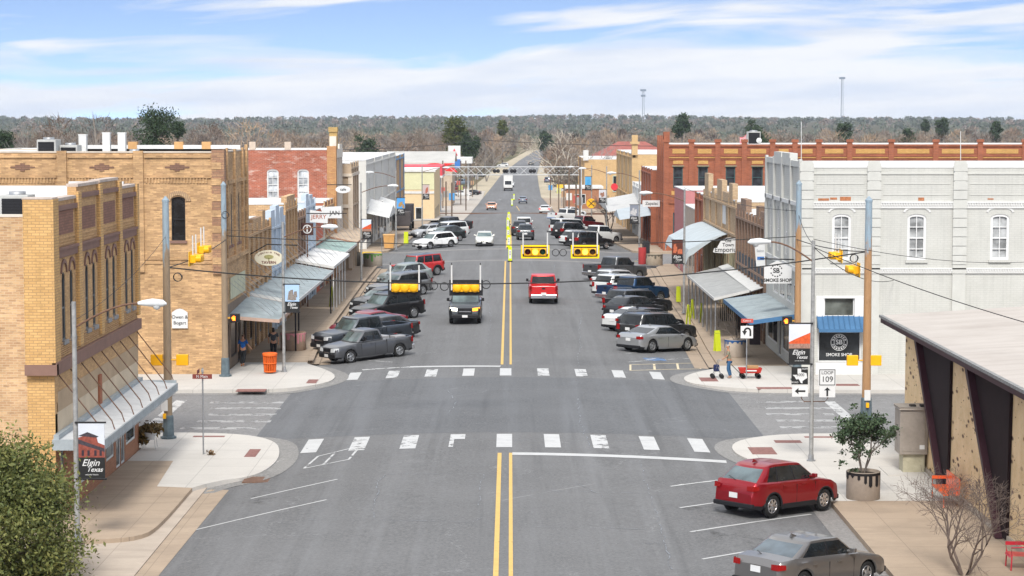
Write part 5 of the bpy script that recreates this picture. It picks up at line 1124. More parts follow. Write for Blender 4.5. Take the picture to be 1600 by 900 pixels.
        m=MB(); mz=belt+.08; m.box(xf0-.54,xf0-.42,(W/2+.0) if sd>0 else -(W/2+.17),(W/2+.17) if sd>0 else -(W/2+.0),mz,mz+.12 if not pk else mz+.2); m.box(xf0-.52,xf0-.42,min(sd*(W/2-.12),sd*(W/2+.06)),max(sd*(W/2-.12),sd*(W/2+.06)),mz-.02,mz+.05)
        m.build('mirror',PM if not pk and not dark_trim else MBLK,root,local=True,bevel=.02)
    gr_=MB(); gz0=zl_-.30 if pk else zl_-.16; gr_.box(L/2-.02,L/2+.015,-we+.42,we-.42,gz0,zl_+.06 if pk else zl_-.02); gr_.build('grille',MBLK if not chrome else MCHR,root,local=True)
    if chrome or (det and pk):
        g2=MB(); g2.box(L/2+.015,L/2+.03,-we+.5,we-.5,(gz0+zl_)/2-.02,(gz0+zl_)/2+.03); g2.build('grille_bar',MCHR,root,local=True)
    bp=MB(); zb1=gc+.02; hb=.26 if pk else .20; bp.box(L/2-.06,L/2+.05,-we+.02,we-.02,zb1+.04,zb1+hb); bp.build('front_bumper',MBLK,root,local=True,bevel=.03)
    bp=MB(); bp.box(-L/2-(.10 if bed else .045),-L/2+.1,-we-.02 ,we+.02,zb1+.05,zb1+hb+(.06 if bed else .0)); bp.build('rear_bumper',MCHR if bed and chrome is not None and kind!='x' else MBLK,root,local=True,bevel=.03)
    if plate:
        p=MB(); zz=.62 if not bed else .66; zz=zz if not kind in('suv','jeep') else .8; xx=-L/2-.02 if not bed else -L/2-.12; p.box(xx,xx+.012,-.17,.17,zz,zz+.17); p.build('number_plate',MSIGNW,root,local=True)
        if det: p=MB(); p.box(L/2+.052,L/2+.062,-.17,.17,gc+.12,gc+.27); p.build('number_plate',MSIGNW,root,local=True)
    if det:
        m=MB(); hz=belt-.14
        for sd in (1,-1):
            for p in ((xf0-.95),(K['pil'][0]-.65 if kind not in('small_pickup',) else None)):
                if p is None: continue
                y_=W/2*.992; m.box(p-.09,p+.09,min(sd*y_,sd*(y_+.03)),max(sd*y_,sd*(y_+.03)),hz,hz+.03)
        m.split('door_handle',PM if not chrome else MCHR,root,True)
        m=MB()
        for sd in (1,-1):
            for p in [xf0-.30]+[K['pil'][0]]+([K['pil'][0]-.95] if kind not in('small_pickup','pickup') else ([-.72] if kind=='pickup' else [])):
                if any(abs(p-a)<Ra+.02 for a in axs): p=-ax+Ra+.05
                y_=W/2*.999; m.box(p-.006,p+.006,min(sd*(y_-.04),sd*(y_+.003)),max(sd*(y_-.04),sd*(y_+.003)),gc+.1,belt-.1)
        if bed: 
            for sd in (1,-1): m.box(bed[1]+.02,bed[1]+.045,min(sd*(W/2-.06),sd*(W/2+.001)),max(sd*(W/2-.06),sd*(W/2+.001)),gc+.1,belt-.02)
        m.split('door_seam',MBLK,root,True)
        if rails or kind in('suv','wagon') :
            m=MB()
            for sd in(1,-1): m.tube([(xf1-.3,sd*wr*.93,H-.01),(xf1-.4,sd*wr*.93,H+.05),(xr1+.3,sd*wr*.93,H+.05),(xr1+.15,sd*wr*.93,H-.01)],.02,5)
            m.build('roof_rail',MBLK if dark_trim else MGAL,root,local=True)
        if kind in('cuv','sedan','fast'):
            m=MB(); m.add([(xr1+.35,-.02,H+.0),(xr1+.35,.02,H+.0),(xr1+.12,0,H+.09),(xr1+.10,-.04,H-.02),(xr1+.10,.04,H-.02)],[(0,1,2),(0,2,3),(1,4,2),(3,2,4)]); m.build('aerial_fin',PM,root,local=True)
        if K.get('clad') and kind!='jeep':
            for a in axs:
                for sd in(1,-1): m=MB(); m.tube([(a+Ra*1.03*math.cos(t_),sd*(W/2*.985),r+Ra*1.03*math.sin(t_)) for t_ in [math.pi*(i/12) for i in range(13)]],.04,5); m.build('arch_trim',MBLK,root,local=True)
            m=MB(); [m.box(-ax+Ra,ax-Ra,min(sd*(W/2*.96),sd*(W/2*1.005)),max(sd*(W/2*.96),sd*(W/2*1.005)),gc,gc+.16) for sd in(1,-1)]; m.split('sill_trim',MBLK,None) if False else m.build('sill_trim',MBLK,root,local=True)
        if not bed: 
            m=MB(); m.tube([(xr0-.02+ .0,.05,belt+.06),(xr0+.15*(xr1-xr0)-.03,.40,belt+.16)],.012,4); m.build('wiper',MBLK,root,local=True)
    if bed:
        m=MB(); m.box(-L/2-.004,-L/2+.07,-W/2*.83,W/2*.83,.72 if kind=='pickup' else .62,top(-L/2+.05)-.0); tg=m.build('tailgate',PM,root,local=True,bevel=.015)
        m=MB(); m.box(-L/2-.02,-L/2-.004,-.12,.12,top(-2.8)-.22,top(-2.8)-.1); m.build('handle',MBLK,tg,local=True)
        m=MB(); m.box(bed[0]+.0,bed[1],-W/2*.82,W/2*.82,bed[2]-.02,bed[2]+.012); m.build('bed_liner',MBLK,root,local=True)
        if bed_load=='tools':
            m=MB(); m.box(-1.4,-.85,-.75,.2,.8,1.16); m.box(-2.2,-1.5,.05,.6,.75,1.13); m.build('toolbox',pm((.35,.35,.36),.6,.3,3,.4,key='load'),root,local=True,bevel=.03)
    if kind=='jeep':
        m=MB(); 
        for a in axs:
            for sd in(1,-1): m.tube([(a+Ra*1.02*math.cos(t),sd*(W/2+.02),r+Ra*1.02*math.sin(t)) for t in [math.pi*i/8 for i in range(9)]],.06,6)
        m.build('fender_flare',MBLK,root,local=True); m=MB(); m.lathe((-L/2-.12,0,.95),[(.1,-.1),(.40,-.1),(.40,.1),(.1,.1)],16,'x'); m.build('spare_wheel',MRUB,root,local=True)
    for a in axs:
        for sd in(1,-1): wheel(root,a,sd*(W/2-.135),r,.23,sd,det,rimm or MRIM)
    return root
DG=(.045,.048,.052); WH=(.56,.57,.56); SIL=(.40,.41,.42); BK=(.012,.012,.014)
NR_=45; NL=225
# right side, near to far (noses to the right-hand kerb)
car('cuv','red crossover parked alone beside the near right corner, close to the drip painted planter',8.86,69.35,44,(.27,.006,.013),'car',.6,rear_glass=glass((.07,.095,.10),.06,.8),rimm=MCHR,lights={'x':1})
car('sedan','dark grey sedan cut by the bottom edge of the picture at the lower right',8.35,57.9,43,(.19,.18,.172),'car',.7,rear_glass=glass((.055,.075,.09),.06,.8),roofc=(.15,.145,.14))
car('fast','silver sleek sedan parked first in the right row, next to the cream hatched box',8.30,118.3,44.5,(.34,.35,.36),'car',.55,dark_trim=True,rimm=MGAL)
car('suv','dark grey boxy estate car with roof rails parked directly behind the silver sedan',8.55,122.5,44,(.030,.032,.034),'car',.4,rails=True)
car('cuv','black car almost hidden between the dark estate and the white car in the right row',8.45,126.5,44,BK,'car',.3)
car('fast','white sedan with a bright rear in the right row behind the dark estate car',7.95,129.6,44,WH,'car',.0)
car('cuv','charcoal crossover with a dark sloping rear window in the middle of the right row',8.1,135.6,44,(.026,.028,.032),'car',.4,hs=.97)
car('suv','black estate car with a roof rack between the charcoal crossover and the blue pickup',8.5,140.3,44,(.02,.022,.025),'car',.4,rails=True,hs=.96)
car('pickup','dark blue pickup with a crew cab in the right row',8.75,149.8,44,(.012,.045,.11),'pickup truck',.45,chrome=True)
car('suv','white estate car with a wide rear window behind the blue pickup',8.35,154.2,44,WH,'car',.0,hs=.97)
car('wagon','silver white estate car with roof rails, just in front of the grey right row pickup',8.3,160.5,44,(.55,.56,.56),'car',.3,rails=True)
car('pickup','grey pickup with an open bed last in the right row before the second crossing',8.55,171.5,44,(.085,.09,.095),'pickup truck',.55,chrome=True)
# right beyond the second crossing
car('suv','black minivan first beyond the second crossing on the right, above the right hand signal',8.0,213.5,40,(.012,.012,.013),'car',.35,hs=.97,rimm=MCHR)
car('wagon','white estate car half hidden behind the black minivan on the right',7.3,217.8,43,WH,'car',0)
car('pickup','white pickup whose cab shows behind the black minivan',9.3,224.5,43,WH,'pickup truck',0,det=False)
car('suv','black boxy estate car beyond the black minivan and the white cars on the right',6.9,233,43,(.015,.016,.017),'car',.35)
car('van','white boxy van beyond the black estate car on the right',6.9,244,43,WH,'van',0,det=False)
car('pickup','dark red pickup beyond the white van on the right',9.0,261,43,(.12,.008,.012),'pickup truck',.3,det=False)
car('pickup','white long pickup beyond the dark red pickup on the right',7.9,296,41,WH,'pickup truck',0,det=False,chrome=True)
car('sedan','white sedan stopped by the kerb with lit red tail lights, far right side',5.9,352,84,WH,'car',0,det=False,lights={'tail':1})
car('sedan','white car parked at an angle ahead of the long white pickup',10.2,345,40,WH,'car',0,det=False)
# left side, near to far
car('small_pickup','grey small pickup with an extended cab, nearest in the left row',-7.75,113.75,218,(.085,.088,.095),'pickup truck',.55,bed_load='tools',lights={'x':1})
car('pickup','dark blue grey large pickup with a black grille beside the grey small pickup',-8.35,119.0,219,(.035,.042,.052),'pickup truck',.5,chrome=None)
car('sedan','black car with a pale roof line hidden between the large pickup and the maroon car',-7.6,123.6,222,(.03,.03,.032),'car',.4,det=False)
car('fast','maroon sedan seen over the bed of the large pickup in the left row',-8.6,127.4,224,(.22,.02,.035),'car',.35)
car('suv','glossy black estate car parked in the middle of the left row',-7.95,136.4,224,(.008,.008,.009),'car',.2,dark_trim=True)
car('cuv','dark grey car half hidden behind the glossy black estate car',-8.7,143.5,224,(.05,.053,.057),'car',.5,hs=.93)
car('suv','mid grey estate car partly behind the left hand signal',-8.15,155.0,224,(.16,.165,.17),'car',.6,rails=True,hs=.98)
car('cuv','pale grey green crossover between the mid grey estate car and the red off road car',-8.3,166.3,224,(.24,.28,.27),'car',.4)
car('jeep','red off road car with black hard top, at the end of the left row',-7.7,174.6,222,(.42,.018,.02),'off road car',.1,roofc=(.015,.015,.016),dark_trim=True)
car('wagon','white estate car with dark cladding first beyond the second crossing on the left',-7.6,214.3,222,(.72,.73,.72),'car',0,rails=True)
car('cuv','dark green crossover right behind the white estate car on the left',-6.9,224.5,223,(.02,.03,.03),'car',.4)
car('suv','white off road estate car beyond the dark green crossover on the left',-7.0,237.5,223,WH,'car',0,det=False)
car('pickup','black pickup backed by the silver car, last of the parked row on the left',-7.2,253,223,(.018,.018,.02),'pickup truck',.3,det=False)
car('sedan','silver car with only its front showing past the white off road car on the left',-9.4,243,223,SIL,'car',.5,det=False)
# moving
q=gr(725,506); car('pickup','oncoming dark pickup with pale bonnet sheen and one amber lamp lit',-2.82,134.0,270,(.055,.06,.065),'pickup truck',.7,name='moving_pickup',lights={'head':-1,'amber':1},dark_trim=True,chrome=False)
car('pickup','bright red pickup driving away in the right lane',2.32,148.6,90,(.52,.010,.012),'pickup truck',.15,name='moving_pickup',chrome=True,rear_glass=glass((.01,.01,.01)))
car('sedan','oncoming off white sedan in the left lane near the second crossing',-2.62,216.0,270,(.55,.55,.50),'car',.3,name='moving_car',hs=1.0)
car('cuv','dark grey crossover waiting first at the centre signs in the right lane',1.62,227,91,(.045,.05,.055),'car',.5,name='moving_car')
car('cuv','black car behind the dark grey crossover in the right lane',1.05,238.5,91,(.02,.02,.022),'car',.4,name='moving_car',det=False)
car('suv','white estate car farthest of the three queuing in the right lane',1.6,251,91,WH,'car',0,name='moving_car',det=False)
def farcar(kind,label,px,py,deg,color,cat='car',dz=-.1,**k):
    Y=200
    for i in range(60):
        d=ray(px,py); t=(zl(Y)+dz-CH)/d[2]; Y=.6*Y+.4*d[1]*t
    d=ray(px,py); t=Y/d[1]; X=d[0]*t
    return car(kind,label,X,Y,deg,color,cat,det=False,**k)
farcar('sedan','oncoming car with orange lower body and pale roof, left lane near the rail crossing',768,328.5,270,(.62,.26,.12),name='moving_car',metal=.1,roofc=(.6,.58,.55))
farcar('sedan','blue grey car driving away below the signal bridge in the right lane',817,318,89,(.16,.19,.24),name='moving_car')
farcar('sedan','oncoming white car just below the signal bridge',798,292,270,WH,name='moving_car',metal=0)
farcar('sedan','small dark car on the far hill road, lower of the two',830,257.5,80,(.03,.05,.045),name='moving_car')
farcar('sedan','small pale car on the far hill road, upper of the two',845,249.5,80,(.4,.4,.42),name='moving_car')
farcar('wagon','white car parked across the verge left of the far road',786,261,175,WH,metal=0)
farcar('sedan','white car with a dark neighbour on the far left lot',722,305,165,WH,metal=0)
farcar('sedan','black car right of the white one on the far left lot',737,304,165,BK)
farcar('pickup','black truck parked left of the white cars on the far left lot',700,304,165,(.05,.05,.06),'pickup truck')
farcar('suv','white jeep like car parked behind the yellow building',686,290,200,(.5,.5,.5))
farcar('suv','dark car parked beside the yellow building corner',682,303,200,(.04,.045,.05))
farcar('suv','white van parked left of the signal bridge foot, beyond the yellow building',694,296,165,WH,metal=0)
farcar('sedan','dark red car on the far left lot nearest the pole cluster',712,296,165,(.15,.02,.02))
farcar('pickup','pale blue pickup on the far left lot between the poles',722,288,168,(.2,.25,.3),'pickup truck')
farcar('suv','white estate car far right behind the pole cluster',884,300,150,WH,metal=0)
farcar('sedan','dark car far right behind the pole cluster',897,303,150,(.03,.03,.035))
farcar('suv','blue grey car parked far right beside the verge',857,284,80,(.12,.14,.2))
farcar('pickup','white work truck parked under the flat white fuel canopy',735,257,180,WH,'pickup truck',metal=0)
farcar('sedan','pale car parked on the lot behind the left end of the signal bridge',705,277,170,(.5,.5,.5),metal=0)
farcar('suv','silver estate car parked on the lot, centre of the three behind the bridge truss',728,277,172,SIL)
farcar('sedan','dark grey car parked on the lot rightmost behind the bridge truss',748,276,170,(.06,.065,.07))
farcar('sedan','tiny white car parked at the very top of the far road',852,226,170,WH,metal=0)
# box truck
q=ony(794,279,560); t=thing('box_truck','white box truck coming toward the camera under the signal bridge','truck',(q[0],560,zl(560)-.1)); x,y,z=q[0],560,zl(560)-.1
m=MB(); m.box(x-1.2,x+1.2,y+.8,y+6.5,z+.9,z+4.0); m.build('cargo_box',MW,t); m=MB(); m.add([(x-1.1,y-1.0,z+.5),(x+1.1,y-1.0,z+.5),(x+1.1,y+.8,z+.5),(x-1.1,y+.8,z+.5),(x-1.1,y-1.0,z+1.5),(x+1.1,y-1.0,z+1.5),(x-1.0,y-.1,z+2.7),(x+1.0,y-.1,z+2.7),(x+1,y+.8,z+2.7),(x-1,y+.8,z+2.7)],[(0,1,5,4),(4,5,7,6),(6,7,8,9),(1,2,8,7,5),(0,4,6,9,3)]); m.build('cab',MW,t)
m=MB(); m.add([(x-.9,y-.93,z+1.6),(x+.9,y-.93,z+1.6),(x+.85,y-.2,z+2.6),(x-.85,y-.2,z+2.6)],[(0,1,2,3)]); m.build('windshield',MGLA,t); m=MB(); m.box(x-1.1,x+1.1,y-1.12,y-.98,z+.4,z+.8); m.build('bumper',MDK,t)
for sx in(-1,1):
    for yy in(0,5.2): m=MB(); m.lathe((x+sx*1.0,y+yy,z+.45),[(.2,-.15),(.45,-.15),(.45,.15),(.2,.15)],12,'x'); m.build('wheel',MRUB,t)
# dark flatbed truck left of street near the long white building
t=thing('parked_truck','dark truck with a bulky load beside the blue corner strip on the left','truck',(-12.9,262,zl(262))); z=zl(262)-.2; m=MB(); m.box(-14.3,-12.2,262,268,z+1.0,z+3.1); m.build('cargo_box',pm((.05,.045,.05),.7,.3,key='dark_load'),t); m=MB(); m.box(-14.1,-12.3,260,262,z+.6,z+2.4); m.build('cab',pm((.08,.07,.07),.5,.2,key='dark_cab'),t,bevel=.1)
for yy in(260.8,266.8): m=MB(); m.lathe((-12.3,yy,z+.45),[(.2,-.15),(.45,-.15),(.45,.15),(.2,.15)],12,'x'); m.build('wheel',MRUB,t)
# ================================================================== POLES, WIRES, SIGNALS, LAMPS
def pole(label,x,y,h,r,mat,top_mat=None,z=-.2,name='utility_pole'):
    t=thing(name,label,'pole',(x,y,z)); m=MB(); m.tube([(x,y,z-.05),(x,y,z+h*.5),(x,y,z+h)],[r*1.15,r,r*.85],12); m.build('shaft',mat,t); m=MB(); m.lathe((x,y,z),[(r*2.1,0),(r*2.1,.08),(r*1.5,.1),(r*1.35,.9),(r*1.2,.95)],8,smooth=False); m.build('base',pm((.13,.17,.19),.6,.3,4,.3,key='pole_base'),t)
    m=MB(); m.lathe((x,y,z+h),[(r*.95,-.02),(r*.95,.06),(.02,.22)],8,smooth=False); m.build('cap',top_mat or mat,t); return t
def polemat(c1,c2,zs,key):
    m,nt,N,L,B=nm(key); g=geo(N); sp=N.new('ShaderNodeSeparateXYZ'); L.new(g.outputs['Position'],sp.inputs[0]); n=noise(N,L,scl(N,L,g.outputs['Position'],(3,3,.7)),1.5,6,.7)
    a=N.new('ShaderNodeMath'); a.operation='MULTIPLY_ADD'; L.new(n,a.inputs[0]); a.inputs[1].default_value=3.5; L.new(sp.outputs[2],a.inputs[2])
    col=mixc(N,L,rng(N,L,a.outputs[0],zs+1.55,zs+1.95),c1,c2); n2=noise(N,L,scl(N,L,g.outputs['Position'],(9,9,2)),1.2,5,.7); col=mixc(N,L,rng(N,L,n2,.45,.75,0,.5),col,tuple(v*.5 for v in c1)); L.new(col,B.inputs['Base Color']); B.inputs['Roughness'].default_value=.7; return m
PML=polemat((.25,.185,.12),(.24,.31,.36),7.2,'weathered_pole_left'); PMR=polemat((.36,.20,.09),(.23,.31,.37),7.3,'weathered_pole_right')
PL=(-13.85,84.9); P2=(-14.35,105.8); PR=(15.36,90.4); PQ=(14.25,104.2)
pole('weathered signal pole with a pale blue top at the left near corner',PL[0],PL[1],9.6,.155,PML)
pole('weathered signal pole at the corner of the large tan brick building',P2[0],P2[1],9.6,.15,PML)
pole('rusty tan signal pole with a pale blue top behind the leafy planter',PR[0],PR[1],9.4,.17,PMR)
pole('rusty tan signal pole with a pale blue top in front of the cream corner building',PQ[0],PQ[1],9.7,.155,PMR)
def wire(name,label,a,b,sag=.5,r=.022,n=20,mid=()):
    pts=[]; a,b=Vector(a),Vector(b)
    for i in range(n+1): t=i/n; p=a.lerp(b,t); p.z-=sag*4*t*(1-t); pts.append(p)
    m=MB(); m.tube(pts,r,5,cap=False); o=m.build(name,MWIRE); return tag(o,label,'wire')
wire('span_wire','dark signal wire crossing the street nearer the camera, carrying the two back facing signals',(PL[0],PL[1],6.75),(PR[0],PR[1],7.05),1.0,.028)
wire('span_wire','signal wire across the far side of the crossing, carrying the two yellow framed signals',(P2[0],P2[1],6.9),(PQ[0],PQ[1],6.95),.45,.022)
wire('span_wire','signal wire along the left kerb between the two left poles',(PL[0]+.1,PL[1],6.75),(P2[0]+.1,P2[1],6.7),.15,.022)
wire('span_wire','signal wire along the right kerb between the two right poles',(PR[0]-.1,PR[1],7.05),(PQ[0]-.1,PQ[1],6.8),.15,.022)
wire('service_wire','thin wire rising from the near street lamp to the tan brick wall',(-13.2,63.9,6.6),(PL[0],PL[1],8.0),.3,.009)
wire('service_wire','wire from the right street lamp down past the stone building roof',(11.4,79.2,7.9),(19,58,5.9),.35,.016)
wire('service_wire','wire from the right lamp to the bracket on the cream side wall',(11.4,79.2,7.9),(19.4,106.5,4.6),.5,.016)
wire('service_wire','upper wire from the right lamp across the cream side wall',(11.4,79.2,8.2),(27,106.4,5.6),.4,.012)
wire('service_wire','wire between the right lamp and the rusty pole in front of the cream building',(11.4,79.2,8.0),(PQ[0],PQ[1],8.0),.2,.014)
wire('service_wire','wire from the tan building pole to the lamp by the orange bin',(P2[0],P2[1],7.2),(-11.56,107.7,7.2),.1,.01)
wire('service_wire','long thin wire over the right row of parked cars',(PQ[0],PQ[1],8.2),(11.6,141,8.2),.3,.014)
wire('service_wire','thin wire crossing high in front of the bare woods, left half',(-40,300,9.0),(-6,420,9.0),1,.05)
wire('service_wire','thin wire crossing high in front of the bare woods, right half',(-6,420,9.0),(60,330,9.5),1,.05)
def coil(label,x,y,z,r=.17):
    m=MB(); m.tube([(x+r*math.cos(a),y+.02*a,z+r*math.sin(a)) for a in [i*math.pi/8 for i in range(34)]],.016,5,cap=False); tag(m.build('cable_coil',MWIRE),label,'cable coil')
for lb,x,y,z in [('loop of spare cable on the left pole nearest the camera',PL[0]+.45,PL[1]-.1,6.35),('first loop of cable between the two back facing signals',-3.2,88,5.75),('second loop of cable between the two back facing signals',-2.75,88,5.72),('loop of cable just right of the right back facing signal',-1.0,88,5.8),('left loop of cable between the yellow framed signals',2.25,104.0,6.15),('right loop of cable between the yellow framed signals',2.62,104,6.15),('loop of spare cable on the right pole by the leafy planter',PR[0]-.6,PR[1]-.1,6.75),('dark ring of cable on the pole at the tan brick corner',P2[0]+.1,P2[1]-.25,7.95)]: coil(lb,x,y,z)
def signal(label,x,y,z,back,lit=1,rodh=.95,kind='h',rot=0,wz=None):
    t=thing('traffic_signal',label,'traffic signal',(x,y,z)); s=-1   # s: street-facing side of the lenses
    f=1 if back else -1   # lenses face +y when back
    w,h=.70,.33
    m=MB(); yb=y
    if back: m.box(x-w,x+w,yb-.02,yb+.01,z-h,z+h)
    else:
        m.box(x-w+.07,x+w-.07,yb-.01,yb+.02,z-h+.07,z+h-.07)
    m.build('backplate',MBLK,t)
    if not back:
        m=MB(); 
        for (a,b,c,d) in ((x-w,x+w,z+h-.08,z+h),(x-w,x+w,z-h,z-h+.08),(x-w,x-w+.08,z-h+.08,z+h-.08),(x+w-.08,x+w,z-h+.08,z+h-.08)): m.box(a,b,yb-.03,yb+.01,c,d)
        m.build('reflective_border',pm((.95,.62,.0),.4,.05,key='reflective_yellow'),t,bevel=.01)
    m=MB(); 
    for i in (-1,0,1):
        cx=x+i*.37
        if back: m.lathe((cx,yb,z),[(.195,-.02),(.195,-.12),(.16,-.19),(.08,-.22),(.001,-.225)],16,'y')
        else: m.box(cx-.18,cx+.18,yb-.10,yb-.012,z-.19,z+.19)
    if back: m.box(x-.55,x+.55,yb-.13,yb-.021,z-.17,z+.17)
    hs=m.build('housing',MYEL,t,bevel=.02 if not back else .03)
    if not back:
        for i,c in ((-1,(.10,.005,.005)),(0,(1,.72,.05)),(1,(.01,.07,.03))):
            cx=x+i*.37; m=MB(); m.lathe((cx,yb-.105,z),[(.001,-.03),(.10,-.02),(.14,0)],16,'y'); 
            m.build('lens',emis(c,2.2,'lit_lens') if i==0 else pm(c if lit==1 else (.10,.05,.02),.25,.1,key='lens'),t)
            m=MB(); a=[math.pi*(-.08)+math.pi*1.16*k/12 for k in range(13)]
            for p,q in zip(a[:-1],a[1:]): m.add([(cx+.155*math.cos(p),yb-.1,z+.155*math.sin(p)),(cx+.155*math.cos(q),yb-.1,z+.155*math.sin(q)),(cx+.155*math.cos(q),yb-.32,z+.155*math.sin(q)-.02),(cx+.155*math.cos(p),yb-.32,z+.155*math.sin(p)-.02)],[(0,1,2,3)])
            m.build('visor',MYEL if i==0 else MDK,t)
    for sx in(-1,1):
        m=MB(); m.tube([(x+sx*.6,yb-.05*0-.06,z-.1),(x+sx*.6,yb-.06,z+h+.62)],.035,8); m.build('hanger_rod',MW,t)
        m=MB(); m.tube([(x+sx*.6,yb-.06,z+h+.62),(x+sx*.6,yb-.06,z+h+.72)],.02,6); m.build('rod_tip',MDK,t)
    return t
signal('back facing signal with black plate over the grey estate car, left of the two',-4.40,88,5.68,True)
signal('back facing signal with black plate above the oncoming dark pickup, right of the two',-1.84,88,5.68,True)
signal('yellow framed signal showing amber beside a dark green lens, left of the two',1.24,104,6.20,False)
signal('yellow framed signal with a yellow arrow lit, right of the two',3.70,104,6.20,False,lit=0)
def side_signal(label,x,y,z,s):
    t=thing('traffic_signal',label,'traffic signal',(x,y,z)); m=MB()
    for i in(-1,0,1): m.lathe((x,y+i*.34,z),[(.17,-.14),(.17,.1)],14,'x')
    m.box(x-.12,x+.12,y-.52,y+.52,z-.17,z+.17); m.build('housing',MYEL,t,bevel=.02)
    m=MB(); m.box(x-s*.14-.01,x-s*.14+.01,y-.68,y+.68,z-.31,z+.31); m.build('backplate',pm((.85,.5,.02),.5,.1,key='signal_yellow2'),t)
    m=MB(); 
    for i in(-1,0,1): m.lathe((x+s*.1,y+i*.34,z),[(.165,0),(.165,s*.24)],14,'x')
    m.build('visor',MYEL,t)
    m=MB(); [m.lathe((x+s*.13,y+i*.34,z),[(.001,0),(.14,0)],14,'x') for i in(-1,0,1)]; m.build('lens',MDK,t)
    for k in(-.45,.45):
        m=MB(); m.tube([(x,y+k,z+.1),(x,y+k,z+1.0)],.03,8); m.build('hanger_rod',MW,t)
side_signal('sideways yellow signal in front of the tan brick wall, lower left of the pair',-13.55,90.5,6.75,1); side_signal('sideways yellow signal in front of the tan brick wall, upper right of the pair',-13.9,95.3,6.85,1)
side_signal('sideways yellow signal before the cream wall, upper left of the pair',15.05,97.0,6.45,-1); side_signal('sideways yellow signal before the cream wall, lower right of the pair',15.2,93.0,6.1,-1)
def pedsig(label,x,y,z,hand=True,face=-1,side=1):
    t=thing('pedestrian_signal',label,'pedestrian signal',(x,y,z)); m=MB(); m.box(x-.24,x+.24,y-.1,y+.12,z-.22,z+.22); m.build('housing',MBLK if hand else MYEL,t,bevel=.02)
    m=MB(); m.tube([(x-side*.24,y,z),(x-side*.5,y,z)],.03,6); m.build('bracket',MYEL,t)
    if hand:
        m=MB(); c=x-.04
        m.box(c-.075,c+.06,y-.115,y-.105,z-.12,z+.02)
        for k in range(4): m.box(c-.075+k*.036,c-.05+k*.036,y-.115,y-.105,z+.02,z+.13-.02*abs(k-1.5))
        m.box(c-.12,c-.08,y-.115,y-.105,z-.04,z+.06); m.build('hand_symbol',emis((1,.16,.01),2.5,'lit_hand'),t)
    return t
pedsig('pedestrian signal showing an orange hand at the tan brick corner',P2[0]+.52,P2[1],2.75); pedsig('pedestrian signal showing an orange hand before the cream corner building',PQ[0]-.52,PQ[1],2.75,side=-1)
pedsig('yellow backed pedestrian signal right of the left near pole',PL[0]+.60,PL[1],3.0,False); pedsig('small yellow and black pedestrian signal left of the left near pole',PL[0]-.42,PL[1]-.05,3.0,False,side=-1)
pedsig('yellow backed pedestrian signal left of the rusty pole above the planter',PR[0]-.62,PR[1],2.35,False,side=-1); pedsig('small yellow pedestrian signal right of the rusty pole above the planter',PR[0]+.38,PR[1],2.35,False)
def pushbutton(label,x,y,z):
    t=thing('push_button',label,'push button',(x,y,z)); m=MB(); m.box(x-.06,x+.06,y-.12,y,z-.1,z+.1); m.build('box',MYEL,t); m=MB(); m.box(x-.13,x+.13,y-.03,y-.01,z+.2,z+.65); m.build('notice',MSIGNW,t)
pushbutton('yellow push button under a small white notice on the left near pole',PL[0]-.1,PL[1]-.25,.75); pushbutton('yellow push button under a white notice on the rusty pole behind the planter',PR[0],PR[1]-.26,.45)
def lamp(label,x,y,h,arm,z=None,mat=None,rr=.085,dy=0,az=.55):
    z=rz(x,y)-0 if z is None else z; z=zl(y)-.2; t=thing('street_lamp',label,'street lamp',(x,y,z)); m=MB(); m.tube([(x,y,z-.05),(x,y,z+h)],[rr,rr*.8],10); m.build('post',mat or pm((.34,.34,.33),.6,.35,5,.3,key='lamp_post'),t)
    s=1 if arm>0 else -1; pts=[(x+arm*u,y+dy*u,z+h-.55*1+az*math.sin(u*math.pi/2)-.25) for u in [0,.15,.3,.45,.6,.75,.88,1]]; m=MB(); m.tube(pts,.035,6); m.build('arm',MRUST,t)
    ex,ey,ez=pts[-1]; m=MB(); m.tube([(ex-s*.05,ey,ez),(ex+s*.12,ey,ez+.01),(ex+s*.38,ey,ez+.02),(ex+s*.70,ey,ez),(ex+s*.82,ey,ez-.02)],[.05,.09,.13,.11,.03],10); m.build('luminaire',pm((.62,.64,.64),.4,.1,key='lamp_head'),t)
    m=MB(); m.lathe((ex+s*.52,ey,ez-.1),[(.12,.02),(.10,-.06),(.001,-.11)],12); m.build('lens',glass((.5,.52,.52),.2),t); m=MB(); m.lathe((x,y,z),[(rr*2,0),(rr*2,.04),(rr*1.3,.06),(rr*1.2,.25)],8,smooth=False); m.build('base',MGAL,t); return t
lamp('street lamp with a long brown arm and white head, nearest on the left',-13.25,63.9,7.35,2.0,az=.75)
lamp('street lamp carrying the route signs at the near right corner',11.39,79.17,8.35,-1.65,az=.75)
lamp('street lamp by the orange bin in front of the striped tin awnings',-11.6,107.7,7.7,2.0)
lamp('street lamp carrying a small banner at the second left corner, by the concrete planters',-12.0,170,7.9,2.2)
lamp('street lamp beside the tan wheeled bin beyond the second left crossing',-11.4,211,8.0,-2.2)
lamp('street lamp past the blue and white banner on the far left pavement',-10.9,262,8.0,2.6)
lamp('street lamp in front of the barrel awning on the right, rising past the pink shop',11.65,141,8.3,-2.2); lamp('street lamp with a banner in front of the red brick corner on the right',12.0,196,8.3,-2.2)
lamp('street lamp with a dark banner beyond the second right crossing',11.1,243,8.0,-2.4); lamp('street lamp near the rail crossing warning sign on the right',11.0,285,8.0,-2.4)
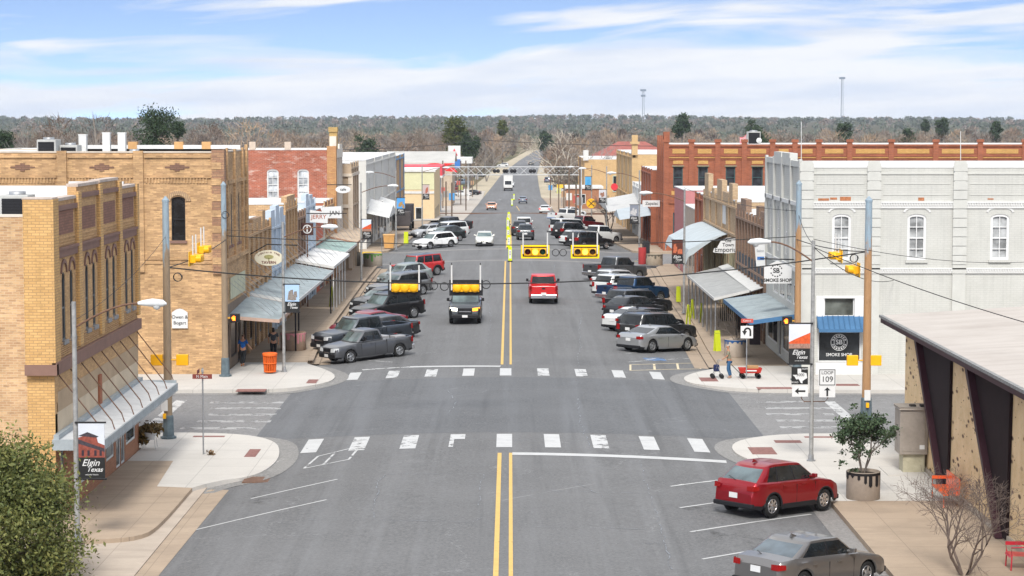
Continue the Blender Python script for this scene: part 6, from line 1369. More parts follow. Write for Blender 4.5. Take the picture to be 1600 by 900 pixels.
def banner(label,x,y,z0,z1,w,top,s=1,words=('Elgin','Texas'),dy=-.12):
    """two halves: a picture above, a black name plate below, hung from two arms"""
    t=thing('street_banner',label,'banner',(x,y,z0)); xa,xb=(x+s*.10,x+s*(.10+w)); x0,x1=min(xa,xb),max(xa,xb); h=z1-z0; zm=z0+h*.38
    for z in(z0-.02,z1+.02): m=MB(); m.tube([(x,y+dy,z),(x+s*(w+.15),y+dy,z)],.03,6); m.build('arm',MBLK,t)
    m=MB(); m.box(x0,x1,y+dy-.01,y+dy+.01,z0,zm); m.build('name_panel',MTEXT,t); m=MB(); m.box(x0,x1,y+dy-.01,y+dy+.01,zm,z1); p=m.build('picture_panel',pm(top[0],.7,.08,key='banner_sky'),t)
    Y=y+dy-.013; W_2=x1-x0
    if top[1]=='station':
        m=MB(); m.add([(x0,Y,zm),(x1,Y,zm),(x1,Y,zm+h*.22),(x0+W_2*.75,Y,zm+h*.27),(x0+W_2*.7,Y,zm+h*.36),(x0+W_2*.3,Y,zm+h*.40),(x0,Y,zm+h*.36)],[(0,1,2,3,4,5,6)]); m.build('picture_wall',pm((.26,.07,.05),.7,.4,12,key='banner_brick'),p)
        m=MB(); m.add([(x0,Y-.003,zm+h*.25),(x1,Y-.003,zm+h*.10),(x1,Y-.003,zm+h*.16),(x0,Y-.003,zm+h*.33)],[(0,1,2,3)]); m.add([(x0,Y-.003,zm+h*.39),(x0+W_2*.35,Y-.003,zm+h*.46),(x0+W_2*.78,Y-.003,zm+h*.38),(x0+W_2*.7,Y-.003,zm+h*.36)],[(0,1,2,3)]); m.build('picture_roof',pm((.06,.05,.06),.7,.4,12,key='banner_dark'),p)
        m=MB(); [m.box(x0+W_2*a,x0+W_2*(a+.09),Y-.004,Y-.002,zm+h*.03,zm+h*.13) for a in(.12,.34,.6,.8)]; m.build('picture_windows',pm((.04,.03,.04),.7,.2,key='banner_dk2'),p)
    elif top[1]=='roof':
        m=MB(); m.add([(x0,Y,zm+h*.10),(x1,Y,zm+h*.08),(x1,Y,zm+h*.40),(x0+W_2*.35,Y,zm+h*.25),(x0,Y,zm+h*.16)],[(0,1,2,3,4)]); m.build('picture_roof',pm((.62,.10,.03),.7,.3,12,key='banner_orange'),p); m=MB(); m.box(x0,x1,Y-.004,Y,zm,zm+h*.12); m.build('picture_wall',pm((.35,.2,.15),.7,.5,14,key='banner_wall'),p)
    else:
        m=MB()
        for k in range(7): a=random.uniform(0,.7); b=random.uniform(.02,.45); m.add([(x0+W_2*a,Y-.001*k,zm+h*b*.6),(x0+W_2*(a+.28),Y-.001*k,zm+h*b*.5),(x0+W_2*(a+.24),Y-.001*k,zm+h*(b*.6+.2)),(x0+W_2*(a+.05),Y-.001*k,zm+h*(b*.6+.18))],[(0,1,2,3)])
        m.build('picture_figures',pm(top[2],.7,.5,14,key='banner_fig'),p)
    cx=(x0+x1)/2
    if words: text(words[0],h*.17,(cx-W_2*.05,Y-.002,zm-h*.10),MSIGNW,t,shear=.35,bold=.002); text(words[1],h*.12,(cx+W_2*.10,Y-.002,zm-h*.22),MSIGNW,t,shear=.35,bold=.002); text('naturally historic' if h>1.4 else '',h*.035,(cx,Y-.002,zm-h*.31),MSIGNW,t)
    return t
banner('banner with a brick station picture and black Elgin Texas plate on the nearest left lamp',-13.25,63.9,1.75,3.45,.80,((.55,.58,.62),'station'))
banner('banner with an orange roof picture on the near right lamp with route signs',11.39,79.17,3.52,5.02,.80,((.60,.62,.66),'roof'),-1)
banner('banner with crowd picture on the lamp by the orange bin',-11.6,107.7,2.9,4.3,.72,((.35,.5,.7),'c',(.25,.22,.2)))
banner('banner with an orange roof picture on the lamp by the concrete planters',-12.0,170,3.2,4.75,.72,((.6,.66,.75),'roof'))
banner('banner with a reddish picture hanging before the barrel awning on the right',11.65,141,3.15,4.7,.74,((.10,.03,.02),'c',(.5,.14,.07)),-1); banner('banner with pale picture before the red brick corner on the right',12.0,196,3.2,4.9,.78,((.2,.22,.26),'c',(.5,.5,.5)),-1)
banner('banner with brown picture beyond the second right crossing',11.1,243,3.3,4.8,.78,((.5,.5,.52),'c',(.3,.15,.1)),-1); banner('banner with a blue top beside the rail crossing warning sign',11.0,285,3.4,5.2,.8,((.08,.35,.65),'n',(.08,.35,.65)),-1)
banner('banner with a bright blue top on the lamp by the tan wheeled bin',-11.4,211,3.3,5.0,.8,((.08,.30,.62),'n',(.4,.25,.1)))
banner('banner with a rust and white picture on the far left lamp',-10.9,262,3.0,4.8,.8,((.5,.4,.38),'c',(.45,.15,.1)))
# street name poles and signs
def sign(label,x,y,z,w,h,words=(),pole_z=-.2,top=None,cat='sign',name='road_sign',bg=MSIGNW,fg=MTEXT,border=None,poleoff=0,polem=MGAL,pole=True,size=None):
    t=thing(name,label,cat,(x,y,pole_z)); 
    if pole: m=MB(); m.tube([(x+poleoff,y,pole_z-.05),(x+poleoff,y,z+h/2+(.05 if not top else .25))],.03,8); m.build('post',polem,t)
    m=MB(); m.box(x-w/2,x+w/2,y-.05,y-.035,z-h/2,z+h/2); m.build('panel',bg,t,bevel=.005)
    for i,wd in enumerate(words): text(wd[0],wd[1],(x+(wd[3] if len(wd)>3 else 0),y-.056,z+wd[2]),fg,t)
    if border: 
        m=MB(); b=.03
        for q in ((x-w/2+b,x+w/2-b,z+h/2-b-.025,z+h/2-b),(x-w/2+b,x+w/2-b,z-h/2+b,z-h/2+b+.025),(x-w/2+b,x-w/2+b+.025,z-h/2+b,z+h/2-b),(x+w/2-b-.025,x+w/2-b,z-h/2+b,z+h/2-b)): m.box(q[0],q[1],y-.058,y-.05,q[2],q[3])
        m.build('border',fg,t)
    return t
t=sign('slim grey pole with small brown street name blades on the left near corner',-11.83,80.74,3.05,.10,.12,bg=MGAL); m=MB(); m.box(-12.2,-11.45,80.6,80.63,2.75,2.93); m.box(-12.0,-11.98,80.4,81.0,2.95,3.1); m.build('name_blade',pm((.20,.05,.04),.5,.1,key='blade_brown'),t); text('N Main',.15,(-11.83,80.59,2.84),MSIGNW,t)
lx,ly=11.39,79.17
t=thing('route_sign','black and white route sign with a state outline and number 3000','sign',(lx-.37,ly-.1,1.7)); zc=1.72+.0
a=ony(1249.5,587,ly-.1); cx,cz=a[0],a[2]; w=.62; m=MB(); m.box(cx-w/2,cx+w/2,ly-.12,ly-.10,cz-.33,cz+.33); m.build('panel',MTEXT,t)
TX=[(-.08,.27),(.05,.27),(.05,.14),(.13,.12),(.24,.10),(.26,-.03),(.27,-.08),(.18,-.14),(.10,-.20),(.10,-.29),(.04,-.27),(-.01,-.17),(-.06,-.11),(-.10,-.15),(-.14,-.12),(-.18,-.04),(-.25,.02),(-.25,.035),(-.08,.035)]
m=MB(); m.add([(cx+px_*1.05,ly-.125,cz+pz_) for px_,pz_ in TX],[tuple(range(len(TX)))]); m.build('state_outline',MSIGNW,t); text('3000',.15,(cx+.02,ly-.13,cz+.03),MTEXT,t); text('FARM',.09,(cx+.19,ly-.13,cz+.255),MSIGNW,t); text('ROAD',.09,(cx-.18,ly-.13,cz-.25),MSIGNW,t)
def arrowsign(label,cx,cz,y,up):
    t=thing('arrow_sign',label,'sign',(cx,y,cz)); m=MB(); m.box(cx-.30,cx+.30,y-.02,y,cz-.21,cz+.21); m.build('panel',MSIGNW,t); m=MB()
    P=[(-.2,0),(-.06,.12),(-.06,.035),(.2,.035),(.2,-.035),(-.06,-.035),(-.06,-.12)]
    if up: P=[(p[1],-p[0]*.85) for p in P]
    m.add([(cx+p[0],y-.025,cz+p[1]) for p in P],[tuple(range(7))]); m.build('arrow',MTEXT,t)
a=ony(1250,611,ly-.1); arrowsign('white sign with a black arrow to the left, under the state outline sign',a[0],a[2],ly-.1,False); a=ony(1292.5,612,ly-.1); arrowsign('white sign with a black arrow up, under the loop 109 sign',a[0],a[2],ly-.1,True)
a=ony(1292.5,589.5,ly-.1); t=sign('white square route sign reading LOOP 109',a[0],ly-.07,a[2],.66,.66,(('LOOP',.17,.17),('109',.30,-.08)),pole=False,border=True)
t=thing('sign_bracket','U shaped rusty bracket holding the route signs on the right lamp','bracket',(lx,ly,1.2)); z_=ony(1267,627,ly)[2]; m=MB(); m.tube([(lx-.40,ly-.05,z_+.5),(lx-.40,ly-.05,z_+.12),(lx-.3,ly-.05,z_),(lx+.5,ly-.05,z_),(lx+.6,ly-.05,z_+.12),(lx+.6,ly-.05,z_+.5)],.02,6); m.build('tube',MRUST,t)
t=sign('white square sign with a black turning arrow at the right far corner',11.79,104.7,2.15,.62,.62,border=None); m=MB(); c=(11.79,104.64,2.15)
A=[math.pi*(1.0-1.0*i/8) for i in range(9)]
for p,q in zip(A[:-1],A[1:]): m.add([(c[0]+.03+.10*math.cos(p),c[1],c[2]+.05+.10*math.sin(p)),(c[0]+.03+.19*math.cos(p),c[1],c[2]+.05+.19*math.sin(p)),(c[0]+.03+.19*math.cos(q),c[1],c[2]+.05+.19*math.sin(q)),(c[0]+.03+.10*math.cos(q),c[1],c[2]+.05+.10*math.sin(q))],[(0,1,2,3)])
m.add([(c[0]+.13,c[1],c[2]+.05),(c[0]+.22,c[1],c[2]+.05),(c[0]+.22,c[1],c[2]-.2),(c[0]+.13,c[1],c[2]-.2)],[(0,1,2,3)]); m.add([(c[0]-.24,c[1],c[2]+.06),(c[0]+.01,c[1],c[2]+.06),(c[0]-.115,c[1],c[2]-.16)],[(0,1,2)]); m.build('turn_arrow',MTEXT,t)
m=MB(); m.box(11.5,12.1,104.62,104.65,2.62,2.82); m.build('name_blade',pm((.5,.08,.06),.5,.3,6,key='blade_red'),t); text('Central',.13,(11.79,104.61,2.72),MSIGNW,t)
t=sign('back of a grey octagonal stop sign by the concrete planters on the left',-13.2,188,2.2,.1,.1,bg=MGAL); m=MB(); m.prism([(-13.2+.42*math.cos(a),187.95,2.3+.42*math.sin(a)) for a in [math.pi/8+i*math.pi/4 for i in range(8)]],(0,.03,0)); m.build('octagon_back',MGAL,t)
sign('thin pole with a small grey sign back at the second left crossing kerb',-11.5,189,2.9,.35,.45,bg=MGAL)
t=sign('yellow diamond rail crossing warning sign on the right',7+3.3,268,2.6,.1,.1,bg=MGAL); x_,z_=10.3,3.0+zl(268); m=MB(); m.prism([(x_+.62*math.cos(a),267.9,z_+.62*math.sin(a)) for a in [i*math.pi/10 for i in range(20)]],(0,.03,0)); m.build('disc',pm((.85,.45,.02),.5,.05,key='warning_yellow'),t); m=MB(); m.prism([(x_-.4,267.88,z_-.34),(x_-.34,267.88,z_-.4),(x_+.4,267.88,z_+.34),(x_+.34,267.88,z_+.4)],(0,-.01,0)); m.prism([(x_-.4,267.88,z_+.34),(x_-.34,267.88,z_+.4),(x_+.4,267.88,z_-.34),(x_+.34,267.88,z_-.4)],(0,-.01,0)); m.build('cross_mark',MTEXT,t)
# hanging shop signs
def hang(label,pts,thick=.05,mat=MSIGNW,words=(),br=None,name='hanging_sign'):
    """pts: outline as picture sightings resolved at distance Y -> world x,z"""
    Y=pts[0][1]; c=(sum(p[0] for p in pts)/len(pts),Y,sum(p[2] for p in pts)/len(pts)); t=thing(name,label,'sign',c); m=MB(); m.prism(pts,(0,thick,0)); m.build('panel',mat,t)
    for w in words: text(w[0],w[1],(c[0]+w[2],Y-.01,c[2]+w[3]),w[4] if len(w)>4 else MTEXT,t,bold=.004 if w[1]>.2 else 0)
    if br: m=MB(); m.tube(br,.035,6); m.build('bracket',MBLK,t)
    return t
def P(px,py,Y): return ony(px,py,Y)
# ony() of a shop sign near its own shop front
Y=109.5; t=hang('white smoke shop sign with a round SB logo hanging over the pavement',[P(1194,443,Y),P(1236,443,Y),P(1238,418,Y),P(1225,412,Y),P(1215,407,Y),P(1205,412,Y),P(1194,418,Y)],words=(),br=[(14.75,Y+.05,5.45),(13.0,Y+.05,5.5)])
c=P(1213,423,Y); text('SB',.34,(c[0],Y-.01,c[2]),MTEXT,t,bold=.008); m=MB(); 
for i in range(14): 
    if abs(math.sin(i*math.pi/7))>.25: ring(m,c[0],c[2],Y-.006,.27,.33,1,i*math.pi/7-.13,i*math.pi/7+.13)
m.build('logo_ring',MTEXT,t); c=P(1215,438,Y); text('SMOKE SHOP',.24,(c[0],Y-.01,c[2]),MTEXT,t,bold=.006)
Y=136.9; q=[P(1114,394,Y),P(1116,388,Y),P(1121,386,Y),P(1126,377,Y),P(1134,372,Y),P(1141,371,Y),P(1149,373,Y),P(1156,380,Y),P(1159,387,Y),P(1161,393,Y),P(1155,394,Y),P(1137,396,Y),P(1120,395,Y)]
hang('white arched emporium sign with blue grey lettering in front of the barrel awning',q,words=(('Old',.26,0,.36),('Town',.32,0,.10),('Emporium',.42,0,-.22)),br=[(14.75,Y,5.1),(13.0,Y,4.9)])
Y=119.5; t=hang('white narrow hanging banner sign with blue base above the smoke shop sign',[P(1179,382,Y),P(1195,381,Y),P(1196,417,Y),P(1182,418,Y)]); a=P(1183,406,Y); b=P(1194,401,Y); m=MB(); m.box(a[0],b[0],Y-.02,Y,a[2],b[2]); m.build('blue_block',pm((.05,.15,.4),.5,.1,key='sign_blue'),t); text('Salon',.2,(P(1188,392,Y)[0],Y-.01,P(1188,392,Y)[2]),pm((.2,.22,.25),.6,key='grey_ink'),t)
Y=118; c=P(420,403,Y); pts=[(c[0]+.80*math.cos(a),Y,c[2]+.44*math.sin(a)) for a in [i*math.pi/12 for i in range(24)]]
br_=pm((.12,.02,.02),.6,.1,key='dark_maroon_ink'); t=hang('cream oval tavern sign with a tree emblem hanging from a black bracket',pts,mat=pm((.66,.62,.48),.6,.06,key='cream_panel'),words=(('TAVERN',.22,0,-.26,br_),),br=[(XA,Y+.03,5.2),(-13.6,Y+.03,5.75),(-11.9,Y+.03,5.7)])
for i,ch in enumerate('LIGHTNIN TREE'):
    a=math.pi*(.84-.68*i/12); text(ch,.13,(c[0]+.66*math.cos(a),Y-.01,c[2]+.31*math.sin(a)),br_,t,bold=.003)
m=MB(); m.prism([(c[0]+.27*math.cos(a),Y-.005,c[2]+.06+.12*math.sin(a)) for a in [i*math.pi/8 for i in range(16)]],(0,-.01,0)); m.box(c[0]-.03,c[0]+.03,Y-.015,Y-.005,c[2]-.17,c[2]); m.build('tree_emblem',pm((.36,.34,.15),.7,.3,12,key='olive_ink'),t)
Y=150; t=hang('white Jerry sign under a curved tin hood over the left pavement',[P(484,347,Y),P(512,349,Y),P(512,332,Y),P(484,328,Y)],words=(('JERRY',.42,.0,0,pm((.35,.12,.08),.6,key='brown_ink')),),br=[(-14.55,Y,6.1),(-11.6,Y,6.1)])
Y=158; hang('white Jan sign beside the Jerry sign over the left pavement',[P(508,341,Y),P(534,341,Y),P(533,322,Y),P(500,324,Y)],words=(('JAN',.45,.2,-.05),))
Y=168; pts=[P(530,296,Y)]; c=P(536,296,Y); hang('white oval cafe sign before the tan corner building',[(c[0]+.6*math.cos(a),Y,c[2]+.3*math.sin(a)) for a in [i*math.pi/8 for i in range(16)]],words=(('cafe',.3,0,0),),br=[(-14.55,Y,7.6),(-12.6,Y,7.6)])
Y=146; c=P(480,358,Y); t=hang('square dark brown sign with a round white emblem over the left pavement',[(c[0]+a,Y,c[2]+b) for a,b in((-.42,-.42),(.42,-.42),(.42,.42),(-.42,.42))],mat=pm((.07,.03,.025),.6,.2,key='dark_brown_panel')); m=MB(); ring(m,c[0],c[2],Y-.006,.24,.31); m.box(c[0]-.05,c[0]+.05,Y-.01,Y-.004,c[2]-.2,c[2]+.2); m.build('emblem',MSIGNW,t); m=MB(); m.tube([(c[0],Y+.02,c[2]-.42),(c[0],Y+.02,-.2)],.05,6); m.build('post',MRUST,t)
Y=228; hang('white lettered sign on the tent awning beyond the second left crossing',[P(582,330,Y),P(596,330,Y),P(600,312,Y),P(581,312,Y)],words=(('KNITS',.45,0,.25),('& gifts',.3,0,-.25)))
Y=214; hang('white long shop sign beside the large red brick corner on the right',[P(1004,323,Y),P(1031,323,Y),P(1031,313,Y),P(1004,313,Y)],words=(('Zapalac',.42,.05,0),))
Y=240; c=P(960,292,Y); hang('small red round sign before the golden tan brick building',[(c[0]+.4*math.cos(a),Y,c[2]+.4*math.sin(a)) for a in [i*math.pi/8 for i in range(16)]],mat=pm((.6,.04,.05),.5,.1,key='round_red'))
# centre-line yield signs
for i,(px,py,h) in enumerate([(797,409,1.35),(795,388,1.35),(794,374.5,1.3),(793.5,357,1.35),(795,346,1.3),(800,322,1.4),(803,313,1.4)]):
    q=gr(px,py); x,y,z=q; t=thing('centre_sign',['nearest yellow green centre line sign at the second crossing','second yellow green centre line sign from the camera','third yellow green centre line sign from the camera','fourth yellow green centre line sign from the camera','fifth yellow green centre line sign from the camera','sixth yellow green centre line sign from the camera, by the rail crossing','farthest yellow green centre line sign by the rail crossing'][i],'sign',(x,y,z),0,'signs standing on the centre line'); fy=pm((.62,.75,.0),.5,.05,key='fluorescent_yellow')
    m=MB(); m.box(x-.22,x+.22,y-.25,y+.25,z,z+.1); m.build('base',MDK,t); m=MB(); m.box(x-.16,x+.16,y-.02,y+.02,z+.1,z+h); m.build('panel',fy,t,bevel=.01); m=MB(); m.box(x-.12,x+.12,y-.027,y-.021,z+h*.22,z+h*.80); m.build('face',MSIGNW,t)
    m=MB(); m.box(x-.03,x+.03,y-.032,y-.028,z+h*.45,z+h*.55); m.box(x-.03,x+.03,y-.032,y-.028,z+h*.62,z+h*.70); m.build('pictogram',MTEXT,t)
def aframe(label,x,y,h=.95,w=.45,mat=None,z=None,rot=0,tilt=.12):
    z=zl(y)-.2; t=thing('pavement_board',label,'board sign',(x,y,z),rot); c,s=math.cos(rot),math.sin(rot)
    m=MB(); m.prism([(-w/2,-tilt,0),(w/2,-tilt,0),(w/2,0,h),(-w/2,0,h)],(0,.02,0)); m.build('front_panel',mat,t,local=True); m=MB(); m.prism([(-w/2,tilt,0),(w/2,tilt,0),(w/2,0.02,h),(-w/2,.02,h)],(0,.02,0)); m.build('rear_panel',mat,t,local=True)
    m=MB(); m.box(-w*.3,w*.3,-.09,-.085,h*.35,h*.7); m.build('lettering_block',MTEXT,t,local=True) if False else None
FY=pm((.58,.66,.03),.5,.08,key='lime_board')
aframe('lime yellow board sign nearest the camera at the right kerb, behind the silver sedan',11.6,117.6,1.15,.36,FY,rot=.5); aframe('lime yellow board sign among the awning posts, left of the pair',11.9,137.2,1.25,.22,FY,rot=1.1); aframe('lime yellow board sign among the awning posts, right of the pair',12.25,134.3,1.25,.22,FY,rot=1.1); aframe('lime yellow board sign by the right kerb beyond the barrel awning lamp',12.0,150,1.1,.30,FY,rot=.2)
aframe('lime yellow board sign beside the right lamp and the bicycle rack',11.3,133.2,1.25,.3,FY,rot=1.2); aframe('lime yellow board sign under the left white awning posts',-12.4,146,1.4,.35,FY,rot=-1.2); aframe('lime yellow board sign beyond the second left crossing',-10.9,221,1.3,.45,FY,rot=-.3)
aframe('black chalkboard in a wooden frame on the pavement under the blue trimmed awning',14.1,121,1.2,.6,pm((.05,.035,.04),.6,.3,10,key='chalkboard')); aframe('dark board sign standing near the red brick corner on the right',12.9,200,1.5,.7,MBLK)
# ================================================================== STREET FURNITURE
def bin_(label,x,y,c,h=1.05,r=.34,name='litter_bin'):
    z=zl(y)-.2; t=thing(name,label,'bin',(x,y,z)); m=MB(); mt=pm(c,.55,.15,6,key='bin_paint')
    for i in range(20):
        a=2*math.pi*i/20; m.tube([(x+r*.82*math.cos(a),y+r*.82*math.sin(a),z+.08),(x+r*math.cos(a),y+r*math.sin(a),z+h-.06)],.03,4)
    for zz,rr in ((.1,.84),(.5*h,.93),(h-.12,1.0)): m.lathe((x,y,z+zz),[(r*rr-.02,-.03),(r*rr+.035,-.03),(r*rr+.035,.03),(r*rr-.02,.03)],20)
    m.build('slats',mt,t); m=MB(); m.lathe((x,y,z+.06),[(.001,0),(r*.75,0),(r*.86,h-.1),(r*.8,h-.12)],16); m.build('liner',pm(tuple(v*.5 for v in c),.7,key='liner'),t); m=MB(); m.lathe((x,y,z+h-.06),[(r*1.12,-.03),(r*1.15,.02),(r*1.05,.06),(r*.5,.07),(r*.45,.02)],20); m.build('rim',mt,t); return t
bin_('orange slatted litter bin on the left far corner',-12.25,107.1,(.72,.13,.02)); 
t=thing('wheeled_bin','tan wheeled bin beside the lamp beyond the second left crossing','bin',(-12.2,212.5,-.2)); m=MB(); m.add([(-12.65,212.2,-.1),(-11.75,212.2,-.1),(-11.75,212.9,-.1),(-12.65,212.9,-.1),(-12.75,212.1,1.15),(-11.65,212.1,1.15),(-11.65,213,1.15),(-12.75,213,1.15)],[(0,1,5,4),(1,2,6,5),(2,3,7,6),(3,0,4,7),(4,5,6,7)]); m.build('tub',pm((.55,.30,.10),.6,.15,key='tan_bin'),t); m=MB(); m.box(-12.8,-11.6,212.05,213.05,1.15,1.3); m.build('lid',pm((.60,.36,.15),.6,.15,key='tan_lid'),t,bevel=.04)
def planter(label,x,y,r,h,c,drip,z=None,n=20,seed=1,plant='soil'):
    z=zl(y)-.2; t=thing('planter',label,'planter',(x,y,z)); m=MB(); m.lathe((x,y,z),[(r*.98,0),(r,.03),(r,h-.02),(r*.97,h),(r*.90,h),(r*.88,h-.12),(.001,h-.12)],32); m.build('tub',pm(c,.85,.15,4,key='planter_concrete'),t)
    if drip:
        random.seed(seed); m=MB(); N_=112; lens=[.11]*N_; i=2
        while i<N_-5:
            w_=random.choice([3,4,5]); d_=random.choice([.20,.28,.4,.52,.62])
            for q_ in range(w_): e_=abs(q_-(w_-1)/2)/((w_-1)/2+.6); lens[i+q_]=d_-.09*e_*e_-.0
            i+=w_+random.choice([2,3,4])
        for i in range(N_):
            a0,a1=2*math.pi*i/N_,2*math.pi*(i+1)/N_; L_=lens[i]*h; rr=r+.008
            m.add([(x+rr*math.cos(a0),y+rr*math.sin(a0),z+h-.02),(x+rr*math.cos(a1),y+rr*math.sin(a1),z+h-.02),(x+rr*math.cos(a1),y+rr*math.sin(a1),z+h-L_),(x+rr*math.cos(a0),y+rr*math.sin(a0),z+h-L_)],[(0,1,2,3)],True)
        m.build('dripping_paint',pm(drip,.6,.1,key='drip_paint'),t)
    m=MB(); m.lathe((x,y,z+h-.1),[(r*.87,0),(r*.5,.03),(.001,.04)],20); m.build('soil',pm((.05,.035,.025),.95,.3,8,key='soil'),t); return t
def branch_tree(label,x,y,z,stems,hgt,spread,mat,seed,name='bare_tree',twig=.006,group=None,depth=4,cat='tree',r0=.05,leaf=None):
    """several leaning stems that fork again and again; thin ends"""
    rs=np.random.RandomState(seed); t=thing(name,label,cat,(x,y,z),0,group); limbs=MB(); tw=MB(); tips=[]
    def grow(p,d,L_,r,lv):
        pts=[p]; q=p
        for i in range(3):
            d=(d+Vector(rs.normal(0,.13,3))+Vector((0,0,.04))).normalized(); q=q+d*L_/3; pts.append(q)
        (limbs if lv<2 else tw).tube(pts,[r,r*.9,r*.8,r*.68],6 if lv<2 else 3,cap=False)
        if lv>=depth: tips.append(q); return
        for i in range(3 if lv>0 else 3):
            a=Vector(rs.normal(0,1,3)); a=(a-a.dot(d)*d).normalized(); dd=(d*.95+a*(.55+.1*lv)*1.0).normalized(); grow(pts[-1] if i<2 else pts[2],dd,L_*(.62+.14*rs.rand()),max(twig,r*.58),lv+1)
    for i in range(stems):
        a=2*math.pi*(i+.4*rs.rand())/stems; d=Vector((math.cos(a)*spread,math.sin(a)*spread,1)).normalized(); grow(Vector((x+.06*math.cos(a),y+.06*math.sin(a),z-.02)),d,hgt*.42,r0,0)
    limbs.build('trunk',mat,t); c=tw.build('crown',mat,t); return t,tips
BARK=pm((.13,.11,.095),.9,.3,8,key='bark'); BARKL=pm((.26,.24,.22),.9,.3,8,key='pale_bark')
def leaves(t,pts,n,spread,size,mat,name='foliage',seed=0,flat=.7):
    rs=np.random.RandomState(seed); pts=np.array([tuple(p) for p in pts]); c=pts[rs.randint(0,len(pts),n)]+rs.normal(0,spread,(n,3))*np.array([1,1,flat]); a=rs.normal(0,1,(n,3)); a/=np.linalg.norm(a,axis=1)[:,None]; b=np.cross(a,rs.normal(0,1,(n,3))); b/=np.linalg.norm(b,axis=1)[:,None]
    s=size*(.6+.8*rs.rand(n))[:,None]; V=np.stack([c-a*s,c+b*s*.45,c+a*s,c-b*s*.45],1).reshape(-1,3); o=WM[t].to_translation(); V=V-np.array(o); return arrmesh(name,V,np.arange(4*n).reshape(-1,4),mat,t)
# the planters
planter('round concrete planter with black dripping paint by the near right corner',12.03,71.2,.57,.95,(.25,.205,.165),(.012,.011,.012),seed=3)
t,tips=branch_tree('dense dark green leafy shrub growing in the black drip painted planter',12.03,71.2,.68,4,1.9,.2,BARK,4,'leafy_shrub',depth=3,r0=.03)
cl=[Vector((11.85+a,71.2+b,2.0+c)) for a,b,c in np.random.RandomState(3).normal(0,1,(46,3))*np.array([.30,.30,.50])]; leaves(t,list(tips)*1+cl,4300,.085,.062,leafmat((.035,.065,.03),(.085,.12,.06)),seed=5)
planter('round concrete planter with blue dripping paint behind the walking man',12.35,114.9,.62,.95,(.38,.32,.26),(.02,.08,.22),seed=9); branch_tree('small bare shrub growing in the blue drip painted planter',12.35,114.9,.65,4,1.7,.5,BARK,11,'bare_shrub',depth=3,r0=.02,cat='shrub')
planter('round concrete planter with pink dripping paint in front of the large left pickup',-12.2,118.3,.72,1.0,(.30,.21,.15),(.55,.22,.24),seed=12)
planter('round concrete planter with green rim at the second left corner',-12.2,187.2,.85,1.15,(.30,.26,.21),(.10,.25,.06),seed=4); planter('round dark planter behind the lamp at the second left corner',-14.0,188.0,.7,1.2,(.16,.14,.11),None)
planter('round planter with drips beside the red tub at the second right corner',12.9,188.5,.75,1.0,(.30,.25,.19),(.10,.09,.07),seed=6); planter('small red tub at the second right corner',11.9,189.8,.35,1.5,(.35,.04,.04),None); branch_tree('small bare shrub in the red tub on the right',11.9,189.8,1.1,3,1.3,.5,BARK,31,'bare_shrub',depth=3,r0=.02,cat='shrub')
t=thing('flower_pot','white pot of dry grassy plants at the end of the nearest left shop','plant pot',(-14.2,82.2,-.2)); x,y,z=-14.15,82.3,-.2
m=MB(); m.lathe((x,y,z+.35),[(.16,0),(.30,.28),(.27,.3),(.001,.25)],16); m.build('pot',MW,t); m=MB(); [m.tube([(x+.25*a,y+.25*b,z),(x+.2*a,y+.2*b,z+.4)],.015,5) for a,b in((1,1),(1,-1),(-1,1),(-1,-1))]; m.build('stand',MW,t); leaves(t,[Vector((x-.25,y,z+.55)),Vector((x-.3,y,z+.7)),Vector((x,y,z+.8)),Vector((x+.2,y,z+.75)),Vector((x-.3,y-.1,z+.35))],700,.13,.12,leafmat((.10,.07,.02),(.28,.17,.05)),seed=6)
# control cabinet
t=thing('control_cabinet','tall grey metal control cabinet on a concrete foot beside the speckled stone wall','cabinet',(14.75,76.8,-.2)); m=MB(); m.box(14.35,15.15,76.4,77.2,-.2,.5); m.build('foot',pm((.42,.39,.28),.9,.2,3,key='cabinet_foot'),t,bevel=.02)
m=MB(); m.box(14.2,15.22,76.25,77.3,.5,2.15); cb=pm((.34,.30,.26),.55,.2,2,.35,key='cabinet_metal'); m.build('housing',cb,t,bevel=.015); m=MB(); m.prism([(14.16,76.18,2.15),(15.24,76.18,2.15),(15.24,77.35,2.15),(14.16,77.35,2.15)],(0,0,.09)); m.build('lid',cb,t,bevel=.02); m=MB(); m.box(14.3,15.12,76.235,76.25,.62,2.05); m.build('door',cb,t,bevel=.004); m=MB(); m.box(14.92,15.1,76.22,76.236,.7,.85); m.build('label_plate',MSIGNW,t); m=MB(); m.box(14.6,14.8,76.4,76.7,2.24,2.3); m.box(14.96,15.16,76.3,76.6,2.24,2.32); m.build('vent_cap',MDK,t)
m=MB(); m.box(13.7,15.24,75.8,77.7,-.2,-.17); o=m.build('plinth',M_CONW,t)
# red chair, orange seat, bare tree at lower right
t=thing('metal_chair','red metal lawn chair at the right edge of the picture','chair',(15.0,61.2,-.2)); x,y,z=14.62,60.1,-.2; rm=pm((.52,.03,.05),.35,.1,4,.1,.4,key='red_enamel')
m=MB(); m.add([(x-.3,y-.55,z+.42),(x+.35,y-.55,z+.40),(x+.35,y+.1,z+.40),(x-.3,y+.1,z+.44)],[(0,1,2,3)]); m.add([(x-.3,y-.55,z+.42),(x-.3,y+.1,z+.44),(x-.33,y+.1,z+.36),(x-.33,y-.55,z+.36)],[(0,1,2,3)]); m.build('seat',rm,t)
m=MB(); m.tube([(x+.30,y-.50,z+.42),(x+.45,y-.47,z+.95)],.02,6); m.prism([(x+.30,y-.52,z+.46),(x+.30,y+.08,z+.46),(x+.42,y+.08,z+.88),(x+.46,y+.0,z+.98),(x+.46,y-.44,z+.98),(x+.42,y-.52,z+.88)],(.03,0,0)); m.build('backrest',rm,t)
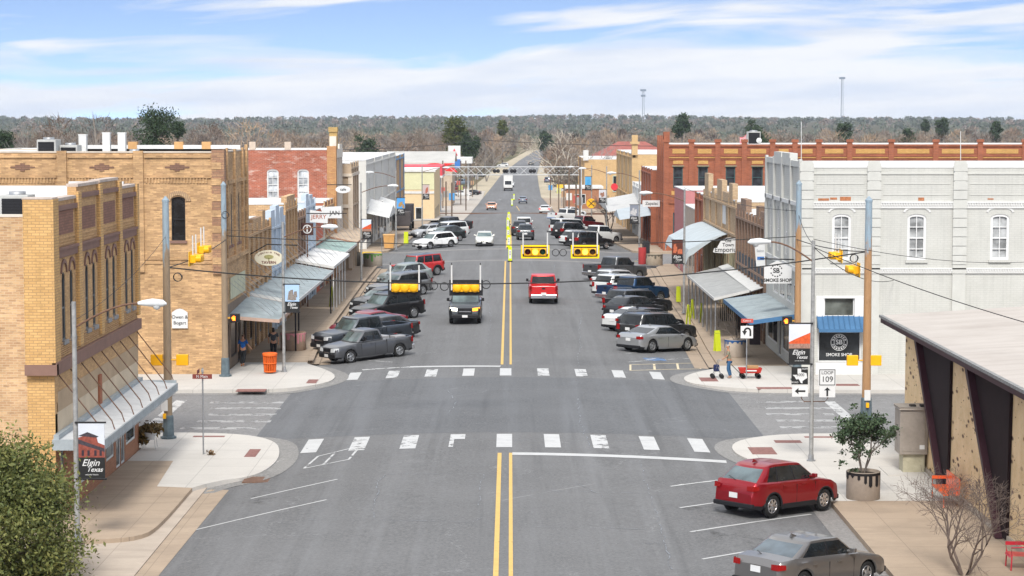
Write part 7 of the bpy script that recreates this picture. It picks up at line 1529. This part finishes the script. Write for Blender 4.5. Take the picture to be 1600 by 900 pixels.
for yy in(y-.55,y+.1):
    m=MB(); m.tube([(x-.30,yy,z+.0),(x-.28,yy,z+.42),(x-.30,yy,z+.66),(x+.30,yy,z+.68)],.022,6); m.build('arm_frame',rm,t); m=MB(); m.tube([(x+.36,yy,z+.0),(x+.30,yy,z+.42)],.022,6); m.build('leg',rm,t)
m=MB(); m.box(x-.32,x+.3,y+.07,y+.12,z+.62,z+.72); m.build('armrest',rm,t)
t=thing('orange_bench','orange metal bench against the speckled stone wall, behind the bare tree','bench',(14.8,71,-.2)); x,y,z=14.7,70.4,-.2; om=pm((.70,.12,.03),.45,.1,4,.1,.3,key='orange_enamel')
m=MB(); m.box(x-.3,x+.2,y-1.0,y+1.0,z+.40,z+.45); m.build('seat',om,t); m=MB(); m.box(x+.2,x+.25,y-1.0,y+1.0,z+.42,z+.95); m.build('backrest',om,t)
for yy in(y-.95,y+.95): m=MB(); m.tube([(x-.28,yy,z),(x-.28,yy,z+.65),(x+.22,yy,z+.68)],.025,6); m.build('leg',om,t)
m=MB(); m.box(x-.3,x+.25,y+.9,y+.98,z+.66,z+.76); m.build('armrest',om,t)
branch_tree('bare multi stemmed tree with fine twigs at the lower right corner',12.85,59.0,-.25,5,2.8,.55,pm((.17,.13,.11),.9,.3,8,key='reddish_bark'),21,depth=5,r0=.042,twig=.005)
# near-left oak
def crown_tree(label,x,y,z,h,cr,n,size,mat,seed,name='leafy_tree',nl=60,tr=.16,cz=None,sz=.8,group=None,lob=.28,trunk=None,cat='tree',rx=1.0):
    rs=np.random.RandomState(seed); t=thing(name,label,cat,(x,y,z),0,group); cz=cz or z+h-cr*sz; m=MB(); m.tube([(x,y,z-.1),(x+.05,y,z+(cz-z)*.6),(x,y,cz)],[tr,tr*.8,tr*.5],8)
    C=[]
    for i in range(nl):
        d=rs.normal(0,1,3); d/=np.linalg.norm(d); rr=cr*(.45+.5*rs.rand()**.6); p=Vector((x+d[0]*rr*rx,y+d[1]*rr,cz+d[2]*rr*sz)); C.append(p)
        if i<14: m.tube([(x,y,cz-cr*.35*sz),Vector((x,y,cz)).lerp(p,.6)+Vector((0,0,-.1*cr)),p],[tr*.4,tr*.22,tr*.08],5,cap=False)
    m.build('trunk',trunk or BARK,t); leaves(t,C,n,cr*lob*.62,size,mat,'crown',seed+1,.8); return t
crown_tree('evergreen oak with small olive green leaves filling the lower left corner',-14.4,58.2,-.3,4.6,2.55,50000,.066,leafmat((.075,.10,.028),(.22,.21,.06)),2,nl=110,cz=1.35,sz=.95,lob=.24)
# small extras
t=thing('dropped_leaf_pile','small brown clump of leaves by the street name pole','leaves',(-11.55,80.6,-.2)); leaves(t,[Vector((-11.5,80.6,-.15))],50,.08,.07,leafmat((.12,.07,.03),(.25,.16,.08)),seed=8)
for i,(x,y) in enumerate(((13.7,150.5),(13.3,155))):
    pass
# bicycle by the right lamp
def bicycle(label,x,y,rot):
    t=thing('bicycle',label,'bicycle',(x,y,-.2),rot)
    for sx in(-.52,.52):
        m=MB(); m.tube([(sx+.33*math.cos(a),0,.34+.33*math.sin(a)) for a in [i*math.pi/10 for i in range(21)]],.02,5,cap=False); w=m.build('wheel',MRUB,t,local=True)
    m=MB(); m.tube([(-.52,0,.34),(-.18,0,.85),(.38,0,.88),(.52,0,.34)],.02,5); m.tube([(-.18,0,.85),(-.05,0,.32),(.38,0,.86)],.02,5); m.tube([(-.52,0,.34),(-.05,0,.32)],.015,5); m.build('frame',pm((.03,.04,.07),.4,.1,key='bike_frame'),t,local=True)
    m=MB(); m.tube([(.38,-.28,1.0),(.36,0,1.02),(.38,.28,1.0)],.018,5); m.tube([(.38,0,.86),(.36,0,1.02)],.018,5); m.build('handlebar',MBLK,t,local=True); m=MB(); m.box(-.32,-.06,-.07,.07,.9,.95); m.build('saddle',MBLK,t,local=True,bevel=.02)
bicycle('dark bicycle parked by the first right awning post, beside the lamp',12.0,139.2,1.3)
# ================================================================== PEOPLE
def skin(name,joints,edges,mat,parent,sub=2,root=0):
    me=bpy.data.meshes.new(name); me.from_pydata([j[:3] for j in joints],edges,[]); o=bpy.data.objects.new(name,me); COL.objects.link(o); sk=o.modifiers.new('s','SKIN'); 
    for i,j in enumerate(joints): v=me.skin_vertices[0].data[i]; v.radius=(j[3],j[4] if len(j)>4 else j[3]); v.use_root=(i==root)
    s=o.modifiers.new('d','SUBSURF'); s.levels=sub; s.render_levels=sub
    dg=bpy.context.evaluated_depsgraph_get(); me2=bpy.data.meshes.new_from_object(o.evaluated_get(dg)); me2.name=name; me2.materials.clear(); me2.materials.append(mat)
    for p in me2.polygons: p.use_smooth=True
    o2=bpy.data.objects.new(name,me2); COL.objects.link(o2); bpy.data.objects.remove(o)
    o2.parent=parent; WM[o2]=WM[parent]; return o2
def person(label,x,y,rot,h,shirt,pants,hair,armL,armR,legs,skinc=(.42,.22,.14),cap=None,long_hair=False,shoes=(.12,.06,.03),beard=False,lean=0,fat=1.0):
    """local frame: facing +y; arms = elbow and hand positions; legs = knee, ankle pairs"""
    z=zl(y)-.2; t=thing('person',label,'person',(x,y,z),rot); k=h/1.75; S_=lambda p:(p[0]*k,p[1]*k,p[2]*k)
    def J(p,r,r2=None): return (*S_(p),r*k,(r2 or r)*k)
    sk_=pm(skinc,.6,.08,9,key='skin')
    hipz=.93; L_=lean
    sh=(0,L_*.9,1.43); nk=(0,L_,1.50)
    j=[J((0,0,hipz),.13*fat,.10),J((0,L_*.4,1.15),.125*fat,.10),J(sh,.14,.09),J(nk,.055),J((0,L_+.01,1.58),.06),J((0,L_+.015,1.66),.085,.095),J((0,L_+.01,1.73),.06,.07)]; e=[(0,1),(1,2),(2,3),(3,4),(4,5),(5,6)]
    for s,arm in((-1,armL),(1,armR)):
        n=len(j); j+=[J((s*.17,L_*.9,1.41),.052),J(arm[0],.040),J(arm[1],.028)]; e+=[(2,n),(n,n+1),(n+1,n+2)]
        hd=Vector(arm[1])-Vector(arm[0]); hd.normalize(); p=Vector(arm[1])+hd*.07; j.append(J(tuple(p),.032,.018)); e.append((n+2,n+3))
        q=len(j)-1
        for f in range(4):
            o_=Vector(((f-1.5)*.018,0,0)); a=p+hd*.045+o_; b_=p+hd*(.075 if f in(1,2) else .062)+o_+Vector((0,.012,0)); j+=[J(tuple(a),.009),J(tuple(b_),.007)]; e+=[(q,len(j)-2),(len(j)-2,len(j)-1)]
        a=Vector(arm[1])+hd*.05+Vector((-s*.03,.02,0)); b_=a+hd*.035+Vector((-s*.012,.01,0)); j+=[J(tuple(a),.010),J(tuple(b_),.008)]; e+=[(n+2,len(j)-2),(len(j)-2,len(j)-1)]
    for s,lg in((-1,legs[0]),(1,legs[1])):
        n=len(j); j+=[J((s*.09,0,.88),.095),J(lg[0],.062),J(lg[1],.040),J((lg[1][0],lg[1][1]+.13,lg[1][2]-.05),.035,.025)]; e+=[(0,n),(n,n+1),(n+1,n+2),(n+2,n+3)]
    body=skin('body',j,e,sk_,t)
    j=[J((0,0,.90),.15*fat,.12),J((0,L_*.4,1.15),.145*fat,.12),J((0,L_*.9,1.40),.155,.105),J((0,L_,1.47),.075)]; e=[(0,1),(1,2),(2,3)]
    for s,arm in((-1,armL),(1,armR)): n=len(j); a=Vector((s*.17,L_*.9,1.41)); b_=a.lerp(Vector(arm[0]),.85); j+=[J(tuple(a),.066),J(tuple(b_),.060)]; e+=[(2,n),(n,n+1)]
    skin('shirt',j,e,pm(shirt,.85,.25,9,key='cloth'),t)
    j=[J((0,0,.96),.14*fat,.11)]; e=[]
    for s,lg in((-1,legs[0]),(1,legs[1])): n=len(j); j+=[J((s*.09,0,.86),.108),J(lg[0],.078),J((lg[1][0],lg[1][1],lg[1][2]+.03),.066)]; e+=[(0,n),(n,n+1),(n+1,n+2)]
    skin('trousers',j,e,pm(pants,.85,.25,9,key='cloth'),t)
    for lg in legs: a=lg[1]; skin('shoe',[J((a[0],a[1]-.05,a[2]-.045),.045),J((a[0],a[1]+.06,a[2]-.05),.042,.035),J((a[0],a[1]+.15,a[2]-.055),.036,.026)],[(0,1),(1,2)],pm(shoes,.7,.1,key='shoe'),t,1)
    hj=[J((0,L_-.015,1.70),.085,.09),J((0,L_-.05,1.62),.07,.06)]; he=[(0,1)]
    if long_hair: hj.append(J((0,L_-.08,1.46),.07,.035)); he.append((1,2))
    skin('hair',hj,he,pm(hair,.8,.2,9,key='hair'),t)
    fm=MB()
    for s in(-1,1): fm.lathe((s*.032*k,(L_+.098)*k,1.655*k),[(.001,.006),(.010,.0)],8,'y')
    fm.build('eyes',MDK,t,local=True); skin('nose',[J((0,L_+.09,1.655),.010),J((0,L_+.115,1.625),.014)],[(0,1)],sk_,t,1)
    if beard: skin('beard',[J((0,L_+.07,1.60),.05,.04),J((0,L_+.075,1.54),.035,.03)],[(0,1)],pm((.45,.43,.40),.9,key='beard'),t,1)
    if cap: skin('cap',[J((0,L_+.0,1.73),.095,.10),J((0,L_+.01,1.765),.07,.08)],[(0,1)],pm(cap,.8,.1,key='cap'),t,1)
    return t
person('person in a bright blue shirt and dark trousers walking away along the tan brick building',-14.0,110.1,R(-8),1.70,(.01,.10,.36),(.02,.022,.025),(.015,.012,.010),((-.26,-.02,1.16),(-.27,.03,.92)),((.30,-.05,1.18),(.42,.02,1.02)),(((-.09,.10,.50),(-.09,-.02,.10)),((.09,-.04,.50),(.09,-.26,.16))),shoes=(.30,.12,.04))
person('person in grey shirt and dark trousers standing behind the orange bin',-12.75,113.2,R(12),1.78,(.045,.048,.055),(.015,.016,.02),(.012,.010,.010),((-.26,.0,1.16),(-.24,.12,.98)),((.27,-.02,1.16),(.27,.03,.92)),(((-.09,.03,.50),(-.10,0,.10)),((.09,.02,.50),(.10,.02,.10))),long_hair=True)
person('bearded person in cap, olive shirt and jeans, pushing a walker and pulling a cart',10.95,105.0,R(92),1.66,(.21,.20,.14),(.035,.10,.20),(.10,.09,.08),((-.22,.12,1.20),(-.16,.36,1.02)),((.27,-.06,1.16),(.22,-.14,.94)),(((-.10,.08,.50),(-.10,-.05,.10)),((.10,-.02,.50),(.09,-.12,.10))),skinc=(.36,.18,.11),cap=(.5,.5,.5),beard=True,lean=.05,shoes=(.3,.2,.15),fat=1.1)
t=thing('walking_frame','dark blue wheeled walker with a bag pushed by the bearded man','walking frame',(10.35,105.0,-.2)); x,y,z=10.3,105.0,-.2
m=MB()
for yy in(y-.25,y+.25): m.tube([(x-.15,yy,z+.1),(x+.12,yy,z+.9),(x+.3,yy,z+.92)],.018,5); m.tube([(x+.28,yy,z+.1),(x+.08,yy,z+.6)],.018,5)
m.tube([(x+.02,y-.25,z+.55),(x+.02,y+.25,z+.55)],.015,5); m.build('frame',MGAL,t); m=MB(); m.box(x-.12,x+.16,y-.18,y+.18,z+.35,z+.68); m.build('bag',pm((.02,.03,.09),.8,.3,8,key='navy_cloth'),t,bevel=.05)
for xx in(x-.17,x+.28):
    for yy in(y-.25,y+.25): m=MB(); m.lathe((xx,yy,z+.11),[(.04,-.03),(.11,-.03),(.11,.03),(.04,.03)],12,'y'); m.build('wheel',MRUB,t)
t=thing('pull_cart','small red toy style cart with a box in it, pulled behind the bearded man','cart',(11.9,105.0,-.2)); x,y,z=12.0,105.0,-.2
m=MB(); m.add([(x-.5,y-.25,z+.28),(x+.5,y-.25,z+.28),(x+.5,y+.25,z+.28),(x-.5,y+.25,z+.28),(x-.58,y-.3,z+.52),(x+.58,y-.3,z+.52),(x+.58,y+.3,z+.52),(x-.58,y+.3,z+.52)],[(0,1,2,3),(0,1,5,4),(1,2,6,5),(2,3,7,6),(3,0,4,7)]); m.build('tub',pm((.42,.03,.02),.45,.1,5,key='cart_red'),t)
m=MB(); m.tube([(x-.5,y,z+.25),(x-.95,y-.02,z+.70)],.018,5); m.build('handle',MBLK,t); m=MB(); m.box(x-.15,x+.4,y-.2,y+.2,z+.3,z+.64); m.build('cardboard_box',pm((.42,.24,.11),.85,.2,key='cardboard'),t); m=MB(); m.box(x-.25,x+.3,y-.305,y-.30,z+.38,z+.44); m.build('lettering_strip',MSIGNW,t)
for xx in(x-.38,x+.4):
    for yy in(y-.28,y+.28): m=MB(); m.lathe((xx,yy,z+.13),[(.02,-.025),(.06,-.03),(.13,-.03),(.13,.03),(.06,.03),(.02,.025)],14,'y'); w=m.build('wheel',MRUB,t); m=MB(); m.lathe((xx,yy-.032,z+.13),[(.001,0),(.07,0)],12,'y'); m.build('rim',MW,w)
# goods on the pavements under the awnings
for i,(x,y,c,w,h,lb) in enumerate([(13.6,131,(.03,.045,.03),.6,1.3,'dark green clothes rack on the pavement under the pale canopy'),(14.1,126.5,(.12,.03,.03),.5,1.1,'maroon draped rack beside the brown brick shop'),(13.9,124.3,(.02,.02,.025),.5,1.2,'black rack by the brown brick shop door')]):
    t=thing('clothes_rack',lb,'rack',(x,y,-.2)); m=MB(); m.tube([(x-w,y,-.2),(x-w,y,-.2+h+.2),(x+w,y,-.2+h+.2),(x+w,y,-.2)],.02,5); m.build('frame',MBLK,t); m=MB(); 
    for k in range(9): xx=x-w+.1+k*(2*w-.2)/8; m.add([(xx-.05,y-.2,-.2+h*.3),(xx+.05,y+.2,-.2+h*.3),(xx+.03,y+.12,-.2+h+.15),(xx-.03,y-.12,-.2+h+.15)],[(0,1,2,3)])
    m.build('clothes',pm(c,.9,.5,5,key='clothes'),t)
# railway signal bridge
zb=zl(370); t=thing('signal_bridge','white lattice rail crossing signal bridge spanning the far street','signal bridge',(0,370,zb)); x0,x1=-12.2,12.4; z0,z1=zb+6.3,zb+7.7; m=MB()
for yy in(369.4,370.6):
    for z in(z0,z1): m.tube([(x0,yy,z),(x1,yy,z)],.06,5)
    n=16
    for i in range(n): a=x0+(x1-x0)*i/n; b=x0+(x1-x0)*(i+1)/n; m.tube([(a,yy,z0),(b,yy,z1)],.03,4); m.tube([(a,yy,z1),(b,yy,z0)],.03,4)
m.build('truss',pm((.5,.51,.51),.5,.1,key='bridge_paint'),t)
for x in(x0,x1): m=MB(); m.tube([(x,369.4,zb-.4),(x,369.4,z1)],.16,8); m.tube([(x,370.6,zb-.4),(x,370.6,z1)],.16,8); m.build('support',pm((.5,.52,.53),.5,.2,key='bridge_support'),t)
for x in(-2.7,-2.1,.3,.8,3.6,4.2,-1.0,-.6): 
    m=MB(); m.lathe((x,369.1,(z0+z1)/2),[(.001,-.05),(.34,-.05),(.34,.05)],14,'y'); m.build('flasher',MBLK,t)
text('HIGHWAY',.62,(9.3,369.2,zb+7.35),MTEXT,t,bold=.02); text('CROSSING',.62,(9.3,369.2,zb+6.7),MTEXT,t,bold=.02)
random.seed(5)
for i,(px,py,h) in enumerate([(683,300,1),(692,318,1),(697,330,0),(706,338,0),(720,312,1),(738,300,1),(728,322,1),(716,300,1),(745,290,1)]+[(860,312,0),(873,320,1),(881,330,0),(889,338,1),(900,345,0),(906,350,1)]):
    Y=200
    for _ in range(60): d=ray(px,py+8); tt=(zl(Y)-.2-CH)/d[2]; Y=.6*Y+.4*d[1]*tt
    d=ray(px,py+8); X=d[0]*Y/d[1]; z=zl(Y)-.2; left=px<800
    t=thing('utility_pole','thin brown pole number from the street in the cluster %s of the rail crossing'%('left' if left else 'right'),'pole',(X,Y,z)); t['group']='thin poles by the rail crossing'; ORD=['first','second','third','fourth','fifth','sixth','seventh','eighth','ninth'][i if left else i-9]; t['label']='thin brown pole with a small sign, %s from the left in the %s cluster'%(ORD,'left' if left else 'right')
    m=MB(); m.tube([(X,Y,z-.2),(X,Y,z+5.5+3.5*h)],.13,6); m.build('shaft',pm((.16,.12,.09),.8,.3,4,key='brown_pole'),t); 
    m=MB(); c=[(.6,.6,.58),(.45,.1,.08),(.3,.3,.3),(.08,.30,.6),(.5,.5,.2),(.4,.25,.15)][i%6]; m.box(X-.4,X+.4,Y-.05,Y-.0,z+3,z+4); m.build('sign_panel',pm(c,.6,.1,key='small_sign'),t)
t=thing('warning_board','yellow rectangular roadside board by the far right kerb','sign',(11.2,420,zl(420))); q=ony(878,291,420); m=MB(); m.box(q[0]-1.0,q[0]+1.0,420,420.05,q[2]-.35,q[2]+.35); m.build('panel',pm((.8,.5,.05),.5,.1,key='board_yellow'),t); m=MB(); m.tube([(q[0],420.1,zl(420)-.3),(q[0],420.1,q[2])],.08,6); m.build('post',MGAL,t)
# flag
q=ony(1167,225,216); t=thing('flag','red and white striped flag with a blue canton flying above the red brick roof','flag',(q[0]+.9,216,9.5)); x,y=q[0],216; pt=ony(1175,204,216)
m=MB(); m.tube([(pt[0],y,9.4),(pt[0],y,pt[2]+.1)],.04,6); m.build('pole',MGAL,t)
for k in range(7):
    m=MB(); n=10
    for i in range(n):
        f=lambda u,v:(pt[0]-1.25*u,y+.15*math.sin(u*6),pt[2]-.9*v-.75*u+.12*math.sin(u*7))
        m.add([f(i/n,k/7),f((i+1)/n,k/7),f((i+1)/n,(k+.55)/7),f(i/n,(k+.55)/7)],[(0,1,2,3)])
    m.build('red_stripe',pm((.55,.03,.05),.8,.1,key='flag_red'),t)
    m=MB()
    for i in range(n): m.add([f(i/n,(k+.55)/7),f((i+1)/n,(k+.55)/7),f((i+1)/n,(k+1)/7),f(i/n,(k+1)/7)],[(0,1,2,3)])
    if k<6: m.build('white_stripe',MSIGNW,t)
m=MB(); f2=lambda u,v:(pt[0]-1.25*u,y-.03+.15*math.sin(u*6),pt[2]-.9*v-.75*u+.12*math.sin(u*7))
for i in range(4): m.add([f2(i/10,0),f2((i+1)/10,0),f2((i+1)/10,.5),f2(i/10,.5)],[(0,1,2,3)])
m.build('canton',pm((.02,.04,.16),.8,.1,key='flag_blue'),t)
t=thing('satellite_dish','white satellite dish on the red brick roof below the flag','dish',(q[0]+.3,213,9.6)); m=MB(); m.lathe((q[0]+.9,213,10.7),[(.001,0),(.15,.03),(.28,.1)],14,'y'); m.tube([(q[0]+.9,213,9.4),(q[0]+.9,213,10.7)],.04,5); m.build('dish_body',MW,t)
# masts
for lb,px,py,Y,dark in (('tall grey lattice mast with antennas above the hills, left of the two',1005,139,3300,1),('taller thin lattice mast above the hills, right of the two',1316,120,3300,0)):
    q=ony(px,py,Y); z0=zl(Y); t=thing('radio_mast',lb,'mast',(q[0],Y,z0)); m=MB(); w=2.4
    for a in range(3): c,s=math.cos(a*2.094),math.sin(a*2.094); m.tube([(q[0]+c*w,Y+s*w,z0-1),(q[0]+c*w*.55,Y+s*w*.55,q[2])],.32,4)
    for i in range(16): zz=z0+(q[2]-z0)*i/16; m.tube([(q[0]-w*.7,Y,zz),(q[0]+w*.7,Y,zz+(q[2]-z0)/16)],.18,3)
    m.build('lattice',pm((.25,.29,.33),.6,.1,key='mast_steel'),t); m=MB(); m.box(q[0]-4.5,q[0]+4.5,Y-2,Y+2,q[2]-3.5,q[2]-.5)
    if dark: m.box(q[0]-3.5,q[0]+3.5,Y-2,Y+2,q[2]-12,q[2]-9)
    m.build('antenna_cluster',pm((.16,.20,.25),.6,.1,key='mast_dark'),t)
# slim roof aerials
for lb,px,Y,py0,py1 in (('thin white aerial rising from the cream corner building',1252,107.3,250,190),('thin white aerial on the middle pilaster of the cream side wall',1501,107.3,250,205)):
    a=ony(px,py0,Y); b=ony(px,py1,Y); t=thing('aerial',lb,'aerial',a); m=MB(); m.tube([a,b],.02,5); m.build('rod',MW,t)
# ================================================================== FAR TREES
def barkmat(c1,c2,key):
    m,nt,N,L,B=nm(key); g=geo(N); n=noise(N,L,g.outputs['Position'],.035,4,.6); col=mixc(N,L,g.outputs['Random Per Island'],c1,c2); col=mixc(N,L,rng(N,L,n,.42,.62,0,.65),col,(c2[0]*1.15,c2[1]*.92,c2[2]*.75)); L.new(col,B.inputs['Base Color']); B.inputs['Roughness'].default_value=.95; B.inputs['Specular IOR Level'].default_value=.1; return m
def slivers(rs,cx,cy,z0,h,cr,n,wd,ln):
    u=rs.rand(n,1)**.6; th=rs.rand(n)*2*math.pi; v=rs.rand(n); rr=cr*np.sqrt(rs.rand(n))*(np.sin(np.clip(v*.92+.06,0,1)*math.pi)**.7)
    b=np.stack([cx+rr*np.cos(th),cy+rr*np.sin(th),z0+h*(.16+.80*v)],1); d=np.stack([np.cos(th)*.5,np.sin(th)*.5,np.ones(n)*.75],1)+rs.normal(0,.45,(n,3)); d/=np.linalg.norm(d,axis=1)[:,None]
    L_=(ln*(.5+rs.rand(n)))[:,None]; s=np.cross(d,rs.normal(0,1,(n,3))); s/=np.linalg.norm(s,axis=1)[:,None]; w=wd*(.5+rs.rand(n))[:,None]
    return np.stack([b-s*w,b+s*w,b+d*L_],1).reshape(-1,3)
WB=barkmat((.105,.092,.08),(.25,.225,.195),'bare_twigs'); WB2=barkmat((.12,.092,.072),(.26,.205,.16),'warm_twigs')
def roadgap(x,y): return abs(x-xc(y))<(11 if y<900 else 9)
def wood(name,label,specs,mat):
    V=np.concatenate(specs); o=arrmesh(name,V,np.arange(len(V)).reshape(-1,3),mat); tag(o,label,'woodland' ,None,'stuff'); return o
rs=np.random.RandomState(42); A1=[];A2=[]
rows=[(395,14),(470,13),(560,13),(660,12.5),(780,11.5),(920,11.5),(1080,11.5),(1280,11.5)]
for Yr,hh in rows:
    half=Yr*.262+14; x=-half
    while x<half:
        y=Yr+rs.uniform(-28,28); h=hh*(rs.uniform(.55,.95) if rs.rand()<.8 else rs.uniform(1.0,1.25)); cr=h*rs.uniform(.34,.5); X=x+rs.uniform(-2,2); x+=cr*1.15
        if roadgap(X,y) or (y<500 and -28<X<20) or (y<640 and -24<X<14) or (y<470 and 8<X<38): continue
        sc=Yr/500; n=int(520*min(1.2,h/12)); (A1 if rs.rand()<.82 else A2).append(slivers(rs,X,y,zl(y)-.6,h,cr,n,.075*sc,1.5*(.7+.3*sc)))
        if rs.rand()<.8: tr=slivers(rs,X,y,zl(y)-.6,h*.6,.3,10,.22,h*.5); A1.append(tr)
WB3=barkmat((.17,.145,.115),(.34,.29,.225),'light_twigs'); WB4=barkmat((.06,.05,.043),(.13,.11,.095),'dark_twigs'); q_=np.random.RandomState(9).rand(len(A1))
wood('bare_woodland','grey brown bare winter woodland filling the land behind the town',[c for c,k_ in zip(A1,q_) if k_<.5],WB); wood('bare_woodland','pale tan bare trees scattered through the winter woodland',[c for c,k_ in zip(A1,q_) if .5<=k_<.78],WB3); wood('bare_woodland','dark grey bare trees scattered through the winter woodland',[c for c,k_ in zip(A1,q_) if k_>=.78],WB4); wood('bare_woodland','reddish tan bare trees scattered through the winter woodland',A2,WB2)
# wooded hills: canopy of rough clumps
def canopy():
    rs=np.random.RandomState(5); V=[]
    for Yr in (1550,1800,2100,2400,2750,3100,3450,3800):
        half=Yr*.27+50; n=int(2*half/7.5)
        for i in range(n):
            X=-half+2*half*(i+rs.rand())/n; y=Yr+rs.uniform(-130,130); z=zl(y)+hills(X,y)-.6; h=rs.uniform(5,9); cr=h*.75
            if abs(X-xc(y))<9 and y<1900: continue
            V.append(slivers(rs,X,y,z,h,cr,50,.8*Yr/2000,2.6))
    return V
cv=canopy(); k=int(len(cv)*1); sel=np.random.RandomState(1).rand(k)
HC=leafmat((.075,.10,.07),(.14,.155,.105)); 
wood('hill_woodland','dull green evergreen woods over the low hills on the skyline',[c for c,s in zip(cv,sel) if s<.75],HC); wood('hill_woodland','brown bare woods over the low hills on the skyline',[c for c,s in zip(cv,sel) if s>=.75],WB)
# evergreens that stand out
EV=leafmat((.022,.045,.020),(.055,.085,.035)); EVO=leafmat((.05,.07,.015),(.11,.12,.03))
for i,(px,pt,pb,w,Y,mt,lb) in enumerate([(243,170,232,58,330,EV,'tall dark evergreen behind the roofs left of the worn red brick building'),(277,189,230,20,335,EV,'small evergreen right of the tall dark one on the left'),(572,206,245,32,520,EV,'round dark evergreen left of the metal roofed store'),(712,185,228,34,620,EVO,'broad olive green tree behind the metal roofed store'),(735,202,240,26,600,EV,'dull green tree right of the broad olive one'),(785,186,200,14,900,EVO,'small olive evergreen left of the far road'),(1066,177,200,22,700,EV,'evergreen poking above the woods right of the left mast'),(1178,186,212,24,640,EV,'dark evergreen clump behind the flag'),(1190,205,225,44,420,EV,'low wide green tree right of the flag behind the brick parapet'),(1320,188,212,20,700,EV,'evergreen under the taller mast'),(1472,184,198,16,900,EV,'small evergreen on the right skyline, left of two'),(1557,190,210,16,800,EV,'small evergreen on the right skyline, right of two'),(1420,202,222,16,600,EV,'small green tree above the red brick parapet'),(1446,188,196,10,1000,EV,'tiny evergreen on the right skyline'),(4,205,245,30,330,EV,'dark evergreen at the left edge of the picture'),(852,205,222,18,900,EV,'dark shrub at the top of the far road')]):
    a=ony(px,pt,Y); zt_=a[2]; zb_=zl(Y)-.6; r=w/2*Y/3300; crown_tree(lb,a[0],Y,zb_,zt_-zb_,r,int(1600+60*w),.30*Y/500,mt,60+i,'evergreen_tree',nl=26,tr=.3,cz=zt_-r*(1.9 if Y>=520 else 1.2),sz=1.9 if Y>=520 else 1.2,lob=.42)
# pale bare tree by the far road and scattered single bare trees
def bigbare(lb,px,pt,Y,mat,seed,dz=-.4,spread=.42,r0=.28,depth=4,stems=2,grp=None,twig=.04):
    a=ony(px,pt,Y); z=zl(Y)+dz; branch_tree(lb,a[0],Y,z,stems,(a[2]-z)*.92,spread,mat,seed,'bare_tree',twig=twig,depth=depth,r0=r0,group=grp)
bigbare('pale barked bare tree beside the top of the far road',876,196,640,pm((.52,.46,.38),.9,.2,3,key='sycamore_bark'),77,r0=.35,twig=.06)
for i,(px,pt,Y) in enumerate([(60,190,420),(105,188,430),(150,186,440),(300,192,430),(345,190,440),(420,185,520),(460,192,500),(500,190,520),(610,196,560),(650,194,600),(690,200,620),(760,196,650),(905,200,480),(930,205,430),(950,200,470),(1000,196,560),(1090,198,560),(1140,200,540),(1230,196,560),(1280,198,540),(1360,194,560),(1400,196,540),(1500,192,560),(1540,196,540),(1590,192,560),(20,186,330)]):
    bigbare('bare brown woodland edge tree, '+['far left over the tan parapet', 'above the left air conditioners', 'above the first white roof flue', 'right of the tall dark evergreen', 'above the tan corner pilaster', 'above the left half of the worn red brick wall', 'above the first chimney of the worn red brick wall', 'behind the gold finial', 'left of the metal roofed store', 'behind the left end of the metal roofed store', 'left of the broad olive tree', 'right of the broad olive tree', 'left of the far road', 'just right of the far road', 'above the farther golden tan building', 'behind the faded red hipped roof', 'behind the small corner tower', 'above the left end of the long red brick parapet', 'left of the flag', 'right of the flag', 'above the thin white aerial', 'under the taller lattice mast', 'above the middle of the long red parapet', 'left of the rightmost evergreens', 'at the right edge of the picture', 'at the left edge of the picture'][i],px,pt,Y,BARKL if i%3 else pm((.20,.15,.11),.9,.3,3,key='warm_bark'),100+i,spread=.45,r0=.20,depth=4,stems=2,grp='bare trees at the front of the woodland',twig=.035)
bigbare('bare street tree before the golden tan brick building on the right',952,298,262,BARK,205,spread=.5,r0=.08,depth=5,stems=3,twig=.012); bigbare('bare street tree beside the far right kerb above the parked white cars',893,262,470,BARK,206,spread=.55,r0=.16,depth=5,stems=3,twig=.03)
flush_texts()
# ================================================================== HAZE
m=MB(); m.box(-2200,2200,-60,5200,-9,62); hz=m.build('haze',bpy.data.materials.new('haze_air')); tag(hz,kind='stuff'); hm=hz.data.materials[0]; hm.use_nodes=True; nt=hm.node_tree; nt.nodes.clear(); o=nt.nodes.new('ShaderNodeOutputMaterial'); v=nt.nodes.new('ShaderNodeVolumePrincipled'); v.inputs['Color'].default_value=(.82,.88,1,1); v.inputs['Density'].default_value=HAZE; v.inputs['Anisotropy'].default_value=.1; nt.links.new(v.outputs[0],o.inputs['Volume'])
hz['label']='thin pale air over the town'; hz['category']='haze'
